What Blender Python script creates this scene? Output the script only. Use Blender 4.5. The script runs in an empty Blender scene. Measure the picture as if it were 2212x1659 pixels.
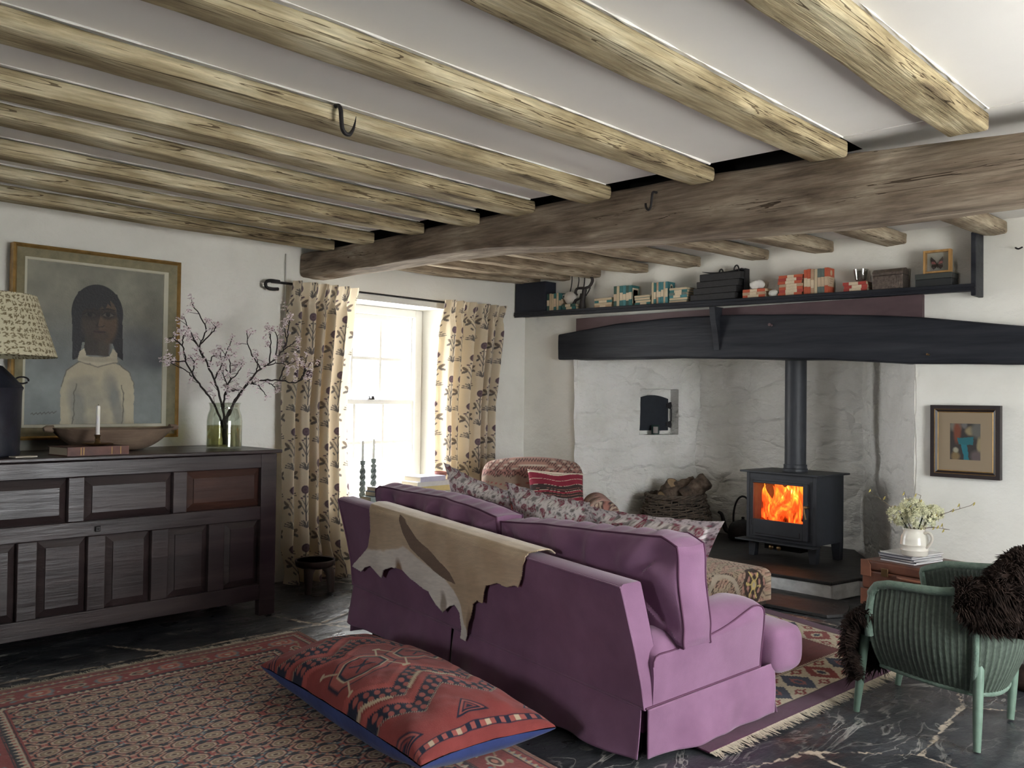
import bpy, math, random
import numpy as np
from mathutils import Vector
random.seed(7)
SC = bpy.context.scene
COL = SC.collection
PI = math.pi

# ------------------------------------------------------------------ noise
def _h(i, j, k, s):
    n = (i * 374761393 + j * 668265263 + k * 2147483647 + s * 974711) & 0xFFFFFFFF
    n = ((n ^ (n >> 13)) * 1274126177) & 0xFFFFFFFF
    n = (n ^ (n >> 16)) & 0xFFFF
    return n / 65535.0
def vnoise(p, seed=0):
    p = np.asarray(p, float); i = np.floor(p).astype(np.int64); f = p - i; f = f * f * (3 - 2 * f)
    r = 0
    for dx in (0, 1):
        wx = f[..., 0] if dx else 1 - f[..., 0]
        for dy in (0, 1):
            wy = f[..., 1] if dy else 1 - f[..., 1]
            for dz in (0, 1):
                wz = f[..., 2] if dz else 1 - f[..., 2]
                r = r + wx * wy * wz * _h(i[..., 0] + dx, i[..., 1] + dy, i[..., 2] + dz, seed)
    return r - .5
def fbm(p, seed=0, oct=3):
    p = np.asarray(p, float); r = 0; a = 1.
    for o in range(oct):
        r = r + a * vnoise(p * (2 ** o), seed + o * 17); a *= .5
    return r
def sst(a, b, x):
    t = np.clip((x - a) / (b - a), 0, 1); return t * t * (3 - 2 * t)

# ------------------------------------------------------------------ materials
def _lk(nt, a, b): nt.links.new(a, b)
def mk(name, col=(.5, .5, .5), rough=.7, ramp=None, ns=(6, 6, 6), det=5., dist=0., bump=0., bs=None, attr=False, metal=0.,
       var=0., vs=3., spec=.5, sheen=0., emit=None, es=0., trans=0., ior=1.45, ridge=None, vor=None, rvar=0., coat=0., bd=.01, sss=0., crack=None):
    m = bpy.data.materials.new(name); m.use_nodes = True; nt = m.node_tree; b = nt.nodes['Principled BSDF']
    def nd(t, **k):
        n = nt.nodes.new(t)
        for a, v in k.items(): setattr(n, a, v)
        return n
    tc = nd('ShaderNodeTexCoord')
    def noise(scale, detail, distort=0., rg=.55):
        mp = nd('ShaderNodeMapping'); mp.inputs['Scale'].default_value = scale; _lk(nt, tc.outputs['Object'], mp.inputs['Vector'])
        n = nd('ShaderNodeTexNoise'); n.inputs['Scale'].default_value = 1.; n.inputs['Detail'].default_value = detail
        n.inputs['Distortion'].default_value = distort; n.inputs['Roughness'].default_value = rg
        _lk(nt, mp.outputs[0], n.inputs['Vector']); return n
    def mix(bl, f, a, bb):
        x = nd('ShaderNodeMix', data_type='RGBA', blend_type=bl)
        for s, v in ((0, f), (6, a), (7, bb)):
            if hasattr(v, 'links') or hasattr(v, 'is_linked'): _lk(nt, v, x.inputs[s])
            else: x.inputs[s].default_value = v if s == 0 else (*v[:3], 1)
        return x.outputs[2]
    c = None
    if ramp:
        n = noise(ns, det, dist); r = nd('ShaderNodeValToRGB'); e = r.color_ramp.elements
        while len(e) < len(ramp): e.new(.5)
        for q, (p, cc) in zip(e, ramp): q.position = p; q.color = (*cc, 1)
        _lk(nt, n.outputs['Fac'], r.inputs[0]); c = r.outputs[0]
    if attr:
        a = nd('ShaderNodeVertexColor', layer_name='Col'); c = a.outputs['Color'] if c is None else mix('MULTIPLY', 1., a.outputs['Color'], c)
    if c is None:
        if var == 0: b.inputs['Base Color'].default_value = (*col, 1)
    if var > 0:
        n = noise((vs,) * 3 if not isinstance(vs, tuple) else vs, 4.)
        r = nd('ShaderNodeValToRGB'); r.color_ramp.elements[0].position = .25; r.color_ramp.elements[1].position = .75
        k0, k1 = 1 - var, 1 + var; r.color_ramp.elements[0].color = (k0, k0, k0, 1); r.color_ramp.elements[1].color = (k1, k1, k1, 1)
        _lk(nt, n.outputs['Fac'], r.inputs[0]); c = mix('MULTIPLY', 1., r.outputs[0], c if c is not None else col)
    if crack:
        n = noise(crack[0], 3., .6); k1 = nd('ShaderNodeMath', operation='SUBTRACT'); _lk(nt, n.outputs['Fac'], k1.inputs[0]); k1.inputs[1].default_value = .5
        k2 = nd('ShaderNodeMath', operation='ABSOLUTE'); _lk(nt, k1.outputs[0], k2.inputs[0]); m3 = noise(crack[3], 2.); k3 = nd('ShaderNodeMapRange'); k3.inputs[1].default_value = .48; k3.inputs[2].default_value = .62; k3.inputs[3].default_value = 0.; k3.inputs[4].default_value = crack[1]; _lk(nt, m3.outputs['Fac'], k3.inputs[0])
        k4 = nd('ShaderNodeMath', operation='LESS_THAN'); _lk(nt, k2.outputs[0], k4.inputs[0]); _lk(nt, k3.outputs[0], k4.inputs[1]); k5 = nd('ShaderNodeMath', operation='MULTIPLY'); _lk(nt, k4.outputs[0], k5.inputs[0]); k5.inputs[1].default_value = crack[2]
        c = mix('MULTIPLY', k5.outputs[0], c, (.16, .13, .11))
    if c is not None: _lk(nt, c, b.inputs['Base Color'])
    b.inputs['Roughness'].default_value = rough; b.inputs['Metallic'].default_value = metal
    b.inputs['Specular IOR Level'].default_value = spec; b.inputs['IOR'].default_value = ior
    b.inputs['Transmission Weight'].default_value = trans
    if sheen: b.inputs['Sheen Weight'].default_value = sheen; b.inputs['Sheen Roughness'].default_value = .5
    if coat: b.inputs['Coat Weight'].default_value = coat; b.inputs['Coat Roughness'].default_value = .2
    if sss: b.inputs['Subsurface Weight'].default_value = sss; b.inputs['Subsurface Radius'].default_value = (.01, .008, .005)
    if emit: b.inputs['Emission Color'].default_value = (*emit, 1); b.inputs['Emission Strength'].default_value = es
    if rvar:
        n = noise((4, 4, 4), 4.); mr = nd('ShaderNodeMapRange'); mr.inputs[3].default_value = rough - rvar; mr.inputs[4].default_value = rough + rvar
        mr.inputs[1].default_value = .3; mr.inputs[2].default_value = .7
        _lk(nt, n.outputs['Fac'], mr.inputs[0]); _lk(nt, mr.outputs[0], b.inputs['Roughness'])
    h = None
    if bump:
        n = noise(bs or ns, 6., 0., .6); h = n.outputs['Fac']
    if vor:
        mp = nd('ShaderNodeMapping'); mp.inputs['Scale'].default_value = vor[0]; _lk(nt, tc.outputs['Object'], mp.inputs['Vector'])
        n2 = noise((5, 5, 5), 2.); va = nd('ShaderNodeVectorMath', operation='MULTIPLY_ADD'); _lk(nt, n2.outputs['Color'], va.inputs[0])
        va.inputs[1].default_value = (.6, .6, .6); _lk(nt, mp.outputs[0], va.inputs[2])
        v = nd('ShaderNodeTexVoronoi', feature='DISTANCE_TO_EDGE'); v.inputs['Scale'].default_value = 1.; _lk(nt, va.outputs[0], v.inputs['Vector'])
        mr = nd('ShaderNodeMapRange'); mr.inputs[2].default_value = .12; mr.inputs[4].default_value = vor[1]; _lk(nt, v.outputs['Distance'], mr.inputs[0])
        ad = nd('ShaderNodeMath', operation='ADD'); _lk(nt, mr.outputs[0], ad.inputs[0])
        if h is not None: _lk(nt, h, ad.inputs[1])
        h = ad.outputs[0]
    if ridge:   # (axis, frequency, amount): woven ribs
        sx = nd('ShaderNodeSeparateXYZ'); _lk(nt, tc.outputs[ridge[3] if len(ridge) > 3 else 'Object'], sx.inputs[0])
        mu = nd('ShaderNodeMath', operation='MULTIPLY'); _lk(nt, sx.outputs[ridge[0]], mu.inputs[0]); mu.inputs[1].default_value = ridge[1]
        si = nd('ShaderNodeMath', operation='SINE'); _lk(nt, mu.outputs[0], si.inputs[0])
        m2 = nd('ShaderNodeMath', operation='MULTIPLY_ADD'); _lk(nt, si.outputs[0], m2.inputs[0]); m2.inputs[1].default_value = ridge[2]
        if h is not None: _lk(nt, h, m2.inputs[2])
        h = m2.outputs[0]
    if h is not None:
        bp = nd('ShaderNodeBump'); bp.inputs['Strength'].default_value = bump or .5; bp.inputs['Distance'].default_value = bd
        _lk(nt, h, bp.inputs['Height']); _lk(nt, bp.outputs[0], b.inputs['Normal'])
    return m
def thin_glass(name, tint=(1, 1, 1), refl=.07):
    m = bpy.data.materials.new(name); m.use_nodes = True; nt = m.node_tree; nt.nodes.clear()
    o = nt.nodes.new('ShaderNodeOutputMaterial'); mx = nt.nodes.new('ShaderNodeMixShader'); t = nt.nodes.new('ShaderNodeBsdfTransparent')
    g = nt.nodes.new('ShaderNodeBsdfGlossy'); g.inputs['Roughness'].default_value = .02; t.inputs['Color'].default_value = (*tint, 1)
    lw = nt.nodes.new('ShaderNodeLayerWeight'); lw.inputs[0].default_value = .25
    ma = nt.nodes.new('ShaderNodeMath'); ma.operation = 'MULTIPLY_ADD'; ma.inputs[1].default_value = .5; ma.inputs[2].default_value = refl
    _lk(nt, lw.outputs['Facing'], ma.inputs[0]); _lk(nt, ma.outputs[0], mx.inputs[0])
    _lk(nt, t.outputs[0], mx.inputs[1]); _lk(nt, g.outputs[0], mx.inputs[2]); _lk(nt, mx.outputs[0], o.inputs[0]); return m
_MC = {}
def flat(c, rough=.6, var=.08, **k):
    key = (tuple(round(x, 3) for x in c), rough, var, tuple(sorted(k.items())))
    if key not in _MC: _MC[key] = mk('m_%d' % len(_MC), c, rough, var=var, vs=25., **k)
    return _MC[key]

# ------------------------------------------------------------------ objects
def wloc(o):
    v = Vector((0, 0, 0))
    while o is not None: v = v + o.location; o = o.parent
    return np.array(v)
def tagd(o, label=None, cat=None, group=None, kind=None):
    if label: o['label'] = label
    if cat: o['category'] = cat
    if group: o['group'] = group
    if kind: o['kind'] = kind
    return o
def thing(name, label, cat, loc, group=None):
    o = bpy.data.objects.new(name, None); COL.objects.link(o); o.location = loc; o.empty_display_size = .1
    return tagd(o, label, cat, group)
def S(o): o['kind'] = 'structure'; return o
def unit(a):
    a = np.asarray(a, float); return a / max(np.linalg.norm(a), 1e-9)
class MB:
    def __init__(s): s.v = []; s.f = []; s.m = []; s.n = 0; s.c = []
    def add(s, V, F, m=0, c=None):
        V = np.asarray(V, float).reshape(-1, 3); s.v.append(V); k = s.n
        for q in F: s.f.append([a + k for a in q])
        s.m += [m] * len(F) if isinstance(m, int) else list(m); s.n += len(V)
        s.c.append(np.ones((len(V), 3)) if c is None else np.broadcast_to(np.asarray(c, float), (len(V), 3)))
        return s
    def hexa(s, P, m=0):   # bottom 4 ccw, top 4
        return s.add(P, [(3, 2, 1, 0), (4, 5, 6, 7), (0, 1, 5, 4), (1, 2, 6, 5), (2, 3, 7, 6), (3, 0, 4, 7)], m)
    def box(s, x0, x1, y0, y1, z0, z1, m=0):
        return s.hexa([(x0, y0, z0), (x1, y0, z0), (x1, y1, z0), (x0, y1, z0), (x0, y0, z1), (x1, y0, z1), (x1, y1, z1), (x0, y1, z1)], m)
    def fbox(s, O, A, B, Cc, a, b, c, m=0):  # box in a frame: origin, three axes, (lo,hi) ranges
        O = np.asarray(O, float); A = np.asarray(A, float); B = np.asarray(B, float); Cc = np.asarray(Cc, float)
        P = [O + A * x + B * y + Cc * z for z in c for x, y in ((a[0], b[0]), (a[1], b[0]), (a[1], b[1]), (a[0], b[1]))]
        return s.hexa(P, m)
    def grid(s, P, m=0, cu=False, cv=False, flip=False, c=None):
        P = np.asarray(P, float); a, b = P.shape[:2]; F = []
        for i in range(a if cu else a - 1):
            for j in range(b if cv else b - 1):
                q = (i * b + j, ((i + 1) % a) * b + j, ((i + 1) % a) * b + (j + 1) % b, i * b + (j + 1) % b)
                F.append(q[::-1] if flip else q)
        return s.add(P.reshape(-1, 3), F, m, c)
    def tube(s, pts, r, n=8, m=0, caps=True, flat_=1.):
        pts = np.asarray(pts, float); k = len(pts); r = np.broadcast_to(np.asarray(r, float), (k,))
        T = np.gradient(pts, axis=0); T = T / np.maximum(np.linalg.norm(T, axis=1, keepdims=True), 1e-9)
        up = np.array([0, 0, 1.]) if abs(T[0][2]) < .9 else np.array([1., 0, 0]); R = []
        for i in range(k):
            u = unit(up - T[i] * (up @ T[i])); w = np.cross(T[i], u); up = u
            a = np.arange(n) * 2 * PI / n
            R.append(pts[i] + r[i] * (np.outer(np.cos(a), w) + flat_ * np.outer(np.sin(a), u)))
        s.grid(np.array(R), m, cv=True)
        if caps:
            b = s.n - k * n; s.f.append([b + i for i in range(n)][::-1]); s.f.append([b + (k - 1) * n + i for i in range(n)]); s.m += [m, m]
        return s
    def lathe(s, prof, c=(0, 0, 0), n=28, m=0, ax=None, sx=1., sy=1.):
        a = np.arange(n) * 2 * PI / n; R = []
        for r, z in prof:
            R.append(np.stack([r * np.cos(a) * sx, r * np.sin(a) * sy, np.full(n, z)], 1))
        R = np.array(R)
        if ax is not None:
            w = unit(ax); u = unit(np.cross(w, (0, 0, 1.) if abs(w[2]) < .9 else (1., 0, 0))); v = np.cross(w, u)
            R = R[..., :1] * u + R[..., 1:2] * v + R[..., 2:] * w
        s.grid(R + np.asarray(c, float), m, cv=True, flip=True); b = s.n - len(prof) * n
        if prof[0][0] > 1e-6: s.f.append([b + i for i in range(n)][::-1]); s.m.append(m)
        if prof[-1][0] > 1e-6: s.f.append([b + (len(prof) - 1) * n + i for i in range(n)]); s.m.append(m)
        return s
    def ell(s, c, r, nu=10, nv=16, m=0):
        return s.lathe([(max(math.sin(t), 1e-7), -math.cos(t)) for t in np.linspace(0, PI, nu)], (0, 0, 0), nv, m) if False else \
            s.grid(np.array([[(c[0] + r[0] * math.sin(t) * math.cos(p), c[1] + r[1] * math.sin(t) * math.sin(p), c[2] - r[2] * math.cos(t))
                              for p in np.arange(nv) * 2 * PI / nv] for t in np.linspace(.01, PI - .01, nu)]), m, cv=True, flip=True)
    def prism(s, poly, f, d, m=0):   # poly of 2-D points, f maps (a,b,depth) to a point
        n = len(poly); V = [f(a, b, 0) for a, b in poly] + [f(a, b, d) for a, b in poly]
        F = [tuple(range(n))[::-1], tuple(range(n, 2 * n))] + [(i, (i + 1) % n, n + (i + 1) % n, n + i) for i in range(n)]
        return s.add(V, F, m)
    def build(s, name, mats, parent=None, smooth=False, bevel=0., sub=0, color=False, solid=0., recalc=True, seg=2):
        V = np.concatenate(s.v) if s.v else np.zeros((0, 3))
        if parent is not None: V = V - wloc(parent)
        org = np.zeros(3)
        if parent is None and len(V):
            org = np.array([(V[:, 0].min() + V[:, 0].max()) / 2, (V[:, 1].min() + V[:, 1].max()) / 2, V[:, 2].min()]); V = V - org
        me = bpy.data.meshes.new(name); me.from_pydata(V.tolist(), [], s.f); me.update()
        if recalc:
            import bmesh
            bm = bmesh.new(); bm.from_mesh(me); bmesh.ops.recalc_face_normals(bm, faces=bm.faces); bm.to_mesh(me); bm.free()
        if not isinstance(mats, (list, tuple)): mats = [mats]
        for q in mats: me.materials.append(q)
        me.polygons.foreach_set('material_index', np.array(s.m, dtype=np.int32))
        me.polygons.foreach_set('use_smooth', [bool(smooth)] * len(me.polygons))
        if color:
            at = me.color_attributes.new('Col', 'FLOAT_COLOR', 'POINT'); cc = np.ones((len(V), 4), np.float32); cc[:, :3] = np.concatenate(s.c)
            at.data.foreach_set('color', cc.ravel())
        o = bpy.data.objects.new(name, me); COL.objects.link(o); o.location = org
        if parent is not None: o.parent = parent
        if solid: q = o.modifiers.new('s', 'SOLIDIFY'); q.thickness = solid; q.offset = 0
        if bevel: q = o.modifiers.new('b', 'BEVEL'); q.width = bevel; q.segments = seg; q.limit_method = 'ANGLE'
        if sub: q = o.modifiers.new('u', 'SUBSURF'); q.levels = sub; q.render_levels = sub
        if smooth and smooth != 'all':
            try: me.set_sharp_from_angle(angle=math.radians(50))
            except Exception: pass
        return o
def dup(o, loc=None):
    r = o.copy(); COL.objects.link(r)
    if loc is not None: r.location = loc
    for ch in [q for q in o.children]:
        c = dup(ch); c.parent = r
    return r
# painter: colours on a field of points
class Paint:
    def __init__(s, X, Y, base):
        s.X = np.asarray(X, float); s.Y = np.asarray(Y, float); s.c = np.empty(s.X.shape + (3,)); s.c[:] = base
    def mask(s, m, col, a=1.):
        m = np.clip(m, 0, 1)[..., None] * a; s.c = s.c * (1 - m) + np.asarray(col, float) * m; return s
    def ell(s, x, y, rx, ry, col, rot=0., soft=.15, X=None, Y=None, a=1.):
        X = s.X if X is None else X; Y = s.Y if Y is None else Y
        dx = X - x; dy = Y - y; ca, sa = math.cos(rot), math.sin(rot)
        d = np.sqrt(((dx * ca + dy * sa) / rx) ** 2 + ((-dx * sa + dy * ca) / ry) ** 2)
        return s.mask((1 + soft - d) / soft / 1., col, a)
    def seg(s, x0, y0, x1, y1, w, col, X=None, Y=None, soft=.0015, a=1.):
        X = s.X if X is None else X; Y = s.Y if Y is None else Y
        dx, dy = x1 - x0, y1 - y0; t = np.clip(((X - x0) * dx + (Y - y0) * dy) / max(dx * dx + dy * dy, 1e-12), 0, 1)
        d = np.hypot(X - x0 - t * dx, Y - y0 - t * dy); return s.mask((w - d) / soft + .5, col, a)
    def line(s, pts, w, col, X=None, Y=None, soft=.0015):
        for p, q in zip(pts[:-1], pts[1:]): s.seg(p[0], p[1], q[0], q[1], w, col, X, Y, soft)
        return s
    def poly(s, pts, col, X=None, Y=None, a=1.):
        X = s.X if X is None else X; Y = s.Y if Y is None else Y
        ins = np.zeros(X.shape, bool); n = len(pts)
        for i in range(n):
            x0, y0 = pts[i]; x1, y1 = pts[(i + 1) % n]
            if y0 == y1: continue
            ins ^= ((y0 > Y) != (y1 > Y)) & (X < (x1 - x0) * (Y - y0) / (y1 - y0) + x0)
        return s.mask(ins * 1., col, a)
def pgrid(name, P, colr, mat, parent=None, solid=0., flip=False, smooth='all', keep=None):
    """dense grid mesh carrying a colour per vertex"""
    P = np.asarray(P, float); a, b = P.shape[:2]; i = np.arange(a * b).reshape(a, b)
    q = np.stack([i[:-1, :-1], i[1:, :-1], i[1:, 1:], i[:-1, 1:]], -1).reshape(-1, 4)
    if flip: q = q[:, ::-1]
    if keep is not None: q = q[np.asarray(keep).reshape(-1)]
    V = P.reshape(-1, 3); Cc = np.asarray(colr, float).reshape(-1, 3)
    us = np.unique(q); rm = np.zeros(len(V), np.int64); rm[us] = np.arange(len(us)); V = V[us]; Cc = Cc[us]; q = rm[q]
    if parent is not None: V = V - wloc(parent); org = np.zeros(3)
    else: org = np.array([(V[:, 0].min() + V[:, 0].max()) / 2, (V[:, 1].min() + V[:, 1].max()) / 2, V[:, 2].min()]); V = V - org
    me = bpy.data.meshes.new(name); me.vertices.add(len(V)); me.vertices.foreach_set('co', V.astype(np.float32).ravel())
    me.loops.add(len(q) * 4); me.loops.foreach_set('vertex_index', q.astype(np.int32).ravel())
    me.polygons.add(len(q)); me.polygons.foreach_set('loop_start', (np.arange(len(q)) * 4).astype(np.int32))
    me.polygons.foreach_set('use_smooth', [bool(smooth)] * len(q)); me.update(calc_edges=True); me.validate()
    at = me.color_attributes.new('Col', 'FLOAT_COLOR', 'POINT'); cc = np.ones((len(V), 4), np.float32); cc[:, :3] = np.clip(Cc, 0, 1); at.data.foreach_set('color', cc.ravel())
    me.materials.append(mat); o = bpy.data.objects.new(name, me); COL.objects.link(o); o.location = org
    if parent is not None: o.parent = parent
    if solid: m = o.modifiers.new('s', 'SOLIDIFY'); m.thickness = solid; m.offset = -1
    return o
def ug(a, b, n): return np.linspace(a, b, n)
def mesh2(u, v): return np.meshgrid(u, v, indexing='ij')
def interp(x, tab):
    t = np.array(tab, float); return np.interp(x, t[:, 0], t[:, 1])
def smooth_path(pts, n=8):
    pts = [np.asarray(p, float) for p in pts]; P = [2 * pts[0] - pts[1]] + pts + [2 * pts[-1] - pts[-2]]; out = []
    for i in range(1, len(P) - 2):
        for t in np.linspace(0, 1, n, endpoint=False):
            a, b, c, d = P[i - 1], P[i], P[i + 1], P[i + 2]
            out.append(.5 * (2 * b + (c - a) * t + (2 * a - 5 * b + 4 * c - d) * t * t + (3 * b - a - 3 * c + d) * t ** 3))
    out.append(pts[-1]); return np.array(out)
# ================================================================== camera, world, light
cam = bpy.data.cameras.new('camera'); co = bpy.data.objects.new('camera', cam); COL.objects.link(co)
yaw, pit, rol = math.radians(43.5), math.radians(1.07), math.radians(.70)
fw = np.array([math.cos(yaw) * math.cos(pit), math.sin(yaw) * math.cos(pit), math.sin(pit)])
rt0 = np.array([math.sin(yaw), -math.cos(yaw), 0.]); up0 = np.cross(rt0, fw)
rt = rt0 * math.cos(rol) + up0 * math.sin(rol); up = np.cross(rt, fw)
from mathutils import Matrix
co.matrix_world = Matrix(((rt[0], up[0], -fw[0], 0), (rt[1], up[1], -fw[1], 0), (rt[2], up[2], -fw[2], 1.35), (0, 0, 0, 1)))
cam.sensor_width = 36; cam.sensor_fit = 'HORIZONTAL'; cam.lens = 36 * 1920 / 2212; cam.clip_start = .02
SC.camera = co
w = bpy.data.worlds.new('overcast'); SC.world = w; w.use_nodes = True; nt = w.node_tree
bg = nt.nodes['Background']; tcw = nt.nodes.new('ShaderNodeTexCoord'); sx = nt.nodes.new('ShaderNodeSeparateXYZ'); rp = nt.nodes.new('ShaderNodeValToRGB')
nt.links.new(tcw.outputs['Generated'], sx.inputs[0]); nt.links.new(sx.outputs['Z'], rp.inputs[0])
e = rp.color_ramp.elements; e[0].position = 0.; e[0].color = (.75, .74, .70, 1); e[1].position = .12; e[1].color = (.95, .98, 1.0, 1)
q = e.new(1.); q.color = (1.0, 1.0, 1.0, 1)
mr = nt.nodes.new('ShaderNodeMapRange'); mr.inputs[1].default_value = -.15; mr.inputs[2].default_value = 1.
nt.links.new(sx.outputs['Z'], mr.inputs[0]); nt.links.new(mr.outputs[0], rp.inputs[0])
nt.links.new(rp.outputs[0], bg.inputs[0]); bg.inputs[1].default_value = 14.
def portal(name, loc, rot, sx_, sy_):
    l = bpy.data.lights.new(name, 'AREA'); l.shape = 'RECTANGLE'; l.size = sx_; l.size_y = sy_; l.cycles.is_portal = True
    o = bpy.data.objects.new(name, l); COL.objects.link(o); o.location = loc; o.rotation_euler = rot
vs_ = SC.view_settings; vs_.view_transform = 'Standard'; vs_.look = 'None'; vs_.gamma = 1.; vs_.use_curve_mapping = False; vs_.exposure = 1.15
cy = SC.cycles; cy.use_denoising = True; cy.max_bounces = 8; cy.diffuse_bounces = 5; cy.glossy_bounces = 3; cy.transmission_bounces = 6; cy.transparent_max_bounces = 16
cy.caustics_reflective = False; cy.caustics_refractive = False; cy.sample_clamp_indirect = 8.

# ================================================================== materials of the room
M_wall = mk('limewash', rough=.92, ramp=[(.2, (.62, .61, .56)), (.5, (.74, .73, .68)), (.8, (.78, .77, .73))], ns=(1.6, 1.6, 1.6), bump=.45, bs=(9, 9, 11), spec=.2, bd=.02)
M_stone = mk('limewashed_rubble', rough=.92, ramp=[(.2, (.68, .67, .62)), (.5, (.80, .79, .75)), (.8, (.86, .85, .82))], ns=(3, 3, 3), bump=.8, bs=(7, 7, 16), spec=.2, vor=((2.4, 2.4, 5.2), .35), bd=.05)
M_ceil = mk('ceiling_plaster', rough=.95, ramp=[(.3, (.80, .785, .765)), (.7, (.86, .845, .82))], ns=(1.2, 1.2, 1.2), bump=.15, bs=(5, 9, 5), spec=.15)
def woodmat(name, cols, ax=0, rough=.88, s=1.):
    sc = [9., 9., 9.]; sc[ax] = 2.0; sb = [70., 70., 70.]; sb[ax] = 3.; sk = [30., 30., 30.]; sk[ax] = .8; sf = [80., 80., 80.]; sf[ax] = 5.
    return mk(name, rough=rough, ramp=cols, ns=tuple(sc), det=9., dist=.35, bump=.7, bs=tuple(sb), spec=.2, bd=.014, var=.34, vs=tuple(sf), crack=(tuple(sk), .014, .85, tuple(x * .3 for x in sk)))
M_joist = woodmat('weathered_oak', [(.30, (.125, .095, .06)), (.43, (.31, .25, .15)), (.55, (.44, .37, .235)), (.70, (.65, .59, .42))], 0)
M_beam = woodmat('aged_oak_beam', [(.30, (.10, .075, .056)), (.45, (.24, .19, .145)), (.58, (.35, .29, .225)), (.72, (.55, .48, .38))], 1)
M_joist2 = woodmat('shaded_oak', [(.30, (.09, .065, .048)), (.45, (.22, .17, .12)), (.58, (.33, .27, .195)), (.74, (.52, .45, .34))], 0)  # darker copy of the joist oak, shade put into its colours
M_black = mk('black_painted_oak', rough=.5, ramp=[(.3, (.012, .013, .018)), (.7, (.035, .038, .046))], ns=(6, 1.2, 14), bump=.35, bs=(20, 3, 60), spec=.22)
M_plum = mk('plum_brown_board', rough=.6, ramp=[(.3, (.06, .035, .04)), (.7, (.11, .07, .075))], ns=(6, 2, 6), bump=.2)
M_white = mk('white_gloss_paint', (.80, .80, .77), .45, var=.04, vs=4.)
M_void = mk('dark_void', (.012, .011, .010), .95)
M_iron = mk('wrought_iron', (.03, .028, .03), .55, var=.3, vs=30., bump=.3, bs=(80, 80, 80), metal=.6)
M_glass = thin_glass('window_glass')

# ================================================================== room shell
YW, XF, ZC = 5.75, 6.23, 2.488
XB, YR = -2.2, -1.3            # walls behind and to the right of the camera
def wnoise(P, amp=.014, seed=3):
    return amp * fbm(P * np.array([2.2, 2.2, 2.2]), seed, 4) + amp * .35 * fbm(P * 9., seed + 5, 2)
def wallpatch(mb, O, A, B, a, b, nrm, step=.05, amp=.014, seed=3, m=0):
    na = max(2, int(abs(a[1] - a[0]) / step) + 1); nb = max(2, int(abs(b[1] - b[0]) / step) + 1)
    U, V = mesh2(ug(a[0], a[1], na), ug(b[0], b[1], nb)); O, A, B, nrm = [np.asarray(x, float) for x in (O, A, B, nrm)]
    P = O + U[..., None] * A + V[..., None] * B; d = wnoise(P, amp, seed)[..., None]
    mb.grid(P + nrm * d, m)
# left (window) wall, with the splayed window opening
WX0, WX1, WZ0, WZ1 = 4.02, 5.14, .56, 2.13        # opening at the sash
RX0, RX1, RZ1 = 3.93, 5.22, 2.14                  # opening at the room face
mb = MB(); kw = dict(nrm=(0, -1, 0))
O, A, B = (0, YW, 0), (1, 0, 0), (0, 0, 1)
wallpatch(mb, O, A, B, (XB, RX0), (-.02, 2.75), **kw); wallpatch(mb, O, A, B, (RX1, XF + .1), (-.02, 2.75), **kw)
wallpatch(mb, O, A, B, (RX0, RX1), (RZ1, 2.75), **kw); wallpatch(mb, O, A, B, (RX0, RX1), (-.02, WZ0), **kw)
def quadgrid(mb, p00, p10, p11, p01, n=8, m=0):
    p00, p10, p11, p01 = [np.asarray(p, float) for p in (p00, p10, p11, p01)]
    U, V = mesh2(ug(0, 1, n), ug(0, 1, n)); U = U[..., None]; V = V[..., None]
    mb.grid((1 - U) * (1 - V) * p00 + U * (1 - V) * p10 + U * V * p11 + (1 - U) * V * p01, m)
YS = 6.02
quadgrid(mb, (RX0, YW, WZ0), (WX0, YS, WZ0), (WX0, YS, WZ1), (RX0, YW, RZ1)); quadgrid(mb, (RX1, YW, WZ0), (WX1, YS, WZ0), (WX1, YS, WZ1), (RX1, YW, RZ1))
quadgrid(mb, (RX0, YW, RZ1), (RX1, YW, RZ1), (WX1, YS, WZ1), (WX0, YS, WZ1)); quadgrid(mb, (RX0, YW, WZ0), (RX1, YW, WZ0), (WX1, YS, WZ0), (WX0, YS, WZ0))
for b_ in ((XB, 3.925, -.1, 2.8), (5.235, XF + .4, -.1, 2.8), (3.9, 5.25, 2.165, 2.8), (3.9, 5.25, -.1, .53)): mb.box(b_[0], b_[1], 5.80, 5.86, b_[2], b_[3])  # unseen slabs added behind the wall patches to stop light leaks
S(mb.build('wall_left', M_wall, smooth=True))
# back (fireplace) wall around the inglenook
GY0, GY1, GZ, GYB = 2.16, 5.10, 1.82, 3.02
JL = np.array([XF, GY1, 0.]); JB = np.array([7.5, 4.61, 0.])
mb = MB(); O, A, B = (XF, 0, 0), (0, 1, 0), (0, 0, 1); kw = dict(nrm=(-1, 0, 0), amp=.02)
wallpatch(mb, O, A, B, (YR, GY0), (-.02, 2.75), **kw); wallpatch(mb, O, A, B, (GY1, YW + .1), (-.02, 2.75), **kw); wallpatch(mb, O, A, B, (GY0, GY1), (GZ, 2.75), **kw)
mb.box(6.28, 6.31, YR, YW + .3, 2.06, 2.8); mb.box(6.28, 6.31, YR, GY0 - .1, -.1, 2.06); mb.box(6.28, 6.31, GY1 + .14, YW + .3, -.1, 2.06)  # unseen backing added so no daylight leaks through the seams
S(mb.build('wall_back', M_wall, smooth=True))
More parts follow.
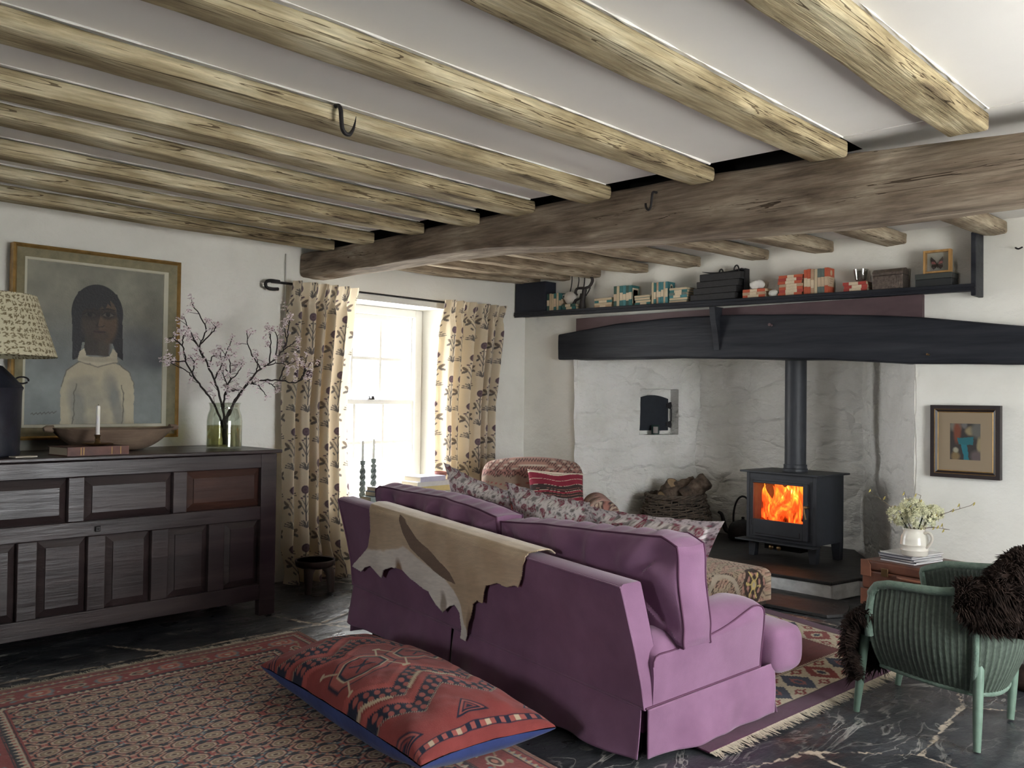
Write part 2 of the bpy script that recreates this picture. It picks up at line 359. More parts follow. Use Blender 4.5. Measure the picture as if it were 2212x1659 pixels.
# recess: splayed left side with oven niche, back, right side, hood
mb = MB(); D = unit(JB - JL); LJ = np.linalg.norm(JB - JL); Nn = np.array([D[1], -D[0], 0]);  # into the room
if Nn[1] > 0: Nn = -Nn
OV = (.66, 1.10, 1.045, 1.475)      # oven niche: along the wall, height
kw = dict(nrm=Nn, amp=.06, seed=11, step=.03)
wallpatch(mb, JL, D, (0, 0, 1), (-.03, OV[0]), (-.02, 1.95), **kw); wallpatch(mb, JL, D, (0, 0, 1), (OV[1], LJ + .02), (-.02, 1.95), **kw)
wallpatch(mb, JL, D, (0, 0, 1), (OV[0], OV[1]), (-.02, OV[2]), **kw); wallpatch(mb, JL, D, (0, 0, 1), (OV[0], OV[1]), (OV[3], 1.95), **kw)
def jp(s, z, d): return JL + D * s + np.array([0, 0, z]) - Nn * d
for (a, b) in (((OV[0], OV[2]), (OV[1], OV[2])), ((OV[1], OV[2]), (OV[1], OV[3])), ((OV[1], OV[3]), (OV[0], OV[3])), ((OV[0], OV[3]), (OV[0], OV[2]))):
    quadgrid(mb, jp(*a, -.02), jp(*b, -.02), jp(*b, .12), jp(*a, .12), 3)
quadgrid(mb, jp(OV[0], OV[2], .11), jp(OV[1], OV[2], .11), jp(OV[1], OV[3], .11), jp(OV[0], OV[3], .11), 3)
wallpatch(mb, (7.5, 0, 0), (0, 1, 0), (0, 0, 1), (GYB - .16, 4.66), (-.02, 1.95), nrm=(-1, 0, 0), amp=.085, seed=21, step=.03)
DR = unit((7.5 - XF, GYB - GY0, 0)); wallpatch(mb, (XF, GY0, 0), DR, (0, 0, 1), (-.02, np.hypot(7.5 - XF, GYB - GY0) + .12), (-.02, 1.95), nrm=(-DR[1], DR[0], 0), amp=.04, seed=33, step=.03)
mb.box(6.26, 7.9, GY0 - .4, GY0 - .06, -.1, 2.8); mb.box(7.62, 7.9, GY0 - .4, 5.9, -.1, 2.8); mb.box(6.26, 7.9, 5.22, 5.9, -.1, 2.8); mb.box(6.26, 7.9, GY0 - .4, 5.9, 2.0, 2.1)  # unseen outer shell added around the recess to block leaking light
S(mb.build('wall_inglenook', M_stone, smooth=True))
mb = MB(); quadgrid(mb, (XF + .05, GY0 - .1, 1.90), (7.6, GY0 - .1, 1.75), (7.6, GY1 + .1, 1.75), (XF + .05, GY1 + .1, 1.90), 6); S(mb.build('ceiling_hood', M_wall))
# right wall with a window outside the picture; rear wall with an opening added for fill light
def holed(name, O, A, B, a, b, holes, nrm):
    mb = MB(); xs = sorted({a[0], a[1]} | {h[0] for h in holes} | {h[1] for h in holes}); O, A, B, nrm = [np.asarray(x, float) for x in (O, A, B, nrm)]
    for x0, x1 in zip(xs[:-1], xs[1:]):
        hs = [h for h in holes if h[0] <= x0 and h[1] >= x1]
        rows = [(b[0], hs[0][2]), (hs[0][3], b[1])] if hs else [b]
        for r in rows: mb.fbox(O, A, B, nrm, (x0, x1), r, (-.3, 0))
    return S(mb.build(name, M_wall if name == 'wall_right' else mk('dim_far_wall', (.16, .15, .14), .9)))  # unseen rear wall coloured dark to hold down the bounce light
RW = [(2.45, 4.25, .6, 2.05)]
holed('wall_right', (0, YR, 0), (1, 0, 0), (0, 0, 1), (XB - .3, XF + .3), (-.02, 2.75), RW, (0, 1, 0))
BW = [(1.9, 2.55, 1.1, 1.9)]  # unseen opening added behind the camera to lift the fill light
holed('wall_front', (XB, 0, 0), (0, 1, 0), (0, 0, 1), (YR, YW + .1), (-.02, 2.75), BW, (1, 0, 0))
for k, h in enumerate(RW):
    c = ((h[0] + h[1]) / 2, YR - .2, (h[2] + h[3]) / 2)
    mb = MB(); fr = .05
    for x0, x1, z0, z1 in ((h[0], h[0] + fr, h[2], h[3]), (h[1] - fr, h[1], h[2], h[3]), (h[0], h[1], h[2], h[2] + fr), (h[0], h[1], h[3] - fr, h[3]), (c[0] - .02, c[0] + .02, h[2], h[3]), (h[0], h[1], c[2] - .02, c[2] + .02)):
        mb.box(x0, x1, YR - .2, YR - .16, z0, z1)
    S(mb.build('window_%d' % (k + 2), M_white))
    portal('window_daylight', (c[0], YR - .31, c[2]), (math.radians(-90), 0, 0), h[1] - h[0], h[3] - h[2])
h = BW[0]; portal('window_daylight', (XB - .31, (h[0] + h[1]) / 2, (h[2] + h[3]) / 2), (math.radians(90), 0, math.radians(-90)), h[1] - h[0], h[3] - h[2])
portal('window_daylight', ((WX0 + WX1) / 2, YS + .12, (WZ0 + WZ1) / 2), (math.radians(90), 0, math.radians(180)), WX1 - WX0, WZ1 - WZ0)
# ceiling on both sides of the main beam; near-black boards stand in for shade in the gap above it
mb = MB()
for x0, x1 in ((XB - .1, 3.69), (3.93, XF + .1)):
    U, V = mesh2(ug(x0, x1, 60), ug(YR - .1, YW + .1, 80)); P = np.stack([U, V, np.full_like(U, ZC)], -1); P[..., 2] += .010 * fbm(P * np.array([.9, 1.3, 1]), 31, 3) + .05 * np.clip((U - 3.95) / 2.25, 0, 1); mb.grid(P)
mb.box(XB - .3, XF + 1.6, YR - .3, YW + .3, 2.78, 2.9, 1)
mb.box(3.67, 3.69, YR, YW + .1, 2.492, 2.79, 1); mb.box(3.93, 3.95, YR, YW + .1, 2.492, 2.79, 1)
mb.box(3.69, 3.93, YR, YW + .1, 2.60, 2.62, 1); mb.box(3.68, 3.94, YR, 1.58, 2.484, 2.56, 0)
JT = ((1.09, .158), (1.66, .168), (2.288, .14), (2.925, .175), (3.45, .16), (3.885, .145), (4.392, .14), (4.90, .13), (5.36, .13))
for y_, w_ in JT:
    for s_ in (-1, 1): xx_ = ug(XB, 3.68, 240); q_ = np.stack([xx_, y_ + s_ * (w_ / 2 + .001) + 0 * xx_, ZC - .003 + 0 * xx_], 1); mb.tube(q_, .0035 + .007 * np.clip(fbm(q_ * 14., 9, 3), -.5, .6), 6, caps=False)
S(mb.build('ceiling', [M_ceil, M_void], smooth=True))

# ------------------------------------------------------------------ flagstone floor
U, V = mesh2(ug(XB - .1, 7.6, 480), ug(YR - .1, YW + .12, 340)); P = np.stack([U, V, np.zeros_like(U)], -1)
wob = .05 * fbm(P * 2.2, 5, 3)
joints = [((1.45, 4.62), (3.6, 4.50)), ((2.02, 4.93), (2.42, 4.1)), ((3.02, 4.90), (3.22, 4.30)), ((3.1, 4.55), (4.2, 4.9)), ((1.1, 4.2), (1.5, 4.9)), ((3.9, 5.5), (4.3, 4.3)),
          ((2.6, 1.75), (3.35, 1.55)), ((3.35, 1.55), (3.62, 1.22)), ((3.62, 1.22), (4.35, 1.30)), ((3.35, 1.55), (3.02, .85)), ((4.35, 1.30), (4.75, .6)), ((4.35, 1.3), (5.3, 1.75)), ((2.75, 1.6), (2.6, 1.0)), ((3.6, 1.2), (3.5, .5)),
          ((5.3, 1.75), (5.4, 2.6)), ((.2, 4.62), (1.45, 4.62)), ((1.45, 2.0), (2.6, 1.75)), ((4.3, 4.3), (6.0, 4.2)), ((4.9, 4.25), (5.0, 5.6)), ((5.3, 1.75), (6.2, 1.6))]
msk = np.zeros_like(U); xx, yy = U + wob, V + .05 * fbm(P * 2.2 + 9, 8, 3)
wd = .016 + .022 * np.clip(fbm(P * 5., 6, 2) + .15, 0, 1)
for (a, b), (c, d) in joints:
    dx, dy = c - a, d - b; t = np.clip(((xx - a) * dx + (yy - b) * dy) / (dx * dx + dy * dy), 0, 1); dd = np.hypot(xx - a - t * dx, yy - b - t * dy)
    msk = np.maximum(msk, np.clip((wd - dd) / .012 + .5, 0, 1))
P[..., 2] = -.004 + .006 * fbm(P * 1.7, 2, 3) - .004 * msk; P[..., 2] = np.minimum(P[..., 2], .0)
m = mk('slate_flags', rough=.34, attr=True, rvar=.12, bump=.6, bs=(5, 9, 5), spec=.3, bd=.02)
nt = m.node_tree; b = nt.nodes['Principled BSDF']; vc = [n for n in nt.nodes if n.type == 'VERTEX_COLOR'][0]
tc = nt.nodes.new('ShaderNodeTexCoord')
def nz(sc, det, dis):
    mp = nt.nodes.new('ShaderNodeMapping'); mp.inputs['Scale'].default_value = sc; nt.links.new(tc.outputs['Object'], mp.inputs[0])
    n = nt.nodes.new('ShaderNodeTexNoise'); n.inputs['Scale'].default_value = 1; n.inputs['Detail'].default_value = det; n.inputs['Distortion'].default_value = dis; nt.links.new(mp.outputs[0], n.inputs[0]); return n
n1 = nz((1.6, 2.6, 1), 6, 1.2); n2 = nz((2.2, 5, 1), 5, 2.); n3 = nz((22, 22, 1), 6, 1.)
r1 = nt.nodes.new('ShaderNodeValToRGB'); e = r1.color_ramp.elements; e[0].position = .3; e[0].color = (.012, .0145, .018, 1); e[1].position = .75; e[1].color = (.058, .062, .068, 1)
nt.links.new(n1.outputs[0], r1.inputs[0])
r2 = nt.nodes.new('ShaderNodeValToRGB'); e = r2.color_ramp.elements; e[0].position = .478; e[0].color = (0, 0, 0, 1); e[1].position = .50; e[1].color = (.8, .8, .8, 1); q = e.new(.522); q.color = (0, 0, 0, 1)
nt.links.new(n2.outputs[0], r2.inputs[0])
ml = nt.nodes.new('ShaderNodeMath'); ml.operation = 'MULTIPLY'; r3 = nt.nodes.new('ShaderNodeValToRGB'); r3.color_ramp.elements[0].position = .46; r3.color_ramp.elements[1].position = .62
n4 = nz((1.3, 1.3, 1), 3, 0); nt.links.new(n4.outputs[0], r3.inputs[0]); nt.links.new(r2.outputs[0], ml.inputs[0]); nt.links.new(r3.outputs[0], ml.inputs[1])
x1 = nt.nodes.new('ShaderNodeMix'); x1.data_type = 'RGBA'; nt.links.new(ml.outputs[0], x1.inputs[0]); nt.links.new(r1.outputs[0], x1.inputs[6]); x1.inputs[7].default_value = (.36, .35, .32, 1)
ad = nt.nodes.new('ShaderNodeMath'); ad.operation = 'MULTIPLY_ADD'; nt.links.new(n3.outputs[0], ad.inputs[0]); ad.inputs[1].default_value = 1.1; 
sp = nt.nodes.new('ShaderNodeSeparateColor'); nt.links.new(vc.outputs[0], sp.inputs[0]); 
m1 = nt.nodes.new('ShaderNodeMath'); m1.operation = 'SUBTRACT'; nt.links.new(sp.outputs[0], m1.inputs[0]); m1.inputs[1].default_value = .95; nt.links.new(m1.outputs[0], ad.inputs[2])
r4 = nt.nodes.new('ShaderNodeValToRGB'); r4.color_ramp.elements[0].position = .42; r4.color_ramp.elements[1].position = .62; nt.links.new(ad.outputs[0], r4.inputs[0])
x2 = nt.nodes.new('ShaderNodeMix'); x2.data_type = 'RGBA'; nt.links.new(r4.outputs[0], x2.inputs[0]); nt.links.new(x1.outputs[2], x2.inputs[6]); x2.inputs[7].default_value = (.42, .36, .28, 1)
nt.links.new(x2.outputs[2], b.inputs['Base Color'])
S(pgrid('floor', P, np.stack([msk] * 3, -1), m))

# ------------------------------------------------------------------ main beam and joists
def timber(name, p0, p1, wtab, ttab, btab, ax, mat, seed, label, cat, group=None, amp=.012, n=90, shift=.0, round_=.02, parent=None):
    """a hewn timber along x (ax=0) or y (ax=1); wtab: centre and width tables, ttab/btab: top and bottom heights"""
    L = ug(p0, p1, n); R = []
    ctab, wt = wtab
    for k, l in enumerate(L):
        c, wdt, zt, zb = interp(l, ctab), interp(l, wt), interp(l, ttab), interp(l, btab); h = wdt / 2; r = round_
        sec = []
        for (sx_, sz_, a0) in ((-1, -1, 180), (1, -1, 270), (1, 1, 0), (-1, 1, 90)):
            cx, cz = c + sx_ * (h - r), (zb + r if sz_ < 0 else zt - r)
            for a in (0, 45, 90):
                t = math.radians(a0 + a); sec.append((cx + r * math.cos(t), cz + r * math.sin(t)))
        # points between the corners
        full = []
        for i in range(len(sec)):
            a, b2 = sec[i], sec[(i + 1) % len(sec)]; full.append(a)
            if i % 3 == 2:
                for t in (.25, .5, .75): full.append((a[0] + (b2[0] - a[0]) * t, a[1] + (b2[1] - a[1]) * t))
        full = np.array(full)
        P3 = np.stack([np.full(len(full), l), full[:, 0], full[:, 1]], 1) if ax == 0 else np.stack([full[:, 0], np.full(len(full), l), full[:, 1]], 1)
        R.append(P3)
    R = np.array(R); sc = np.array([1.6, 9, 9]) if ax == 0 else np.array([9, 1.6, 9])
    d = np.stack([np.zeros(R.shape[:2]), fbm(R * sc, seed, 3), fbm(R * sc, seed + 50, 3)], -1)
    if ax == 1: d = d[..., [1, 0, 2]]
    sl = np.array([.6, 1, 1]) if ax == 0 else np.array([1, .6, 1])
    cen = R.mean(1, keepdims=True) * sl
    bend = np.stack([np.zeros(cen.shape[:2]), .012 * fbm(cen, seed + 9, 2), .005 * fbm(cen, seed + 19, 2)], -1) * (1 if ax == 0 else 0)
    R = R + d * amp + bend
    mb = MB(); mb.grid(R, cv=True); k = R.shape[1]; mb.f += [list(range(k)), list(range((n - 1) * k, n * k))[::-1]]; mb.m += [0, 0]
    o = mb.build(name, mat, parent, smooth=True); tagd(o, label, cat, group); return o
bt = [(-3, 2.33), (.9, 2.385), (1.63, 2.435), (2.33, 2.455), (3.08, 2.458), (3.76, 2.455), (4.37, 2.45), (4.88, 2.435), (5.75, 2.44)]
bb = [(-3, 2.13), (.9, 2.137), (1.63, 2.136), (2.32, 2.17), (3.08, 2.203), (3.77, 2.255), (4.17, 2.262), (4.88, 2.25), (5.75, 2.263)]
timber('main_beam', YR + .02, YW - .01, ([(-3, 3.845), (5.75, 3.845)], [(-3, .25), (5.75, .24)]), bt, bb, 1, M_beam, 4, 'massive dark oak main beam running across the room under the joists', 'beam', amp=.022, n=140, round_=.028)
near = [(.50, .16, 'bleached joist outside the right edge of the view')] [:0] + [(1.09, .158, 'broad bleached joist at top right, nearest the camera'), (1.66, .168, 'bleached joist second from the right, reaching the main beam above the mantel chest'),
        (2.288, .140, 'wavy bleached joist between the hook joist and the second from the right'), (2.925, .175, 'pale oak joist that carries the curved iron hook'),
        (3.45, .160, 'first joist on the window side of the hook joist'), (3.885, .145, 'second joist on the window side of the hook joist'),
        (4.392, .140, 'third joist on the window side of the hook joist'), (4.90, .13, 'second joist out from the window wall, camera side of the main beam'), (5.36, .13, 'joist closest to the window wall, camera side of the main beam')]
for k, (y, wd_, lb) in enumerate(near):
    bz = 2.412
    timber('ceiling_joist', XB + .02, 3.72, ([(XB, y), (3.8, y)], [(XB, wd_ * .95), (3.8, wd_)]), [(XB, 2.482), (3.8, 2.482)], [(XB, bz), (1, bz + (.012 if k % 2 else -.006)), (2.4, bz - (.012 if k == 2 else 0)), (3.8, bz)], 0, M_joist, 100 + k * 7, lb, 'beam', 'ceiling joists', amp=.012, n=150, round_=.013)
far = [(1.67, .15), (2.29, .15), (2.80, .15), (3.31, .15), (3.90, .15), (4.40, .14), (4.91, .14), (5.26, .13), (5.62, .12)]
for k, (y, wd_) in enumerate(far):
    lb = ['joist end over the black shelf post, right end of the fireplace side', 'joist above the framed butterfly', 'joist above the embossed chest on the mantel shelf', 'joist above the upright orange paperbacks', 'joist above the black stepped case',
          'joist above the teal paperbacks of the mantel shelf', 'joist above the dark branched sculpture', 'joist above the white round vase', 'joist above the left end of the mantel shelf, tight to the window wall'][k]
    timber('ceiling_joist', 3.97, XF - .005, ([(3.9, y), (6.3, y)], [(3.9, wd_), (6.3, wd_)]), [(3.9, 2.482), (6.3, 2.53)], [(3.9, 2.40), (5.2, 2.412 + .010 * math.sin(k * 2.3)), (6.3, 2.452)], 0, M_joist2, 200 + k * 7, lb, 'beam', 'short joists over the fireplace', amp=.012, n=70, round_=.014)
# ================================================================== window sashes, sill, pole, curtains
mb = MB(); y0, y1 = 5.98, 6.10
for b in ((4.02, 4.085, WZ0, WZ1), (5.065, 5.14, WZ0, WZ1), (4.085, 5.065, 2.065, WZ1), (4.085, 5.065, WZ0, .60)): mb.box(b[0], b[1], y0, y1, b[2], b[3])
for b in ((4.0855, 4.10, .601, 2.064), (5.05, 5.0645, .601, 2.064)): mb.box(b[0], b[1], 5.965, 5.985, b[2], b[3])
win = S(mb.build('window_1', M_white, bevel=.004))
def sash(name, y, z0, z1, zb, xr):
    mb = MB(); x0, x1 = 4.085, 5.065; ft = .036
    for b in ((x0, x0 + .042, z0, z1), (x1 - .042, x1, z0, z1), (x0 + .042, x1 - .042, z0, z0 + zb[0]), (x0 + .042, x1 - .042, z1 - zb[1], z1)): mb.box(b[0], b[1], y - .02, y + .02, b[2], b[3])
    for x in (4.426, 4.725): mb.box(x - .0135, x + .0135, y - .016, y + .016, z0 + zb[0], z1 - zb[1])
    zc = xr; mb.box(x0 + .042, x1 - .042, y - .0145, y + .0145, zc - .0135, zc + .0135)
    o = mb.build(name, M_white, win, bevel=.003)
    g = MB(); g.box(x0 + .01, x1 - .01, y - .003, y + .003, z0 + .01, z1 - .01); g.build('glass', M_glass, o); return o
up_ = sash('upper_sash', 6.05, 1.31, 2.068, (.035, .045), 1.692); lo_ = sash('lower_sash', 6.005, .595, 1.345, (.05, .04), .985)
mb = MB(); mb.box(4.56, 4.62, 5.965, 5.99, 1.345, 1.357); mb.tube([(4.565, 5.965, 1.355), (4.55, 5.955, 1.37)], .006); mb.lathe([(.012, 0), (.014, .012), (.006, .02)], (4.60, 5.97, 1.357)); mb.build('sash_catch', M_iron, lo_)
mb = MB(); mb.box(3.90, 5.26, 5.705, 6.0, .53, .562)
S(mb.build('trim_1', M_white, bevel=.006))
# cable run on the wall
mb = MB(); mb.box(3.595, 3.603, 5.728, 5.742, 1.0, 2.415); S(mb.build('trim_2', mk('painted_cable', (.62, .61, .57), .7)))
# pole with loop ends
PZ0, PZ1 = 2.190, 2.188
pole = thing('curtain_pole', 'black iron curtain pole with looped ends above the window', 'curtain pole', (4.58, 5.64, 2.19))
mb = MB(); mb.tube([(3.45, 5.69, PZ0), (5.74, 5.69, PZ1)], .009); mb.build('rod', M_iron, pole, True)
for sgn, x in ((-1, 3.52), (1, 5.72)):
    mb = MB(); pts = [(x, 5.69, 2.197), (x + sgn * .07, 5.69, 2.197), (x + sgn * .105, 5.69, 2.187), (x + sgn * .115, 5.69, 2.165), (x + sgn * .10, 5.69, 2.143), (x + sgn * .06, 5.69, 2.138), (x + sgn * .01, 5.69, 2.142)]
    mb.tube(smooth_path(pts, 5), .012); mb.build('finial', M_iron, pole, True)
for x in (3.70, 5.66):
    mb = MB(); mb.tube([(x, 5.74, 2.17), (x, 5.70, 2.17), (x, 5.69, 2.18)], .008); mb.build('bracket', M_iron, pole, True)
M_curt = mk('printed_linen', attr=True, rough=.9, bump=.25, bs=(160, 160, 160), sheen=.2, var=.05, vs=5.)
nt = M_curt.node_tree; b = nt.nodes['Principled BSDF']; out = [n for n in nt.nodes if n.type == 'OUTPUT_MATERIAL'][0]
tl = nt.nodes.new('ShaderNodeBsdfTranslucent'); mx = nt.nodes.new('ShaderNodeMixShader'); mx.inputs[0].default_value = .38
nt.links.new(b.inputs['Base Color'].links[0].from_socket, tl.inputs[0]); nt.links.new(b.outputs[0], mx.inputs[1]); nt.links.new(tl.outputs[0], mx.inputs[2]); nt.links.new(mx.outputs[0], out.inputs[0])
def motif(pt, X, Y):
    plum, dk, br = (.125, .085, .105), (.15, .135, .13), (.20, .16, .13)
    pt.seg(0, .05, .004, .245, .0036, dk, X, Y)
    for s in (-1, 1):
        pt.line([(0, .10), (s * .018, .145), (s * .03, .165)], .0030, dk, X, Y); pt.line([(0, .15), (s * .016, .19), (s * .024, .20)], .0026, dk, X, Y)
        pt.ell(s * .040, .178, .021, .0095, br, s * .9, X=X, Y=Y); pt.ell(s * .045, .150, .020, .009, dk, -s * .5, X=X, Y=Y)
        pt.ell(s * .026, .212, .009, .006, plum, s * .4, X=X, Y=Y); pt.ell(s * .012, .225, .007, .006, dk, 0, X=X, Y=Y)
        for q, (ax, ay) in enumerate(((.018, .052), (.032, .048), (.046, .034), (.05, .018))):
            pts = [(0, .0), (s * ax * .45, ay * .75), (s * ax, ay)]
            pt.line(pts, .0036, dk, X, Y)
        pt.ell(s * .022, .105, .012, .005, dk, s * 1.1, X=X, Y=Y)
    pt.ell(.004, .275, .025, .029, plum, X=X, Y=Y, soft=.08); pt.ell(.004, .275, .014, .017, (.17, .12, .14), X=X, Y=Y, soft=.3); pt.ell(.004, .275, .007, .008, plum, X=X, Y=Y, soft=.2)
    pt.ell(.075, .19, .006, .012, plum, .3, X=X, Y=Y); pt.line([(.072, .13), (.075, .19)], .0026, dk, X, Y); pt.ell(.080, .145, .010, .005, dk, .7, X=X, Y=Y)
def curtain(name, label, ta, tb, ma, mb_, ba, bb, ybase, seed, pool):
    root = thing(name, label, 'curtain', ((ma + mb_) / 2, ybase, .01), 'curtains at the window')
    ns, nz = 330, 430; s = ug(0, 1, ns); z = ug(.012, 2.205, nz); Sg, Z = mesh2(s, z)
    a = np.interp(Z, [0, .5, 1.3, 2.0, 2.2], [ba, (ba + ma) / 2, ma, ta * .6 + ma * .4, ta]); c = np.interp(Z, [0, .5, 1.3, 2.0, 2.2], [bb, (bb + mb_) / 2, mb_, tb * .6 + mb_ * .4, tb])
    nf = 5.5; ph = Sg * nf * 2 * PI + .9 * np.sin(Sg * 9 + seed) + .35 * np.sin(Z * 2.1 + seed)
    amp = .074 * (1 - .55 * sst(1.95, 2.1, Z)) * (1 + .35 * sst(.5, 0, Z))
    x = a + (c - a) * Sg + .006 * np.sin(2 * ph) * (1 - .5 * sst(1.9, 2.1, Z)); y = ybase + amp * np.cos(ph) + .012 * np.cos(2.7 * ph + seed)
    hd = sst(2.03, 2.07, Z) * sst(2.13, 2.09, Z); y = y + hd * .012 * np.cos(ph * 2)      # pinch line
    y -= pool * sst(.28, .0, Z); x += .02 * np.sin(Z * 14 + Sg * 9) * sst(.5, .05, Z)
    P3 = np.stack([x, y, Z], -1); nse = fbm(P3 * np.array([7, 7, 3]), seed, 3); P3[..., 1] += .012 * nse; P3[..., 2] = np.maximum(P3[..., 2] + .006 * nse * sst(.3, 0, Z), .008)
    wid = 1.30; X = ph / (2 * PI * nf) * wid; pt = Paint(X, Z, (.76, .67, .52)); px, pz = wid / nf / 2, .42
    i = np.floor(X / px + .5); lx = (X / px - i) * px; zz = Z + np.where(i % 2 == 0, pz / 2, np.where(i % 8 == 5, .55 * pz, np.where(i % 8 == 7, .28 * pz, 0.))) + .03; lz = (zz / pz - np.floor(zz / pz)) * pz - .02
    motif(pt, np.where(i % 4 < 2, lx, -lx), lz)
    pgrid('drape', P3, pt.c, M_curt, root)
    for q in range(9):
        break
        xx = ta + (tb - ta) * (q + .5) / 9; r = MB(); an = np.arange(13) * 2 * PI / 12
        r.tube(np.stack([np.full(13, xx), 5.64 + .014 * np.cos(an), 2.189 + .014 * np.sin(an)], 1), .003, 5, caps=False); r.build('ring', M_iron, root, True)
    return root
curtain('curtain', 'long cream curtain with brown printed flowers left of the window, behind the small stool', 3.585, 4.15, 3.52, 4.03, 3.53, 4.10, 5.60, 1, .035)
curtain('curtain', 'cream curtain with brown printed flowers right of the window, glowing in the daylight', 5.085, 5.80, 5.02, 5.64, 5.03, 5.62, 5.605, 5, .01)

# ================================================================== sideboard (panelled chest)
M_chest = mk('dark_polished_oak', rough=.34, ramp=[(.25, (.012, .008, .008)), (.5, (.030, .020, .020)), (.78, (.060, .042, .040))], ns=(1.4, 6, 9), det=6., dist=.6, bump=.2, bs=(3, 20, 40), spec=.5, rvar=.06)
M_chest2 = mk('reddish_oak_panel', rough=.36, ramp=[(.3, (.018, .010, .009)), (.6, (.050, .022, .016)), (.8, (.095, .040, .026))], ns=(1.2, 6, 9), det=6., dist=.6, bump=.2, bs=(3, 20, 40), spec=.3)
sb = thing('sideboard', 'long dark oak sideboard with fielded panels under the portrait', 'sideboard', (1.955, 5.26, 0))
YF = 4.92; mb = MB()
Xc = [(.86, .97), (2.938, 3.047)]
for a, b_ in Xc: mb.box(a, b_, YF, YF + .05, 0, 1.0)
for z0, z1 in ((.915, 1.0), (.595, .678), (.10, .197)): mb.box(.97, 2.938, YF + .001, YF + .05, z0, z1)
for a, b_ in ((1.24, 1.31), (1.80, 1.884), (2.374, 2.458)): mb.box(a, b_, YF + .001, YF + .05, .678, .915)
for a, b_ in ((.97, 1.0), (1.225, 1.31), (1.56, 1.655), (1.905, 2.0), (2.253, 2.352), (2.598, 2.698)): mb.box(a, b_, YF + .001, YF + .05, .197, .595)
mb.box(.88, .92, YF + .05, 5.58, .1, 1.0); mb.box(3.0, 3.035, YF + .05, 5.58, .1, 1.0); mb.box(.9, 3.02, 5.55, 5.58, .1, 1.0); mb.box(.9, 3.02, YF + .05, 5.56, .12, .14)
mb.build('carcass', M_chest, sb, bevel=.004)
for x in (.86, 2.938):
    mb = MB(); mb.box(x, x + .109, 5.5, 5.58, 0, .12); mb.build('foot', M_chest, sb)
mb = MB(); mb.box(.83, 3.072, YF - .025, 5.60, 1.004, 1.026); mb.build('top', M_chest, sb, bevel=.006, seg=3)
def panel(x0, x1, z0, z1, m=0):
    mb = MB(); bv = .042; yb, yf = YF + .032, YF + .006; e = .006
    V = [(x0 - e, yb, z0 - e), (x1 + e, yb, z0 - e), (x1 + e, yb, z1 + e), (x0 - e, yb, z1 + e), (x0 + bv, yf + .007, z0 + bv), (x1 - bv, yf + .007, z0 + bv), (x1 - bv, yf + .007, z1 - bv), (x0 + bv, yf + .007, z1 - bv),
         (x0 + bv, yf, z0 + bv), (x1 - bv, yf, z0 + bv), (x1 - bv, yf, z1 - bv), (x0 + bv, yf, z1 - bv)]
    F = [(0, 1, 5, 4), (1, 2, 6, 5), (2, 3, 7, 6), (3, 0, 4, 7), (4, 5, 9, 8), (5, 6, 10, 9), (6, 7, 11, 10), (7, 4, 8, 11), (8, 9, 10, 11), (3, 2, 1, 0)]
    mb.add(V, F); o = mb.build('panel', M_chest2 if m else M_chest, sb)
    if m: o['label'] = 'reddish fielded panel with worn finish'
for x0, x1 in ((.97, 1.24), (1.31, 1.80), (1.884, 2.374)): panel(x0, x1, .678, .905)
panel(2.458, 2.936, .685, .912, 1)
for x0, x1 in ((1.0, 1.225), (1.31, 1.56), (1.655, 1.905), (2.0, 2.253), (2.352, 2.598), (2.698, 2.938)): panel(x0, x1, .197, .595)
mb = MB(); mb.box(1.939, 1.968, YF - .012, YF + .002, .618, .648); mb.ell((1.9535, YF - .013, .633), (.005, .004, .005)); mb.build('lock', mk('lock', (.02, .018, .018), .4, metal=.4), sb, bevel=.004)

# ================================================================== portrait
pic = thing('painting', 'large framed portrait of a dark-haired girl in a white polo-neck over the sideboard', 'painting', (2.25, 5.72, 1.08))
M_gilt = mk('olive_gilt_moulding', (.21, .185, .11), .55, var=.25, vs=18., bump=.15, bs=(60, 60, 60)); M_gold = mk('gold_edge', (.42, .26, .09), .35, metal=.7, var=.3, vs=20.)
x0, x1, z0, z1 = 1.742, 2.762, 1.082, 2.242; ix0, ix1, iz0, iz1 = 1.826, 2.660, 1.170, 2.155
def ringframe(mb, o4, i4, yo, yi, m=0, yb=None):
    A = [(o4[0], o4[2]), (o4[1], o4[2]), (o4[1], o4[3]), (o4[0], o4[3])]; B = [(i4[0], i4[2]), (i4[1], i4[2]), (i4[1], i4[3]), (i4[0], i4[3])]
    V = [(a, yo, b) for a, b in A] + [(a, yi, b) for a, b in B]; F = [(i, (i + 1) % 4, 4 + (i + 1) % 4, 4 + i) for i in range(4)]
    mb.add(V, F, m)
mb = MB(); fr = lambda d: (x0 + d, x1 - d, z0 + d, z1 - d)
ringframe(mb, fr(0), fr(0), 5.735, 5.672, 1); ringframe(mb, fr(0), fr(.012), 5.672, 5.668, 1); ringframe(mb, fr(.012), fr(.022), 5.668, 5.68, 1); ringframe(mb, fr(.022), fr(.072), 5.68, 5.70, 0)
mb.build('frame', [M_gilt, M_gold], pic)
mb = MB(); ringframe(mb, fr(.072), (ix0, ix1, iz0, iz1), 5.70, 5.698, 0); ringframe(mb, (ix0, ix1, iz0, iz1), (ix0 + .004, ix1 - .004, iz0 + .004, iz1 - .004), 5.698, 5.708); mb.build('slip', mk('pale_slip', (.50, .48, .38), .7), pic)
X, Z = mesh2(ug(ix0, ix1, 300), ug(iz0, iz1, 350)); P3 = np.stack([X, np.full_like(X, 5.705), Z], -1)
n = fbm(P3 * 5., 3, 4); base = np.array((.20, .195, .155)) * (1 + .5 * n[..., None]) ; blue = np.array((.19, .21, .205)) * (1 + .4 * n[..., None]); t = sst(1.95, 1.5, Z)[..., None]
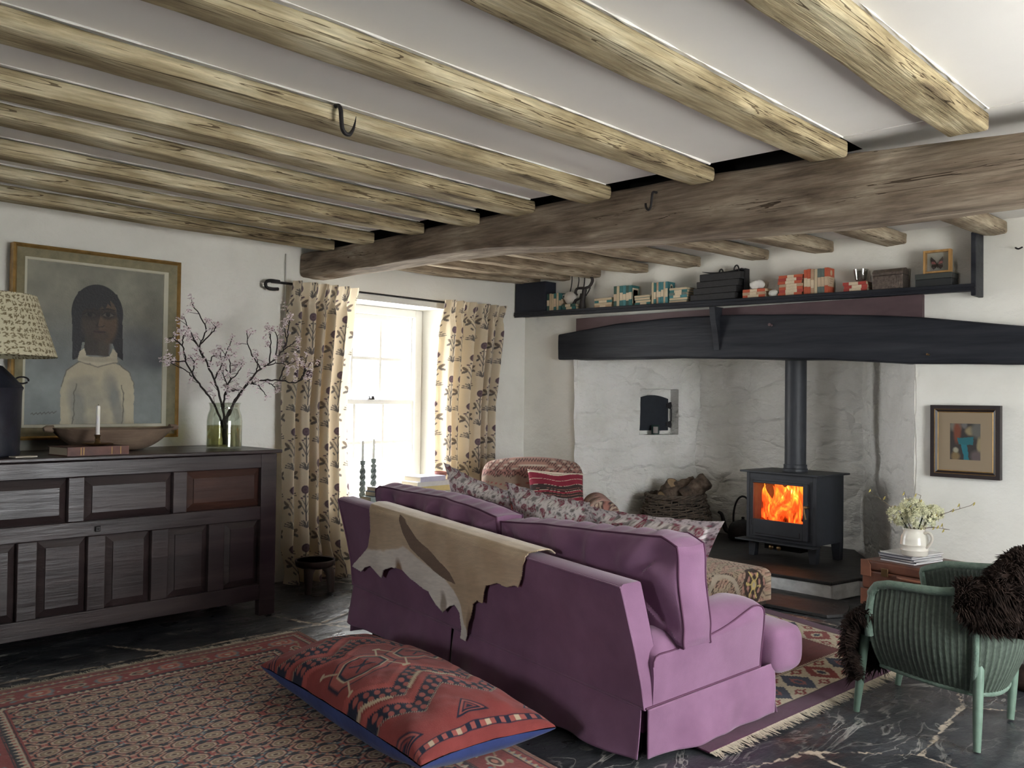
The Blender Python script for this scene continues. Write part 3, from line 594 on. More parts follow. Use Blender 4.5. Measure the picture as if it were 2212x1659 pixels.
pt = Paint(X, Z, (0, 0, 0)); pt.c = base * (1 - t) + blue * t
pt.ell(2.62, 1.60, .05, .05, (.09, .10, .11), soft=1.2, a=.8); pt.ell(2.5, 1.66, .10, .08, (.13, .14, .15), soft=1., a=.6)
W = fbm(P3 * 30., 8, 3) * .012; X2 = X + W; Z2 = Z + W
hair, skin = (.016, .016, .019), (.032, .022, .018)
pt.ell(2.240, 1.862, .156, .180, hair, soft=.02); pt.poly([(2.086, 1.87), (2.393, 1.87), (2.402, 1.575), (2.365, 1.60), (2.335, 1.68), (2.15, 1.68), (2.135, 1.58), (2.094, 1.565)], hair)
pt.poly([(2.168, 1.74), (2.304, 1.74), (2.312, 1.60), (2.16, 1.60)], (.036, .028, .022)); pt.ell(2.285, 1.66, .025, .05, (.055, .042, .032), soft=1.)
pt.poly([(2.146, 1.90), (2.355, 1.90), (2.358, 1.82), (2.345, 1.76), (2.31, 1.715), (2.262, 1.697), (2.235, 1.699), (2.19, 1.725), (2.158, 1.775), (2.146, 1.83)], skin)
pt.ell(2.305, 1.80, .048, .095, (.085, .052, .032), soft=.45, a=.95); pt.ell(2.315, 1.90, .035, .04, (.10, .062, .04), soft=.8, a=.7); pt.ell(2.262, 1.725, .035, .022, (.055, .036, .026), soft=.9); pt.ell(2.19, 1.79, .03, .05, (.045, .032, .025), soft=1.)
for a, b_, c_, d, w_ in ((2.192, 1.853, .040, .017, .45), (2.303, 1.860, .036, .016, 1.)):
    pt.ell(a, b_ + .004, c_ * 1.2, d * 1.7, (.020, .014, .012), soft=.6, a=.85); pt.ell(a, b_, c_ * .85, d * .72, (.075 * w_, .062 * w_, .052 * w_), soft=.25); pt.ell(a, b_ + .001, d * .85, d * .85, (.007, .006, .006), soft=.15); pt.line([(a - c_, b_ - .002), (a - .4 * c_, b_ + d * .8), (a + .4 * c_, b_ + d * .85), (a + c_, b_ + .002)], .003, (.008, .007, .007)); pt.line([(a - c_ * 1.1, b_ + .028), (a, b_ + .038), (a + c_ * 1.1, b_ + .030)], .0035, (.012, .009, .008))
pt.line([(2.252, 1.875), (2.246, 1.81), (2.236, 1.788), (2.248, 1.779)], .0028, (.012, .009, .008)); pt.ell(2.262, 1.80, .011, .028, (.095, .060, .038), soft=.9, a=.8); pt.line([(2.248, 1.779), (2.272, 1.781), (2.280, 1.79)], .0025, (.018, .012, .010))
pt.ell(2.250, 1.748, .034, .008, (.050, .026, .022), soft=.3); pt.line([(2.214, 1.749), (2.25, 1.747), (2.288, 1.75)], .0022, (.012, .008, .008))
pt.poly([(2.10, 1.87), (2.12, 1.99), (2.24, 2.03), (2.36, 1.99), (2.385, 1.86), (2.362, 1.85), (2.352, 1.905), (2.338, 1.93), (2.31, 1.955), (2.325, 1.905), (2.30, 1.93), (2.285, 1.888), (2.262, 1.915), (2.24, 1.882), (2.218, 1.90), (2.195, 1.886), (2.17, 1.892), (2.15, 1.875), (2.142, 1.82)], hair)
sw, sw2, shd = (.42, .37, .26), (.36, .32, .235), (.17, .18, .175)
pt.poly([(2.028, 1.165), (2.03, 1.40), (2.06, 1.50), (2.12, 1.55), (2.17, 1.565), (2.33, 1.565), (2.40, 1.54), (2.45, 1.49), (2.475, 1.40), (2.478, 1.165)], sw, X2, Z2)
for a, b_, c_, d, e_ in ((2.13, 1.26, .03, .10, .7), (2.37, 1.27, .022, .11, .7), (2.20, 1.36, .05, .05, .35), (2.33, 1.40, .03, .06, .5), (2.16, 1.44, .05, .02, .3), (2.27, 1.30, .06, .03, .25), (2.24, 1.20, .05, .03, .3)): pt.ell(a, b_, c_, d, shd, .2, soft=1.1, a=e_, X=X2, Y=Z2)
for l in ([(2.105, 1.17), (2.108, 1.36), (2.12, 1.42)], [(2.405, 1.17), (2.41, 1.33), (2.40, 1.42)], [(2.03, 1.40), (2.06, 1.50), (2.13, 1.555)], [(2.475, 1.40), (2.45, 1.49), (2.38, 1.555)]): pt.line(l, .003, (.12, .11, .09), X2, Z2, .004)
pt.poly([(2.135, 1.62), (2.165, 1.645), (2.18, 1.60), (2.25, 1.58), (2.32, 1.60), (2.335, 1.648), (2.365, 1.62), (2.37, 1.56), (2.25, 1.53), (2.125, 1.565)], (.46, .41, .30), X2, Z2); pt.line([(2.13, 1.56), (2.25, 1.53), (2.37, 1.56)], .0035, (.17, .16, .13), X2, Z2, .006); pt.ell(2.25, 1.575, .08, .012, sw2, soft=.8)
sg = [(1.865 + .0075 * k, 1.235 + .006 * math.sin(k * 2.1) + .0006 * k) for k in range(20)]; pt.line(sg, .0022, (.07, .07, .06), soft=.003)
pt.c *= (1 + .10 * fbm(P3 * 40., 9, 2))[..., None]
pgrid('canvas', P3, pt.c, mk('oil_paint', attr=True, rough=.55, bump=.25, bs=(90, 90, 90)), pic)

# ================================================================== lamp
lamp = thing('table_lamp', 'black canister table lamp with a sprigged paper shade on the sideboard', 'lamp', (1.46, 5.24, 1.026))
M_tin = mk('black_toleware', rough=.38, ramp=[(.35, (.010, .012, .020)), (.6, (.022, .024, .034)), (.85, (.06, .05, .045))], ns=(9, 9, 9), bump=.15, bs=(30, 30, 30))
mb = MB(); mb.lathe([(.0, 1.027), (.193, 1.027), (.196, 1.04), (.193, 1.06), (.200, 1.37), (.207, 1.385), (.200, 1.395), (.15, 1.455), (.105, 1.50), (.07, 1.51), (.07, 1.545), (.075, 1.55), (.03, 1.555), (.02, 1.62), (0, 1.62)], (1.46, 5.24, 0), 32); mb.build('base', M_tin, lamp, True)
mb = MB(); th = np.linspace(-.3, 2 * PI - .6, 16); mb.tube(np.stack([1.665 + .03 * np.cos(th) * 1.1, 5.24 + 0 * th, 1.428 + .018 * np.sin(th)], 1), .005, 6); mb.build('handle', M_iron, lamp, True)
mb = MB(); mb.tube([(1.46, 5.24, 1.62), (1.46, 5.24, 1.83)], .006); mb.build('stem', M_gold, lamp, True)
A, T = mesh2(ug(0, 2 * PI, 420), ug(0, 1, 130)); r = .365 - .105 * T; Zs = 1.552 + .325 * T; P3 = np.stack([1.46 + r * np.cos(A), 5.24 + r * np.sin(A), Zs], -1)
pt = Paint(A * .31, Zs, (.60, .555, .39)); cs = .034; rng = np.random.RandomState(4)
jx = np.floor(pt.X / cs); jz = np.floor(pt.Y / cs)
for k in range(7):
    hx = _h(jx.astype(np.int64), jz.astype(np.int64), np.int64(k), 3); hz = _h(jx.astype(np.int64), jz.astype(np.int64), np.int64(k), 5); hr = _h(jx.astype(np.int64), jz.astype(np.int64), np.int64(k), 7) * PI
    dx = pt.X - (jx + .15 + .7 * hx) * cs; dz = pt.Y - (jz + .15 + .7 * hz) * cs; d = np.sqrt(((dx * np.cos(hr) + dz * np.sin(hr)) / .0075) ** 2 + ((-dx * np.sin(hr) + dz * np.cos(hr)) / .0026) ** 2); pt.mask((1.2 - d) / .3, (.17, .13, .065))
M_shade = mk('paper_shade', attr=True, rough=.85, bump=.1, bs=(100, 100, 100)); pgrid('shade', P3, pt.c, M_shade, lamp, solid=.003)
# ================================================================== things on the sideboard
M_elm = mk('worn_elm', rough=.7, ramp=[(.25, (.085, .055, .038)), (.5, (.17, .115, .08)), (.8, (.27, .20, .14))], ns=(2, 9, 9), det=6., dist=.5, bump=.35, bs=(4, 40, 40))
bw = MB(); cx, cyy = 2.20, 5.33; U, V = mesh2(ug(-1, 1, 45), ug(0, 2 * PI, 40, ))
nl = 44; out = []; inn = []
def bowlsec(f, inner):
    R = []
    for t in ug(0, 1, 12):
        rr = (t ** .75) if not inner else (t ** .7) * .94; zz = 1.027 + .128 * (t ** 1.7) if not inner else 1.045 + .110 * (t ** 2.)
        a = np.arange(nl) * 2 * PI / nl; ca, sa = np.cos(a), np.sin(a); rx = .10 + .255 * rr if t > 0 else .0; ry = .06 + .125 * rr if t > 0 else .0
        ex = np.sign(ca) * np.abs(ca) ** .8; R.append(np.stack([cx + (rx if t > 0 else .0) * ex, cyy + ry * sa, np.full(nl, zz) + .010 * (np.abs(ca) ** 6) * t * t], 1))
    return np.array(R)
bw.grid(bowlsec(0, False), cv=True, flip=True); bw.grid(bowlsec(0, True), cv=True)
o1 = bowlsec(0, False)[-1]; i1 = bowlsec(0, True)[-1]; bw.grid(np.array([o1, i1]), cv=True, flip=True)
for s_ in (-1, 1): bw.tube([(cx + s_ * .34, cyy, 1.158), (cx + s_ * .375, cyy, 1.160), (cx + s_ * .39, cyy, 1.156)], [.022, .019, .013], 10)
tagd(bw.build('dough_bowl', M_elm, smooth=True), 'long hand-carved wooden trencher bowl on the sideboard below the portrait', 'bowl')
M_leather = mk('brown_leather_book', rough=.45, ramp=[(.3, (.06, .02, .015)), (.7, (.14, .05, .035))], ns=(14, 14, 14), bump=.15, bs=(90, 90, 90)); M_page = mk('page_block', (.50, .43, .32), .85, bump=.3, bs=(4, 4, 400))
def lyingbook(name, label, c, sx_, sy_, z, th, ang, mc, mp=None, group=None, parts=True, cat='book'):
    """book lying flat; spine along the local -y side"""
    ca, sa = math.cos(ang), math.sin(ang); A = np.array([ca, sa, 0]); B = np.array([-sa, ca, 0]); O = np.array([c[0], c[1], z])
    r = thing(name, label, cat, tuple(O), group); t = min(.004, th * .16); hx, hy = sx_ / 2, sy_ / 2
    mb = MB(); zc = (0, 0, 1)
    mb.fbox(O, A, B, zc, (-hx, hx), (-hy, hy), (0, t)); mb.fbox(O, A, B, zc, (-hx, hx), (-hy, hy), (th - t, th)); mb.fbox(O, A, B, zc, (-hx, hx), (-hy, -hy + t), (t, th - t))
    mb.build('cover', mc, r)
    mb = MB(); mb.fbox(O, A, B, zc, (-hx + .004, hx - .004), (-hy + t, hy - .004), (t, th - t)); mb.build('pages', mp or M_page, r)
    return r, O, A, B
r, O, A, B = lyingbook('leather_book', 'brown leather-bound book lying under the brass candlestick', (1.95, 5.045), .34, .215, 1.027, .047, .10, M_leather)
for x in (-.10, -.085, .07, .12): mb = MB(); mb.fbox(O, A, B, (0, 0, 1), (x, x + .004), (-.1085, -.1070), (.003, .044)); mb.build('spine_band', M_gold, r)
cs_ = thing('chamberstick', 'brass chamber candlestick standing on the brown leather book', 'candlestick', (2.0, 5.06, 1.075))
M_brass = mk('old_brass', (.30, .20, .10), .28, metal=.9, var=.3, vs=14.)
mb = MB(); mb.lathe([(.0, 1.076), (.05, 1.076), (.078, 1.084), (.081, 1.089), (.06, 1.086), (.02, 1.084), (.016, 1.092), (.011, 1.10), (.016, 1.106), (.011, 1.112), (.016, 1.128), (.019, 1.134), (0, 1.134)], (2.0, 5.06, 0), 28); mb.build('stick', M_brass, cs_, True)
cd = thing('candle', 'white dinner candle in the brass chamber candlestick', 'candle', (2.0, 5.06, 1.134)); M_wax = mk('white_wax', (.80, .79, .74), .4, sss=.3)
mb = MB(); mb.lathe([(0, 1.134), (.0105, 1.134), (.0105, 1.288), (.009, 1.293), (0, 1.295)], (2.0, 5.06, 0), 16); mb.build('shaft', M_wax, cd, True); mb = MB(); mb.tube([(2, 5.06, 1.294), (2.001, 5.06, 1.302)], .0012, 5); mb.build('wick', M_void, cd)
mb = MB(); mb.fbox((1.60, 4.99, 1.0275), (math.cos(.15), math.sin(.15), 0), (-math.sin(.15), math.cos(.15), 0), (0, 0, 1), (-.055, .055), (-.035, .035), (0, .006)); tagd(mb.build('card', mk('cream_card', (.55, .5, .42), .8)), 'small cream card lying beside the black lamp base', 'card')
# vase of blossom
VX, VY = 2.832, 5.19
vase = thing('glass_vase', 'clear glass jar vase holding blossom branches at the right of the sideboard', 'vase', (VX, VY, 1.027))
prof = [(.0, 1.028), (.102, 1.028), (.108, 1.034), (.108, 1.20), (.103, 1.235), (.092, 1.268), (.090, 1.285), (.094, 1.305), (.100, 1.312), (.096, 1.314), (.088, 1.300), (.086, 1.285), (.088, 1.268), (.099, 1.235), (.104, 1.20), (.104, 1.040), (0, 1.036)]
mb = MB(); mb.lathe(prof, (VX, VY, 0), 40); mb.build('jar', thin_glass('vase_glass', (.90, .93, .89), .05), vase, True)
mb = MB(); mb.lathe([(0, 1.037), (.103, 1.041), (.103, 1.172), (0, 1.172)], (VX, VY, 0), 40); mb.build('water', thin_glass('cloudy_water', (.66, .62, .42), .03), vase, True)
M_bark = mk('twig_bark', (.022, .016, .015), .85, var=.4, vs=40., bump=.4, bs=(90, 90, 90)); M_bloss = mk('pale_pink_blossom', (.88, .79, .80), .7, var=.10, vs=30.); M_bloss2 = mk('mauve_bud', (.35, .20, .22), .7)
rb = random.Random(11)
def blossom(mb, c, r):
    for q in range(5):
        a = q * 2 * PI / 5 + rb.random(); t = rb.uniform(-.5, .9); d = np.array([math.cos(a) * math.cos(t), math.sin(a) * math.cos(t), math.sin(t)]); s = unit(np.cross(d, (rb.random(), rb.random(), 1.)))
        p = np.asarray(c); nrm = np.cross(d, s) * r * .25
        mb.add([p, p + d * r * .55 + s * r * .38 + nrm, p + d * r, p + d * r * .55 - s * r * .38 + nrm, p + d * r * .5 - nrm * .6], [(0, 1, 4), (1, 2, 4), (2, 3, 4), (3, 0, 4)], 0 if rb.random() < .85 else 1)
def branch(label, pts, subs):
    root = thing('blossom_branch', label, 'branch', (VX, VY, 1.05), 'blossom branches in the glass vase')
    st = MB(); bl = MB(); path = smooth_path(pts, 7); n = len(path); J = np.array([[rb.uniform(-.006, .006) for _ in range(3)] for _ in range(n)]); J[0] = 0; path = path + J
    st.tube(path, np.linspace(.0085, .003, n), 7); ends = [path[-1]]
    for (f, tip) in subs:
        k = int(f * (n - 1)); a = path[k]; tip = np.asarray(tip, float); mid = (a + tip) / 2 + np.array([rb.uniform(-.03, .03), rb.uniform(-.02, .02), rb.uniform(.0, .03)])
        sp = smooth_path([a, mid, tip], 6); sp = sp + np.array([[rb.uniform(-.004, .004) for _ in range(3)] for _ in sp]); sp[0] = a; st.tube(sp, np.linspace(.0046, .0022, len(sp)), 6); ends.append(sp[-1])
        for q in (4, 7, 9):
            d = unit(np.array([rb.uniform(-1, 1), rb.uniform(-.6, .6), rb.uniform(-.2, 1)])) * rb.uniform(.03, .075); tp = sp[q] + d; st.tube([sp[q], sp[q] + d * .6 + np.array([0, 0, .006]), tp], [.0018, .0014, .001], 5); ends.append(tp)
    for q in range(int(n * .35), n, 3):
        d = unit(np.array([rb.uniform(-1, 1), rb.uniform(-.6, .6), rb.uniform(-.1, 1)])) * rb.uniform(.025, .07); tp = path[q] + d; st.tube([path[q], path[q] + d * .55, tp], [.002, .0015, .001], 5); ends.append(tp)
    for e in ends:
        for q in range(rb.randint(6, 13)): blossom(bl, e + np.array([rb.gauss(0, .009), rb.gauss(0, .009), rb.gauss(-.002, .011)]), rb.uniform(.008, .013))
    st.build('stem', M_bark, root, True); b = bl.build('blossoms', [M_bloss, M_bloss2], root, recalc=False); b['kind'] = 'stuff'
v0 = lambda a, b: (VX + a, VY + b, 1.05)
branch('blossom branch arching left towards the picture frame', [v0(.0, 0), (VX - .01, VY, 1.17), (VX - .09, VY + .03, 1.35), (2.62, 5.22, 1.50), (2.56, 5.22, 1.66), (2.57, 5.2, 1.76)], [(.55, (2.47, 5.22, 1.56)), (.7, (2.44, 5.18, 1.55)), (.8, (2.46, 5.2, 1.70)), (.62, (2.64, 5.28, 1.60))])
branch('blossom branch reaching highest on the left of the vase', [v0(.01, .01), (VX, VY, 1.18), (VX - .05, VY - .02, 1.36), (2.73, 5.20, 1.52), (2.66, 5.2, 1.66), (2.69, 5.18, 1.78), (2.61, 5.2, 1.92)], [(.6, (2.56, 5.22, 1.84)), (.7, (2.74, 5.14, 1.80)), (.45, (2.83, 5.12, 1.72)), (.55, (2.62, 5.25, 1.72)), (.5, (2.80, 5.25, 1.62))])
branch('blossom branch with the thickest stem leaning right over the curtain', [v0(-.01, -.01), (VX, VY, 1.18), (VX + .07, VY - .02, 1.34), (3.02, 5.16, 1.50), (3.16, 5.15, 1.60), (3.24, 5.14, 1.72), (3.26, 5.14, 1.90)], [(.55, (2.98, 5.2, 1.78)), (.62, (3.08, 5.1, 1.80)), (.7, (3.16, 5.18, 1.81)), (.75, (3.30, 5.1, 1.74)), (.6, (3.24, 5.12, 1.56)), (.85, (3.22, 5.14, 1.86)), (.5, (3.0, 5.12, 1.62))])
branch('blossom branch sweeping lowest and furthest right', [v0(.02, 0), (VX + .01, VY, 1.18), (VX + .09, VY + .03, 1.33), (3.02, 5.22, 1.44), (3.20, 5.2, 1.47), (3.36, 5.18, 1.46), (3.46, 5.18, 1.60)], [(.7, (3.30, 5.1, 1.60)), (.85, (3.38, 5.12, 1.56)), (.6, (3.24, 5.25, 1.40)), (.5, (3.08, 5.1, 1.36)), (.92, (3.44, 5.2, 1.64))])
branch('short blossom branch rising in the middle of the vase', [v0(.015, .015), (VX, VY + .01, 1.2), (VX + .01, VY + .02, 1.36), (2.88, 5.22, 1.47), (2.86, 5.2, 1.60)], [(.6, (2.78, 5.16, 1.52)), (.7, (2.95, 5.2, 1.58)), (.5, (2.90, 5.1, 1.40)), (.8, (2.80, 5.2, 1.63))])

# ================================================================== stool
stl = thing('stool', 'small round carved wooden stool on three legs in front of the left curtain', 'stool', (3.60, 5.30, 0)); M_dkw = mk('dark_carved_wood', rough=.55, ramp=[(.3, (.025, .018, .015)), (.7, (.07, .05, .04))], ns=(9, 9, 3), bump=.4, bs=(40, 40, 12))
M_dkw2 = mk('worn_seat', rough=.5, ramp=[(.3, (.11, .09, .075)), (.7, (.24, .21, .18))], ns=(9, 9, 9), bump=.3, bs=(40, 40, 12))
mb = MB(); mb.lathe([(.0, .165), (.10, .165), (.125, .175), (.135, .19), (.14, .215), (.135, .222), (.125, .218)], (3.60, 5.30, 0), 32); mb.lathe([(.125, .218), (.10, .204), (0, .196)], (3.60, 5.30, 0), 32, 1); mb.build('seat', [M_dkw, M_dkw2], stl, True)
for a in (3.75, 5.25, 1.4):
    mb = MB(); c, s_ = math.cos(a), math.sin(a); pts = [(3.60 + c * .085, 5.30 + s_ * .085, .175), (3.60 + c * .112, 5.30 + s_ * .112, .14), (3.60 + c * .12, 5.30 + s_ * .12, .07), (3.60 + c * .122, 5.30 + s_ * .122, .0)]; mb.tube(smooth_path(pts, 5), np.linspace(.036, .023, 16), 10); mb.build('leg', M_dkw, stl, True)
# iron hook on the joist
hk = thing('iron_hook', 'large curved iron meat hook hanging from the pale oak joist', 'hook', (2.02, 2.815, 2.365))
mb = MB(); pts = [(1.99, 2.846, 2.475), (1.992, 2.825, 2.472), (1.992, 2.812, 2.455), (1.993, 2.808, 2.42), (1.998, 2.808, 2.385), (2.012, 2.808, 2.368), (2.032, 2.808, 2.368), (2.048, 2.808, 2.39), (2.057, 2.808, 2.418), (2.062, 2.808, 2.445)]
pth = smooth_path(pts, 5); mb.tube(pth, np.concatenate([np.full(len(pth) - 16, .0085), np.linspace(.0085, .001, 16)]), 8); mb.build('hook', M_iron, hk, True)
hs = thing('iron_staple', 'small iron staple hook fixed to the face of the main beam', 'hook', (3.70, 2.56, 2.31))
mb = MB(); mb.tube(smooth_path([(3.722, 2.545, 2.405), (3.69, 2.547, 2.40), (3.685, 2.55, 2.36), (3.685, 2.556, 2.325), (3.685, 2.57, 2.315), (3.685, 2.583, 2.33), (3.685, 2.586, 2.35)], 5), .006); mb.build('staple', M_iron, hs, True)

# ================================================================== sofa
SA = np.array([2.78, 1.93, 0.]); SU = unit((.131, .991, 0)); SV = np.array([SU[1], -SU[0], 0.])
def SP(u, v, z):
    u, v, z = np.broadcast_arrays(np.asarray(u, float), np.asarray(v, float), np.asarray(z, float))
    zz = z + .055 * u * np.clip((z - .01) / .25, 0, 1); return SA + SU * u[..., None] + SV * v[..., None] + np.array([0, 0, 1.]) * zz[..., None]
M_sofa = mk('plum_linen', rough=.85, ramp=[(.3, (.185, .090, .158)), (.7, (.245, .125, .212))], ns=(5, 5, 5), bump=.25, bs=(220, 220, 220), sheen=.25, spec=.2, bd=.004)
M_pipe = mk('plum_piping', (.10, .035, .075), .85)
sofa = thing('sofa', 'plum loose-covered sofa seen from behind, hide thrown over its back', 'sofa', tuple(SA + SU * 1.1 + SV * .45))
LS = 2.22
BK = [(-.005, .195), (-.012, .30), (-.03, .42), (-.052, .54), (-.075, .645), (-.073, .656), (-.062, .662), (.018, .664), (.03, .660), (.036, .65), (.055, .54), (.075, .42), (.09, .20)]
us = ug(.0, LS, 60); BKd = []
for a, b_ in zip(BK[:-1], BK[1:]):
    k = max(1, int(math.hypot(b_[0] - a[0], b_[1] - a[1]) / .03)); BKd += [(a[0] + (b_[0] - a[0]) * t / k, a[1] + (b_[1] - a[1]) * t / k) for t in range(k)]
BKd.append(BK[-1]); BKa = np.array(BKd)
Ug, J = mesh2(us, np.arange(len(BKa))); v_ = BKa[J, 0]; z_ = BKa[J, 1]; nsy = fbm(np.stack([Ug * 4, v_ * 4, z_ * 4], -1), 41, 2) * .006
lean = lambda z: .06 * np.clip((np.asarray(z, float) - .2) / .45, 0, 1)
mb = MB(); mb.grid(SP(Ug + lean(z_), v_ + nsy, z_)); k = len(BKa)
for i in (0, len(us) - 1): mb.add(SP(us[i] + lean(BKa[:, 1]), BKa[:, 0], BKa[:, 1]), [tuple(range(k))])
mb.build('back_frame', M_sofa, sofa, smooth=True)
pp = MB(); pp.tube(SP(ug(.06, LS + .06, 40), np.full(40, -.078), np.full(40, .651)), .005, 6)
for u in (.0, LS): zz5 = np.array([.2, .3, .42, .54, .65]); pp.tube(SP(u + lean(zz5), np.array([-.008, -.014, -.032, -.056, -.078]), np.array([.2, .3, .42, .54, .65])), .005, 6)
pp.tube(SP(ug(0, LS, 40), np.full(40, -.008), np.full(40, .203)), .0045, 6)
pp.build('back_piping', M_sofa, sofa, smooth=True)
def resamp(p, n):
    p = smooth_path([(*q, 0) for q in p], 6)[:, :2]; d = np.concatenate([[0], np.cumsum(np.hypot(*np.diff(p, axis=0).T))]); t = np.linspace(0, d[-1], n); return np.stack([np.interp(t, d, p[:, 0]), np.interp(t, d, p[:, 1])], 1)
AEND = resamp([(.04, .19), (.045, .30), (.05, .385), (.15, .397), (.27, .407), (.40, .425), (.50, .447), (.61, .482), (.67, .498), (.715, .49), (.737, .465), (.735, .41), (.722, .33), (.712, .26), (.71, .19)], 60)
ACRN = resamp([(.04, .19), (.045, .32), (.06, .445), (.2, .470), (.35, .500), (.47, .516), (.6, .518), (.69, .514), (.755, .497), (.792, .462), (.80, .41), (.79, .34), (.778, .27), (.775, .19)], 60)
def arm(u0, s_):
    mb = MB(); R = []
    for du, w in ((.0, 0), (.004, .08), (.015, .28), (.035, .55), (.065, .86), (.10, 1.), (.14, .95), (.175, .75), (.195, .45), (.2, .2)):
        q = AEND * (1 - w) + ACRN * w; R.append(SP(np.full(60, u0 + s_ * du), q[:, 0], q[:, 1]))
    mb.grid(np.array(R)); k = 60; mb.f += [list(range(k)), list(range(9 * k, 10 * k))]; mb.m += [0, 0]; o = mb.build('arm', M_sofa, sofa, smooth=True)
    p = AEND[8:]; pb = MB(); pb.tube(SP(np.full(len(p), u0 - s_ * .001), p[:, 0], p[:, 1]), .0035, 6); pb.tube(SP(np.full(6, u0 - s_ * .002), ug(.0, .71, 6), ug(.203, .237, 6)), .004, 6); pb.build('arm_piping', M_pipe, o, True)
arm(.0, 1); arm(LS, -1)
mb = MB(); sec = [(.09, .2), (.09, .40), (.70, .40), (.70, .2)]; mb.hexa([*SP(np.array([.2, .2, 2.02, 2.02]), np.array([.06, .78, .78, .06]), np.full(4, .12)), *SP(np.array([.2, .2, 2.02, 2.02]), np.array([.06, .78, .78, .06]), np.full(4, .26))]); mb.build('seat_base', M_sofa, sofa)
def cushionbox(name, u0, u1, fv, zb, zt, th, mat, seed, wr=.016, pipe=True, nu=150, nz=60):
    """boxed cushion: fv(u,s) back-face v, zb/zt(u) bottom and top heights, th thickness"""
    u = ug(0, 1, nu); s = ug(0, 1, nz); Ug, Sg = mesh2(u, s); e = lambda x: 1 - (2 * x - 1) ** 2
    edge = np.minimum(np.minimum(Ug, 1 - Ug) * (u1 - u0) / .09, np.minimum(Sg, 1 - Sg) * .45 / .09)
    pf = (np.clip(e(Ug), 0, 1) * np.clip(e(Sg), 0, 1)) ** .45
    uu = u0 + (u1 - u0) * Ug; zz = zb(uu) + (zt(uu) - zb(uu)) * Sg
    perp = np.where(np.minimum(Ug, 1 - Ug) * (u1 - u0) > np.minimum(Sg, 1 - Sg) * .45, uu * 26, zz * 26)
    wrn = wr * np.sin(perp + 3 * vnoise(np.stack([uu * 6, zz * 6, 0 * uu], -1), seed)) * np.exp(-((edge - 1.1) / .9) ** 2) * (1 + vnoise(np.stack([uu * 9, zz * 9, 0 * uu + 3], -1), seed) * 2)
    vb = fv(uu, Sg) - .055 * pf + wrn; vf = fv(uu, Sg) + th + .06 * pf
    mb = MB(); mb.grid(SP(uu, vb, zz)); mb.grid(SP(uu, vf, zz), flip=True)
    def band(ua, za, va):
        T = ug(0, 1, 9); bl = np.sin(T * PI) * .014; R = []
        cu_, cz = (u0 + u1) / 2, .6
        tp_ = np.clip(np.sin(np.linspace(0, PI, len(ua))) * 5, 0, 1)
        for t, b_ in zip(T, bl):
            b_ = b_ * tp_; du = np.where(np.abs(ua - u0) < 1e-6, -b_, np.where(np.abs(ua - u1) < 1e-6, b_, 0)); dz = np.where(Sedge == 1, b_, np.where(Sedge == 0, -b_, 0)); w_ = .006 * np.sin((ua + za) * 60 + seed) * math.sin(t * PI)
            R.append(SP(ua + du, va * (1 - t) + (va + th) * t, za + dz + w_))
        mb.grid(np.array(R))
    for sl, sv in (((slice(None), -1), 1), ((slice(None), 0), 0), ((0, slice(None)), .5), ((-1, slice(None)), .5)):
        Sedge = np.full(uu[sl].shape, sv); band(uu[sl], zz[sl], fv(uu[sl], Sg[sl]) + wrn[sl])
    o = mb.build(name, mat, sofa, smooth=True)
    if pipe:
        pb = MB()
        for dv in (0, th):
            for sl in ((slice(None), -1), (0, slice(None)), (-1, slice(None)), (slice(None), 0)): pb.tube(SP(uu[sl], fv(uu[sl], Sg[sl]) + wrn[sl] + dv - (.003 if dv == 0 else -.003), zz[sl]), .0045, 6)
        pb.build('piping', M_pipe, o, True)
    return o
cushionbox('back_cushion', -.03, 1.055, lambda u, s: .135 + .055 * (1 - s) + 0 * u, lambda u: .405 + .035 * np.clip(u, 0, .12) / .12 * 0 + 0 * u, lambda u: interp(u, [(-.03, .800), (.05, .825), (.37, .79), (.75, .755), (1.05, .715)]), .155, M_sofa, 3)
cushionbox('back_cushion', 1.06, 2.19, lambda u, s: .115 + .055 * (1 - s) + 0 * u, lambda u: .405 + 0 * u, lambda u: interp(u, [(1.06, .735), (1.2, .752), (1.5, .765), (1.85, .745), (2.14, .735), (2.19, .71)]), .155, M_sofa, 7)
# seat cushion, T-shaped in front of the arms
mb = MB(); n = 26; th_ = ug(0, 2 * PI, n + 1)[:-1]; R = []
for u, sc in ((-.035, .55), (-.03, .8), (-.01, .95), (.04, 1.), (.6, 1.03), (1.1, 1.), (1.6, 1.03), (2.18, 1.), (2.23, .95), (2.25, .8), (2.255, .55)):
    c_, s_ = np.cos(th_), np.sin(th_); ex = np.sign(c_) * np.abs(c_) ** .6; ez = np.sign(s_) * np.abs(s_) ** .6; R.append(SP(np.full(n, u), .885 + .115 * sc * ex, .285 + .105 * sc * ez))
mb.grid(np.array(R), cv=True); mb.f += [list(range(n)), list(range(10 * n, 11 * n))]; mb.m += [0, 0]
mb.hexa([*SP(np.array([.2, .2, 2.02, 2.02]), np.array([.08, .86, .86, .08]), np.full(4, .262)), *SP(np.array([.2, .2, 2.02, 2.02]), np.array([.08, .86, .86, .08]), np.full(4, .385))])
mb.build('seat_cushion', M_sofa, sofa, smooth=True)
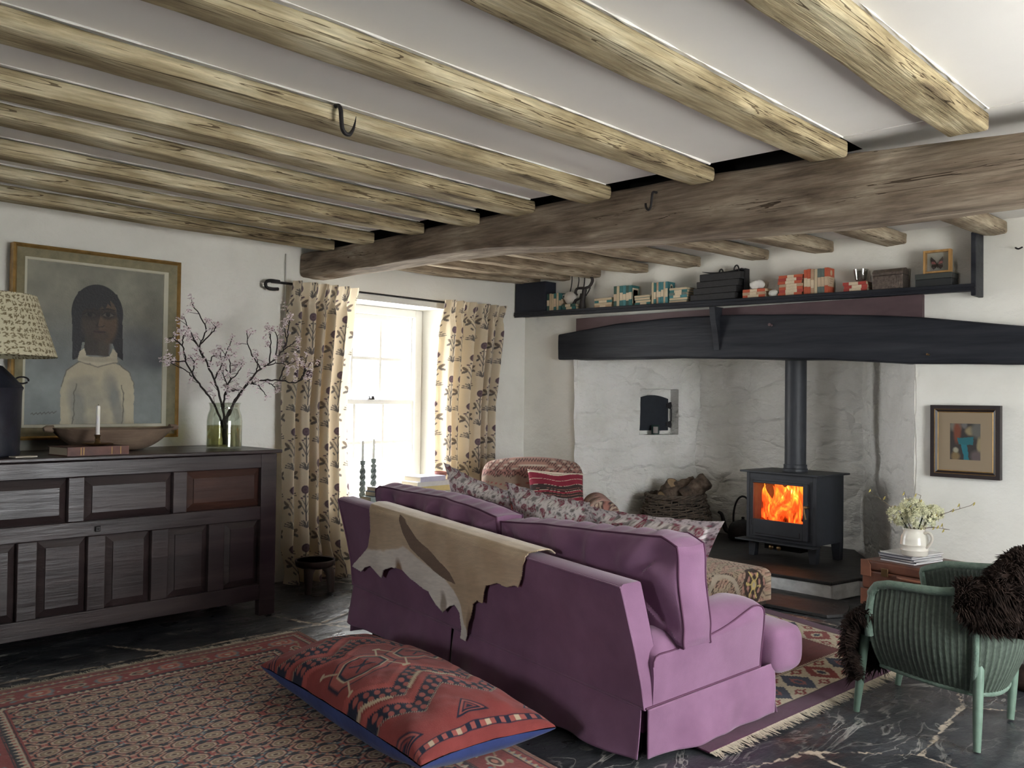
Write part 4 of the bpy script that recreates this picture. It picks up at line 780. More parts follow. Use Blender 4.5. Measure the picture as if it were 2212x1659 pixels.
def skirt(fpos, a0, a1, zt, seed, n=80, flare=.03, zb=None):
    s = ug(a0, a1, n); t = ug(0, 1, 26); Sg, T = mesh2(s, t); ztv = zt(Sg); zbv = zb(Sg) if zb else .017 + 0 * Sg; z = ztv + (zbv - ztv) * T
    f = .034 * T * (vnoise(np.stack([Sg * 7, T * .8, 0 * Sg], -1), seed) * 1.6 + .5 * np.sin(Sg * 19 + seed + T * 1.5) * vnoise(np.stack([Sg * 3, 0 * T, 0 * Sg + 5], -1), seed + 3) * 2)
    off = flare * T + f
    mb = MB(); mb.grid(fpos(Sg, off, z)); o = mb.build('skirt', M_sofa, sofa, smooth='all', solid=.005); return o
bk = lambda s, off, z: SP(s, -.010 - off, z)
skirt(bk, .012, 1.222, lambda s: .2 + 0 * s, 3, 120, .035, lambda s: .017 + .0 * s); skirt(bk, 1.245, 2.21, lambda s: .2 + 0 * s, 9, 100, .03, lambda s: .03 + .035 * (s - 1.2))
en = lambda s, off, z: SP(-.006 - off, s, z)
skirt(en, .006, .80, lambda s: .2 + .048 * s, 15, 70, .012, lambda s: .017 + .02 * np.clip(s - .55, 0, 1) * 2)
en2 = lambda s, off, z: SP(LS + .006 + off, s, z); skirt(en2, .006, .80, lambda s: .2 + .048 * s, 25, 40, .028)
fr_ = lambda s, off, z: SP(s, .80 + off, z); skirt(fr_, .0, 2.2, lambda s: .21 + 0 * s, 35, 60, .02)
mb = MB(); mb.hexa([*SP(np.array([.03, .03, 2.19, 2.19]), np.array([.02, .74, .74, .02]), np.full(4, .10)), *SP(np.array([.03, .03, 2.19, 2.19]), np.array([.02, .74, .74, .02]), np.full(4, .2))]); mb.build('base_frame', M_pipe, sofa)
for u in (.12, 2.1):
    for v in (.08, .72): mb = MB(); zf = .0 if v < .5 else .0165; mb.lathe([(.0, zf), (.022, zf), (.03, .12), (0, .12)], tuple(SP(u, v, 0)), 12); mb.build('foot', M_void, sofa, True)

# ------------------------------------------------------------------ hide over the sofa back
hp = [(1.898, .69), (1.90, .63), (1.921, .53), (1.967, .439), (2.088, .345), (2.149, .297), (2.074, .281), (2.033, .311), (1.966, .336), (1.904, .318), (1.842, .301), (1.793, .348), (1.722, .38), (1.635, .385), (1.571, .354), (1.481, .336), (1.38, .333), (1.325, .284), (1.274, .256), (1.238, .29), (1.203, .307), (1.151, .278), (1.133, .223), (1.148, .179), (1.097, .181), (1.046, .286), (1.028, .356), (.99, .383), (.943, .38), (.927, .433), (.905, .469), (.826, .499), (.755, .498), (.699, .517), (.674, .514), (.649, .552), (.616, .63), (.565, .69), (.56, .80), (1.2, .80), (1.87, .80)]
us = ug(.5, 2.2, 430); q = ug(.16, .80, 190); Ug, Q = mesh2(us, q)     # q: height on the back, above .66 it runs over the top
vb_ = np.interp(Q, [.1, .2, .3, .42, .645, .668, .70, .76, .80], [0, 0, -.012, -.03, -.075, -.066, -.03, .022, .045]); zb_ = np.where(Q < .645, Q, np.interp(Q, [.645, .668, .70, .74, .76, .80], [.645, .666, .676, .676, .672, .655]))
sh = fbm(np.stack([Ug * 5, Q * 5, 0 * Q], -1), 61, 2); loose = sst(.60, .25, Q); outv = -.014 - .03 * loose * (.5 + sh) - .012 * np.sin(Ug * 15) * loose
P3 = SP(Ug, vb_ + np.where(Q < .70, outv, -.005), zb_ + np.where(Q >= .645, .012, 0) + .004 * sh)
tan, tan2 = (.62, .49, .335), (.50, .37, .235)
Wb = .012 * fbm(np.stack([Ug * 14, Q * 14, 0 * Q], -1), 77, 3); pt = Paint(Ug + Wb, Q + Wb, tan)
pt.mask(sst(-.15, .4, fbm(np.stack([Ug * 6, Q * 3, 0 * Q], -1), 71, 3)) * .7, tan2); pt.mask(sst(.67, .76, Q) * .55, (.58, .50, .40))  # mottled coat; ridge paler, partly light from above put into the colour
wl = np.interp(pt.X, [1.03, 1.10, 1.133, 1.19, 1.254, 1.376, 1.513, 1.604, 1.712, 1.889, 2.2], [.2, .24, .315, .384, .43, .458, .495, .515, .474, .436, .40]); pt.mask((wl - pt.Y) / .012 + .5, (.82, .77, .70))
pt.poly([(1.60, .66), (1.52, .64), (1.449, .58), (1.307, .525), (1.20, .465), (1.17, .42), (1.263, .425), (1.374, .462), (1.53, .52), (1.575, .58)], (.20, .135, .095)); pt.ell(1.05, .24, .02, .06, (.35, .25, .16), soft=.6)
pt.ell(1.66, .36, .018, .05, (.30, .19, .11), soft=.8); pt.ell(1.27, .30, .015, .04, (.40, .33, .27), soft=.8)
str_ = fbm(np.stack([Ug * 22, Q * 160 + Ug * 30, 0 * Q], -1), 5, 2); pt.c *= (1 + .16 * str_)[..., None]
ic = lambda a: (a[:-1, :-1] + a[1:, 1:]) / 2
pk = Paint(ic(Ug) + ic(Wb) * .3, ic(Q) + ic(Wb) * .3, (0, 0, 0)); pk.poly(hp, (1, 1, 1))
ho = pgrid('animal_hide', P3, pt.c, mk('short_fur', attr=True, rough=.7, bump=.35, bs=(60, 60, 260), sheen=.35, bd=.004), solid=.006, keep=pk.c[..., 0] > .5)
tagd(ho, 'tan and white animal hide with a dark flank stripe draped over the plum sofa back', 'hide')

# ------------------------------------------------------------------ cushions
def pillow(name, label, corners, T, colf, mat, back=None, backmat=None, n=110, m=110, flange=0., group=None, cat='cushion', wr=.012, seed=1, pinch=.06, parts=('cover', 'underside')):
    c = [np.asarray(p, float) for p in corners]; s, t = mesh2(ug(0, 1, n), ug(0, 1, m)); e = lambda x: np.clip(4 * x * (1 - x), 0, 1)
    s2 = s + pinch * (e(t)) * (.5 - s) * (np.abs(2 * s - 1) ** 2); t2 = t + pinch * e(s) * (.5 - t) * (np.abs(2 * t - 1) ** 2)
    S_, T_ = s2[..., None], t2[..., None]; base = (1 - S_) * (1 - T_) * c[0] + S_ * (1 - T_) * c[1] + S_ * T_ * c[2] + (1 - S_) * T_ * c[3]
    N = unit(np.cross(c[1] - c[0], c[3] - c[0])); L1 = np.linalg.norm(c[1] - c[0]); L2 = np.linalg.norm(c[3] - c[0])
    if flange: f = lambda x, L: np.clip((x - flange / L) / (1 - 2 * flange / L), 0, 1)
    else: f = lambda x, L: x
    h = (e(f(s, L1)) * e(f(t, L2))) ** .42
    w_ = wr * fbm(np.stack([s * L1 * 7, t * L2 * 7, 0 * s], -1), seed, 3) * np.clip(h * 3, .35, 1) + (wr * .25 * np.sin(s * 34 + 6 * vnoise(np.stack([s * 5, t * 5, 0 * s], -1), seed)) * np.exp(-(np.minimum(t, 1 - t) * L2 / .05) ** 2) if flange else 0)
    top = base + N * (T / 2 * h + w_ + .002)[..., None]; bot = base - N * (T / 2 * h - w_ * .3 + .002)[..., None]
    if name is None: return top, bot, s * L1, t * L2
    r = thing(name, label, cat, tuple(sum(c) / 4 - np.array([0, 0, T * .0])), group)
    X, Y = s * L1, t * L2
    pgrid(parts[0], top, colf(X, Y, L1, L2), mat, r); pgrid(parts[1], bot, back(X, Y, L1, L2) if back else colf(X, Y, L1, L2), backmat or mat, r, flip=True); return r
M_cloth = mk('woven_cloth', attr=True, rough=.9, bump=.3, bs=(190, 190, 190), sheen=.15, spec=.2, bd=.005, var=.08, vs=8.)
M_kil = mk('kilim_wool', attr=True, rough=.95, bump=.5, bs=(240, 240, 240), sheen=.1, spec=.1, bd=.005, var=.14, vs=9.)
def hh(i, j, k, s=1): return _h(np.asarray(i).astype(np.int64), np.asarray(j).astype(np.int64), np.int64(k), s)
def paisley(X, Y, L1, L2):
    pt = Paint(X, Y, (.88, .84, .81)); g1, g2, dk = (.27, .035, .075), (.36, .10, .14), (.06, .045, .05)
    W = .010 * np.sin(X * 70) + .008 * np.sin(Y * 90 + X * 30); v = np.sin((X + W) * 85 + 2 * np.sin(Y * 40)) * np.sin((Y + W) * 75 + 2 * np.sin(X * 33)); pt.mask((.10 - np.abs(v)) / .05, (.25, .20, .19), .55)
    for k, (cs, r, col, a) in enumerate(((.085, .026, g1, 1), (.085, .017, (.55, .45, .42), 1), (.085, .010, g2, 1), (.075, .015, dk, .7), (.05, .010, g2, .9), (.05, .007, dk, .7), (.034, .006, (.20, .20, .15), .8))):
        kk = 0 if k < 3 else k; i = np.floor(X / cs + kk * .37); j = np.floor(Y / cs + kk * .61); ox = (hh(i, j, kk, 2) - .5) * cs * .5; oy = (hh(i, j, kk, 3) - .5) * cs * .5; an = hh(i, j, kk, 4) * PI
        dx = X - (i - kk * .37 + .5) * cs - ox; dy = Y - (j - kk * .61 + .5) * cs - oy; dx2 = dx * np.cos(an) + dy * np.sin(an); dy2 = -dx * np.sin(an) + dy * np.cos(an) + dx2 * dx2 * 14
        pt.mask((1.1 - np.hypot(dx2 / r, dy2 / (r * .55))) / .2, col, a)
    return pt.c
for k, (ua, ub, za, zb2, lb) in enumerate(((1.36, 1.95, .80, .885, 'paisley cushion at the window end of the plum sofa, its corner sticking up'), (.745, 1.38, .835, .848, 'middle one of three paisley cushions along the plum sofa'), (-.03, .76, .875, .815, 'paisley cushion at the fire end of the plum sofa, catching the light'))):
    cn = [SP(ua if k < 2 else .24, .56, za - .46), SP(ub, .56, zb2 - .46), SP(ub, .42, zb2), SP(ua, .42, za)]
    pillow('paisley_cushion', lb, cn, .17, paisley, M_cloth, flange=.035, group='paisley cushions on the plum sofa', seed=20 + k, wr=.018, parts=('cover', 'back_cover'))

# floor cushion
def tri(x): return np.abs(((x) % 1.) * 2 - 1)
def bokhara(X, Y, L1, L2):
    red, nav, cr, rd2 = (.22, .048, .045), (.016, .020, .038), (.45, .36, .25), (.30, .085, .072); pt = Paint(X, Y, red); S_ = X / L1
    ja = .004 * np.sign(np.sin(X * 2 * PI / .008)); Yj = Y + ja
    def leaf(t0, amp, ph, per, sp, r):
        for o in (-1, 1):
            i = np.floor(X / sp); xc = (i + .5) * sp; yc = t0 + amp * tri(xc / per + ph) + o * .020; pt.mask((1.1 - np.hypot((X - xc) / r, (Y - yc) / (r * 1.35))) / .2, rd2)
    per = L1 / 2
    def zz(t0, amp, w_, col, ph=0.): pt.mask((w_ - np.abs(Yj - t0 - amp * tri(X / per + ph))) / .003 + .5, col)
    for t0, ph in ((.24, 0.), (.40, 0.), (L2 - .24, .5), (L2 - .40, .5)):
        sgn = 1 if t0 < L2 / 2 else -1; a = .13 * sgn
        zz(t0, a, .048, nav, ph); leaf(t0, a, ph, per, .036, .012); zz(t0 + sgn * .068, a, .020, (.33, .075, .065), ph)
        if abs(t0 - .40) < .01: pt.mask(((.012 - np.abs(Yj - t0 + .045 * sgn - a * tri(X / per + ph))) / .003 + .5) * (tri(X / per + ph) > .25), cr)
        zz(t0 + sgn * .046, a, .0025, nav, ph); zz(t0 - sgn * .043, a, .002, cr, ph)
    for xc in (L1 * .0, L1 * .5, L1):
        for sgn, yb in ((1, .075), (-1, L2 - .075)):
            for w_, col in ((.135, red), (.095, nav), (.078, rd2), (.056, nav), (.042, red), (.022, nav)):
                hgt = (Y - yb) * sgn - (.135 - w_) * .35; pt.mask(((w_ - np.abs(X - xc) * 1.25 - hgt) / .004) * (hgt > 0), col)
    for q, xc in enumerate((L1 * .27, L1 * .74)):
        for yc in (L2 * .5,):
            dx, dy = np.abs(X - xc), np.abs(Y - yc); d = np.maximum(np.maximum(dx / .115, dy / .075), (dx / .115 + dy / .075) * .70)
            for w_, col in ((1.34, nav), (1.26, rd2), (1.0, cr), (.93, nav), (.80, red)): pt.mask((w_ - d) / .04 + .5, col)
            pt.line([(xc - .045, yc - .03), (xc + .045, yc + .03)], .005, nav); pt.line([(xc - .045, yc + .03), (xc + .045, yc - .03)], .005, nav); pt.ell(xc, yc, .012, .012, nav)
            for sx_ in (-1, 1): pt.line([(xc + sx_ * .10, yc - .05), (xc + sx_ * .135, yc - .12)], .004, cr); pt.line([(xc + sx_ * .10, yc + .05), (xc + sx_ * .135, yc + .12)], .004, cr); pt.ell(xc + sx_ * .135, yc + .125, .012, .008, cr); pt.ell(xc + sx_ * .135, yc - .125, .012, .008, cr)
    for sgn, yb in ((1, 0.), (-1, L2)):
        t = (Y - yb) * sgn; pt.mask((t < .062) * 1., red); pt.mask((t < .052) * (t > .022) * 1., nav); k = np.floor(X / .022)
        for c_, rm in ((rd2, (0, 2, 4)), (cr, (3,))): pt.mask((t < .048) * (t > .026) * np.isin(k % 6, rm) * 1., c_)
    return pt.c
fc = [(1.985, 2.285, .115), (2.585, 2.20, .115), (2.80, 3.63, .125), (2.205, 3.675, .115)]
M_velvet = mk('blue_velvet', rough=.8, ramp=[(.3, (.014, .028, .115)), (.7, (.026, .05, .19))], ns=(9, 9, 9), sheen=.12, bump=.15, bs=(30, 30, 30))
top, bot, X, Y = pillow(None, '', fc, .30, None, None, n=170, m=330, pinch=.07, wr=.02, seed=4)
top[..., 2] = np.minimum(top[..., 2], .262 - .0 * Y) ; bot[..., 2] = np.maximum(bot[..., 2], .014)
r = thing('floor_cushion', 'long kilim-faced floor cushion with blue velvet underside behind the sofa', 'cushion', (2.39, 2.95, .014))
pgrid('kilim_cover', top, bokhara(X, Y, .605, 1.44), M_kil, r); pgrid('velvet_underside', bot, np.ones(X.shape + (3,)), M_velvet, r, flip=True)

# ================================================================== rugs
def quad(c, s, t):
    c = [np.asarray(p, float) for p in c]; S_, T_ = s[..., None], t[..., None]; return (1 - S_) * (1 - T_) * c[0] + S_ * (1 - T_) * c[1] + S_ * T_ * c[2] + (1 - S_) * T_ * c[3]
def fringe(name, p0, p1, out, n, col, parent, lmin=.02, lmax=.05):
    mb = MB(); p0, p1, out = np.asarray(p0, float), np.asarray(p1, float), np.asarray(out, float); rr = random.Random(5)
    for k in range(n):
        p = p0 + (p1 - p0) * (k + rr.random()) / n; l = rr.uniform(lmin, lmax); d = unit(out + np.array([rr.uniform(-.5, .5), rr.uniform(-.5, .5), 0])); s_ = unit(np.cross(d, (0, 0, 1))) * rr.uniform(.0012, .003); q_ = p + d * l
        mb.add([p - s_, p + s_, q_ + s_ * .6 + np.array([0, 0, -.004]), q_ - s_ * .6 + np.array([0, 0, -.004]), p - s_ + np.array([0, 0, .003]), p + s_ + np.array([0, 0, .003])], [(0, 1, 2, 3), (4, 5, 2, 3)])
    o = mb.build(name, mk('fringe_wool', col, .95), parent, recalc=False); o['kind'] = 'stuff'; return o
M_rug = mk('rug_pile', attr=True, rough=.95, bump=.6, bs=(260, 260, 260), sheen=.12, spec=.1, bd=.006, var=.16, vs=7.)
rc = [(1.03, 4.425, .011), (2.875, 4.385, .011), (2.46, 1.95, .011), (.62, 1.99, .011)]
W_, L_ = 1.845, 2.46; s, t = mesh2(ug(0, 1, 470), ug(0, 1, 600)); P3 = quad(rc, s, t); P3[..., 2] += .003 * fbm(P3 * 6, 3, 2) + .0015 * fbm(P3 * 60, 4, 2)
jx, jy = .004 * fbm(np.stack([s * 60, t * 80, 0 * s], -1), 8, 2), .004 * fbm(np.stack([s * 60, t * 80, 0 * s + 4], -1), 9, 2)
X, Y = s * W_ + jx, t * L_ + jy
red, red2, sal, nav, crm, tanc, blu, brn = (.26, .055, .05), (.36, .09, .075), (.47, .20, .14), (.022, .024, .034), (.50, .41, .30), (.30, .215, .14), (.16, .20, .22), (.10, .055, .045)
pt = Paint(X, Y, nav)
# field: staggered octagons in an angular vine lattice
a_, b_ = .125, .085; KS = .85; row = np.floor(Y / b_); lx = ((X - .05 + (row % 2) * a_ / 2) / a_); ci = np.floor(lx); cx_ = (lx - ci - .5) * a_; cy_ = (Y / b_ - row - .5) * b_
hue = hh(ci, row, 1, 6)
dl = np.minimum(np.abs(np.abs(cx_) + np.abs(cy_) * 1.1 - .082 * KS), np.abs(np.abs(cx_) - .071 * KS + 0 * cy_) + (np.abs(cy_) > .03 * KS) * .1)
vine = np.where((hue > .75)[..., None], np.array(blu), np.where((hue > .12)[..., None], np.array((.46, .27, .20)), np.array(red2)))
mk_ = np.clip((.0075 - dl) / .004 + .5, 0, 1)[..., None]; pt.c = pt.c * (1 - mk_) + vine * mk_
do = np.maximum(np.maximum(np.abs(cx_) / (.049 * KS), np.abs(cy_) / (.038 * KS)), (np.abs(cx_) / (.049 * KS) + np.abs(cy_) / (.038 * KS)) * .71)
for w_, col in ((1.18, nav), (1.0, sal), (.90, crm), (.76, brn), (.68, tanc), (.40, crm), (.26, brn)): pt.mask((w_ - do) / .06 + .5, col)
for (ox, oy, r_) in ((.058, .026, .008), (-.058, .026, .008), (.03, .047, .007), (-.03, .047, .007), (.05, -.034, .008), (-.05, -.034, .008), (0, .05, .006)): pt.ell(ox * KS, oy * KS, r_ * KS, r_ * .8 * KS, crm if ox > 0 else sal, X=cx_, Y=cy_)
for (ox, oy) in ((.066, .0), (-.066, 0)): pt.ell(ox * KS, oy * KS, .006, .009, red2, X=cx_, Y=cy_)
# borders
dE = np.minimum(np.minimum(X, W_ - X), np.minimum(Y * 1.0, 9)); bw_ = .30
inb = dE < bw_; pt.mask(inb * 1., red)
along = np.where((Y <= np.minimum(X, W_ - X)), X, Y); dd = dE
def dots(per, off, r0, r1, col, ph=0.):
    i = np.floor(along / per + ph); u_ = (along / per + ph - i - .5) * per; pt.mask((1.1 - np.hypot(u_ / r0, (dd - off) / r1)) / .2 * inb, col)
wv = .155 + .045 * np.sin(along * 2 * PI / .30)
pt.mask((.006 - np.abs(dd - wv)) / .003 * inb, tanc); dots(.30, .155, .062, .05, blu); dots(.30, .155, .05, .04, sal); dots(.30, .155, .034, .026, red2); dots(.30, .155, .016, .012, crm); dots(.30, .155, .05, .028, crm, .5); dots(.30, .155, .04, .02, brn, .5); dots(.30, .155, .02, .011, sal, .5)
dots(.15, .105, .018, .012, tanc, .25); dots(.15, .205, .016, .011, blu, .25); dots(.075, .12, .008, .006, sal); dots(.075, .19, .008, .006, crm, .5)
for lo, hi, g, m1, m2 in ((.245, .285, crm, nav, red2), (.03, .065, (.42, .33, .22), red, blu)):
    pt.mask(((dd > lo) & (dd < hi)) * 1. * inb, g); tr_ = tri(along / .034); pt.mask(((dd > lo) & (dd < lo + .006 + (hi - lo) * .75 * tr_)) * 1. * inb, m1); dots(.034, (lo + hi) / 2 + .008, .007, .006, m2, .5)
for x_ in (.07, .24, .29, .025): pt.mask((.0035 - np.abs(dd - x_)) / .002 * inb, nav)
pt.mask((dd < .022) * 1., (.24, .11, .08)); wear = sst(.05, .5, fbm(np.stack([X * 2.2, Y * 2.2, 0 * X], -1), 12, 3)); pt.mask(wear * .3 * inb, (.40, .22, .17)); pt.mask(sst(.14, .0, Y) * sst(-.2, .4, fbm(np.stack([X * 4, Y * 9, 0 * X], -1), 13, 3)) * .7, (.19, .10, .075))
pt.c *= (1 + .22 * fbm(np.stack([X * 120, Y * 120, 0 * X], -1), 14, 2))[..., None]
rug = thing('persian_rug', 'worn red and navy patterned rug with a cream fringe under the floor cushion', 'rug', (1.9, 3.2, .0)); pgrid('pile', P3, pt.c, M_rug, rug, solid=.008)
fringe('fringe', (1.03, 4.418, .012), (2.875, 4.378, .012), (0, 1, 0), 800, (.66, .60, .48), rug, .05, .10)
kc = [(3.02, 1.80, .011), (5.02, 1.675, .011), (5.78, 3.95, .011), (3.5, 4.0, .011)]
s, t = mesh2(ug(0, 1, 470), ug(0, 1, 430)); P3 = quad(kc, s, t); P3[..., 2] += .003 * fbm(P3 * 6, 3, 2); W_, L_ = 2.1, 2.3; X, Y = s * W_, t * L_
dk, rd, crm, nv, pur = (.105, .020, .020), (.20, .032, .028), (.46, .39, .28), (.025, .030, .055), (.075, .022, .05)
pt = Paint(X, Y, dk); pt.mask(sst(-.2, .5, fbm(np.stack([X * 1.5, Y * 14, 0 * X], -1), 3, 3)) * .6, (.16, .035, .03))
dE = np.minimum(np.minimum(X, W_ - X), np.minimum(Y, L_ - Y)); al = np.where(np.minimum(Y, L_ - Y) <= np.minimum(X, W_ - X), X, Y); stp = lambda v, q: np.floor(v / q) * q
lo, hi = .10, .34; inb = (dE > lo) & (dE < hi); pt.mask(inb * 1., crm); c0 = (lo + hi) / 2; q_ = .012; per = .235; i = np.floor(al / per); u_ = np.abs(stp((al / per - i - .5) * per, q_)); w_ = np.abs(stp(dE - c0, q_)); tone = hh(i, i * 0, 1, 9)
col = np.where((tone > .6)[..., None], np.array(rd), np.array(nv)); m_ = (((u_ / .105 + w_ / .115) < 1.0) & inb)[..., None]; pt.c = np.where(m_, col, pt.c); m_ = (((u_ / .05 + w_ / .06) < .9) & inb)[..., None]; pt.c = np.where(m_, np.where((tone > .6)[..., None], np.array(crm), np.array((.20, .06, .05))), pt.c); pt.mask((((u_ / .025 + w_ / .03) < .9) & inb) * 1., nv)
u2 = np.abs(stp(((al / per + .5) - np.floor(al / per + .5) - .5) * per, q_)); w2 = np.minimum(np.abs(stp(dE - lo - .035, q_)), np.abs(stp(dE - hi + .035, q_))); pt.mask((((u2 / .05 + w2 / .035) < 1.) & inb) * 1., rd); pt.mask((((u2 / .022 + w2 / .018) < 1.) & inb) * 1., crm)
for x_ in (lo, hi): pt.mask((.006 - np.abs(dE - x_)) / .002, (.05, .02, .03))
pt.mask((dE < lo - .006) * 1., pur); z_ = tri(al / .02) * .012; pt.mask(((dE > hi) & (dE < hi + .004 + z_)) * 1., crm); pt.c *= (1 + .2 * fbm(np.stack([X * 110, Y * 110, 0 * X], -1), 14, 2))[..., None]
kr = thing('kilim_rug', 'dark red kilim rug with a cream stepped border between the sofa and the hearth', 'rug', (4.4, 2.8, 0)); pgrid('weave', P3, pt.c, M_kil, kr, solid=.006)
fringe('fringe', (3.02, 1.80, .008), (5.02, 1.675, .008), (-.06, -1, 0), 500, (.56, .50, .38), kr, .03, .07)
# ================================================================== hearth and stove
hearth = thing('hearth', 'low stone hearth with a dark slate top and whitewashed front under the stove', 'hearth', (6.7, 3.6, 0))
hpoly = [(5.965, 2.61), (6.27, 2.545), (6.36, 2.33), (7.44, 3.06), (7.44, 4.58), (6.30, 5.02), (5.98, 4.95)]
M_slate = mk('hearth_slate', rough=.55, ramp=[(.3, (.010, .010, .011)), (.7, (.035, .033, .032))], ns=(5, 5, 5), bump=.5, bs=(14, 14, 14), bd=.02)
M_lime = mk('whitewashed_stone', rough=.9, ramp=[(.25, (.36, .37, .38)), (.6, (.62, .63, .63))], ns=(9, 9, 14), bump=.5, bs=(22, 22, 22))
mb = MB(); mb.prism(hpoly, lambda a, b, d: (a, b, d), .108); mb.build('base', M_lime, hearth, bevel=.008)
c = np.mean(hpoly, 0); mb = MB(); mb.prism([(c[0] + (a - c[0]) * 1.006 - .008, c[1] + (b - c[1]) * 1.002) for a, b in hpoly], lambda a, b, d: (a, b, .1075 + d), .024); mb.build('slab', M_slate, hearth, bevel=.006)
mb = MB(); st = [(5.46, 2.42), (5.60, 2.36), (5.88, 2.46), (5.945, 2.62), (5.94, 3.5), (5.5, 3.5), (5.48, 3.0)]; sp_ = smooth_path([(*p, 0) for p in st + [st[0]]], 4)[:-1, :2]; mb.prism([tuple(p) for p in sp_], lambda a, b, d: (a, b, .001 + d), .022)
tagd(mb.build('step_stone', M_slate, bevel=.004), 'flat rounded slate stone lying on the floor in front of the hearth', 'stone')
P0 = np.array([6.484, 3.01, 0.]); SD = np.array([.1035, .9946, 0]); SN = np.array([-.9946, .1035, 0]); ZA = np.array([0, 0, 1.])
def stv(d, n, z): return P0 + SD * d + SN * n + ZA * z
M_stove = mk('matt_stove_paint', (.026, .029, .036), .5, var=.15, vs=20., bump=.06, bs=(120, 120, 120)); M_fireb = mk('firebrick', (.10, .075, .055), .9, var=.3, vs=20.)
stove = thing('wood_stove', 'black wood-burning stove with a lit fire, standing on the slate hearth', 'stove', tuple(stv(.26, -.2, .131)))
def sbox(mb, d, n, z, m=0): mb.fbox(P0, SD, SN, ZA, d, n, z, m)
mb = MB(); sbox(mb, (-.05, .57), (-.40, -.375), (.272, .80)); sbox(mb, (-.05, -.02), (-.375, 0), (.272, .80)); sbox(mb, (.54, .57), (-.375, 0), (.272, .80)); sbox(mb, (-.02, .54), (-.375, 0), (.272, .36)); sbox(mb, (-.02, .54), (-.375, 0), (.755, .80)); sbox(mb, (-.02, .54), (-.02, 0), (.728, .757)); sbox(mb, (-.02, .016), (-.02, 0), (.36, .755)); sbox(mb, (.502, .54), (-.02, 0), (.36, .755))
mb.build('body', M_stove, stove, bevel=.003)
mb = MB(); sbox(mb, (.0, .52), (-.36, -.345), (.37, .75)); sbox(mb, (-.005, .01), (-.345, -.03), (.37, .75)); sbox(mb, (.51, .525), (-.345, -.03), (.37, .75)); sbox(mb, (0, .52), (-.345, -.03), (.365, .375)); mb.build('firebox_lining', M_fireb, stove)
mb = MB(); sbox(mb, (-.09, .61), (-.425, .04), (.80, .814)); mb.build('top_plate', M_stove, stove, bevel=.003)
mb = MB(); sbox(mb, (-.065, .62), (-.05, .085), (.258, .270)); mb.build('ash_shelf', M_stove, stove, bevel=.003)
mb = MB(); z0, z1 = .30, .738
for d, z in (((.012, .052), (z0, z1)), ((.494, .506), (z0, z1)), ((.052, .494), (z0, .432)), ((.052, .494), (.718, z1))): sbox(mb, d, (.0, .022), z)
door = mb.build('door', M_stove, stove, bevel=.004)
mb = MB(); sbox(mb, (.05, .498), (.006, .010), (.428, .722)); mb.build('glass', thin_glass('stove_glass', (.97, .95, .92), .03), door)
mb = MB(); sbox(mb, (.075, .47), (.0215, .0235), (.318, .322)); sbox(mb, (.075, .079), (.0215, .0235), (.318, .36)); mb.build('door_groove', M_void, door)
mb = MB(); mb.tube([stv(.005, .02, .565), stv(.005, .055, .565)], .010); mb.ell(stv(.004, .058, .566), (.014, .014, .014)); mb.tube([stv(.03, .045, .575), stv(.022, .05, .53), stv(.006, .055, .475)], [.006, .007, .009], 8); mb.build('handle', [M_brass], door, True)
for z in (.40, .66):
    mb = MB(); mb.tube([stv(.515, .014, z - .02), stv(.515, .014, z + .02)], .008); mb.build('hinge', M_stove, stove, True)
for d0, d1, e0, e1 in ((-.045, .035, -.038, .016), (.49, .56, .505, .556)):
    for n0 in (-.02, -.36):
        mb = MB(); P = [stv(e0, n0 - .05, .131), stv(e1, n0 - .05, .131), stv(e1, n0 + .005, .131), stv(e0, n0 + .005, .131), stv(d0, n0 - .05, .272), stv(d1, n0 - .05, .272), stv(d1, n0 + .005, .272), stv(d0, n0 + .005, .272)]; mb.hexa(P); mb.build('foot', M_stove, stove, bevel=.003)
mb = MB(); sbox(mb, (.10, .42), (-.2, -.03), (.20, .272)); mb.build('air_box', M_void, stove)
for d in (.336, .267):
    mb = MB(); mb.lathe([(0, 0), (.008, 0), (.008, .02), (.019, .022), (.021, .030), (.015, .037), (0, .038)], tuple(stv(d, -.02, .222)), 18, ax=SN); mb.build('air_knob', M_brass, stove, True)
pc = stv(.26, -.21, 0); mb = MB(); mb.lathe([(.096, .812), (.096, .835), (.090, .84), (.090, .868), (.082, .87)], (pc[0], pc[1], 0), 36); mb.build('flue_collar', M_stove, stove, True)
mb = MB(); mb.lathe([(.083, .83), (.083, 1.94), (0.0, 1.94)], (pc[0], pc[1], 0), 36); mb.build('flue_pipe', M_stove, stove, True)
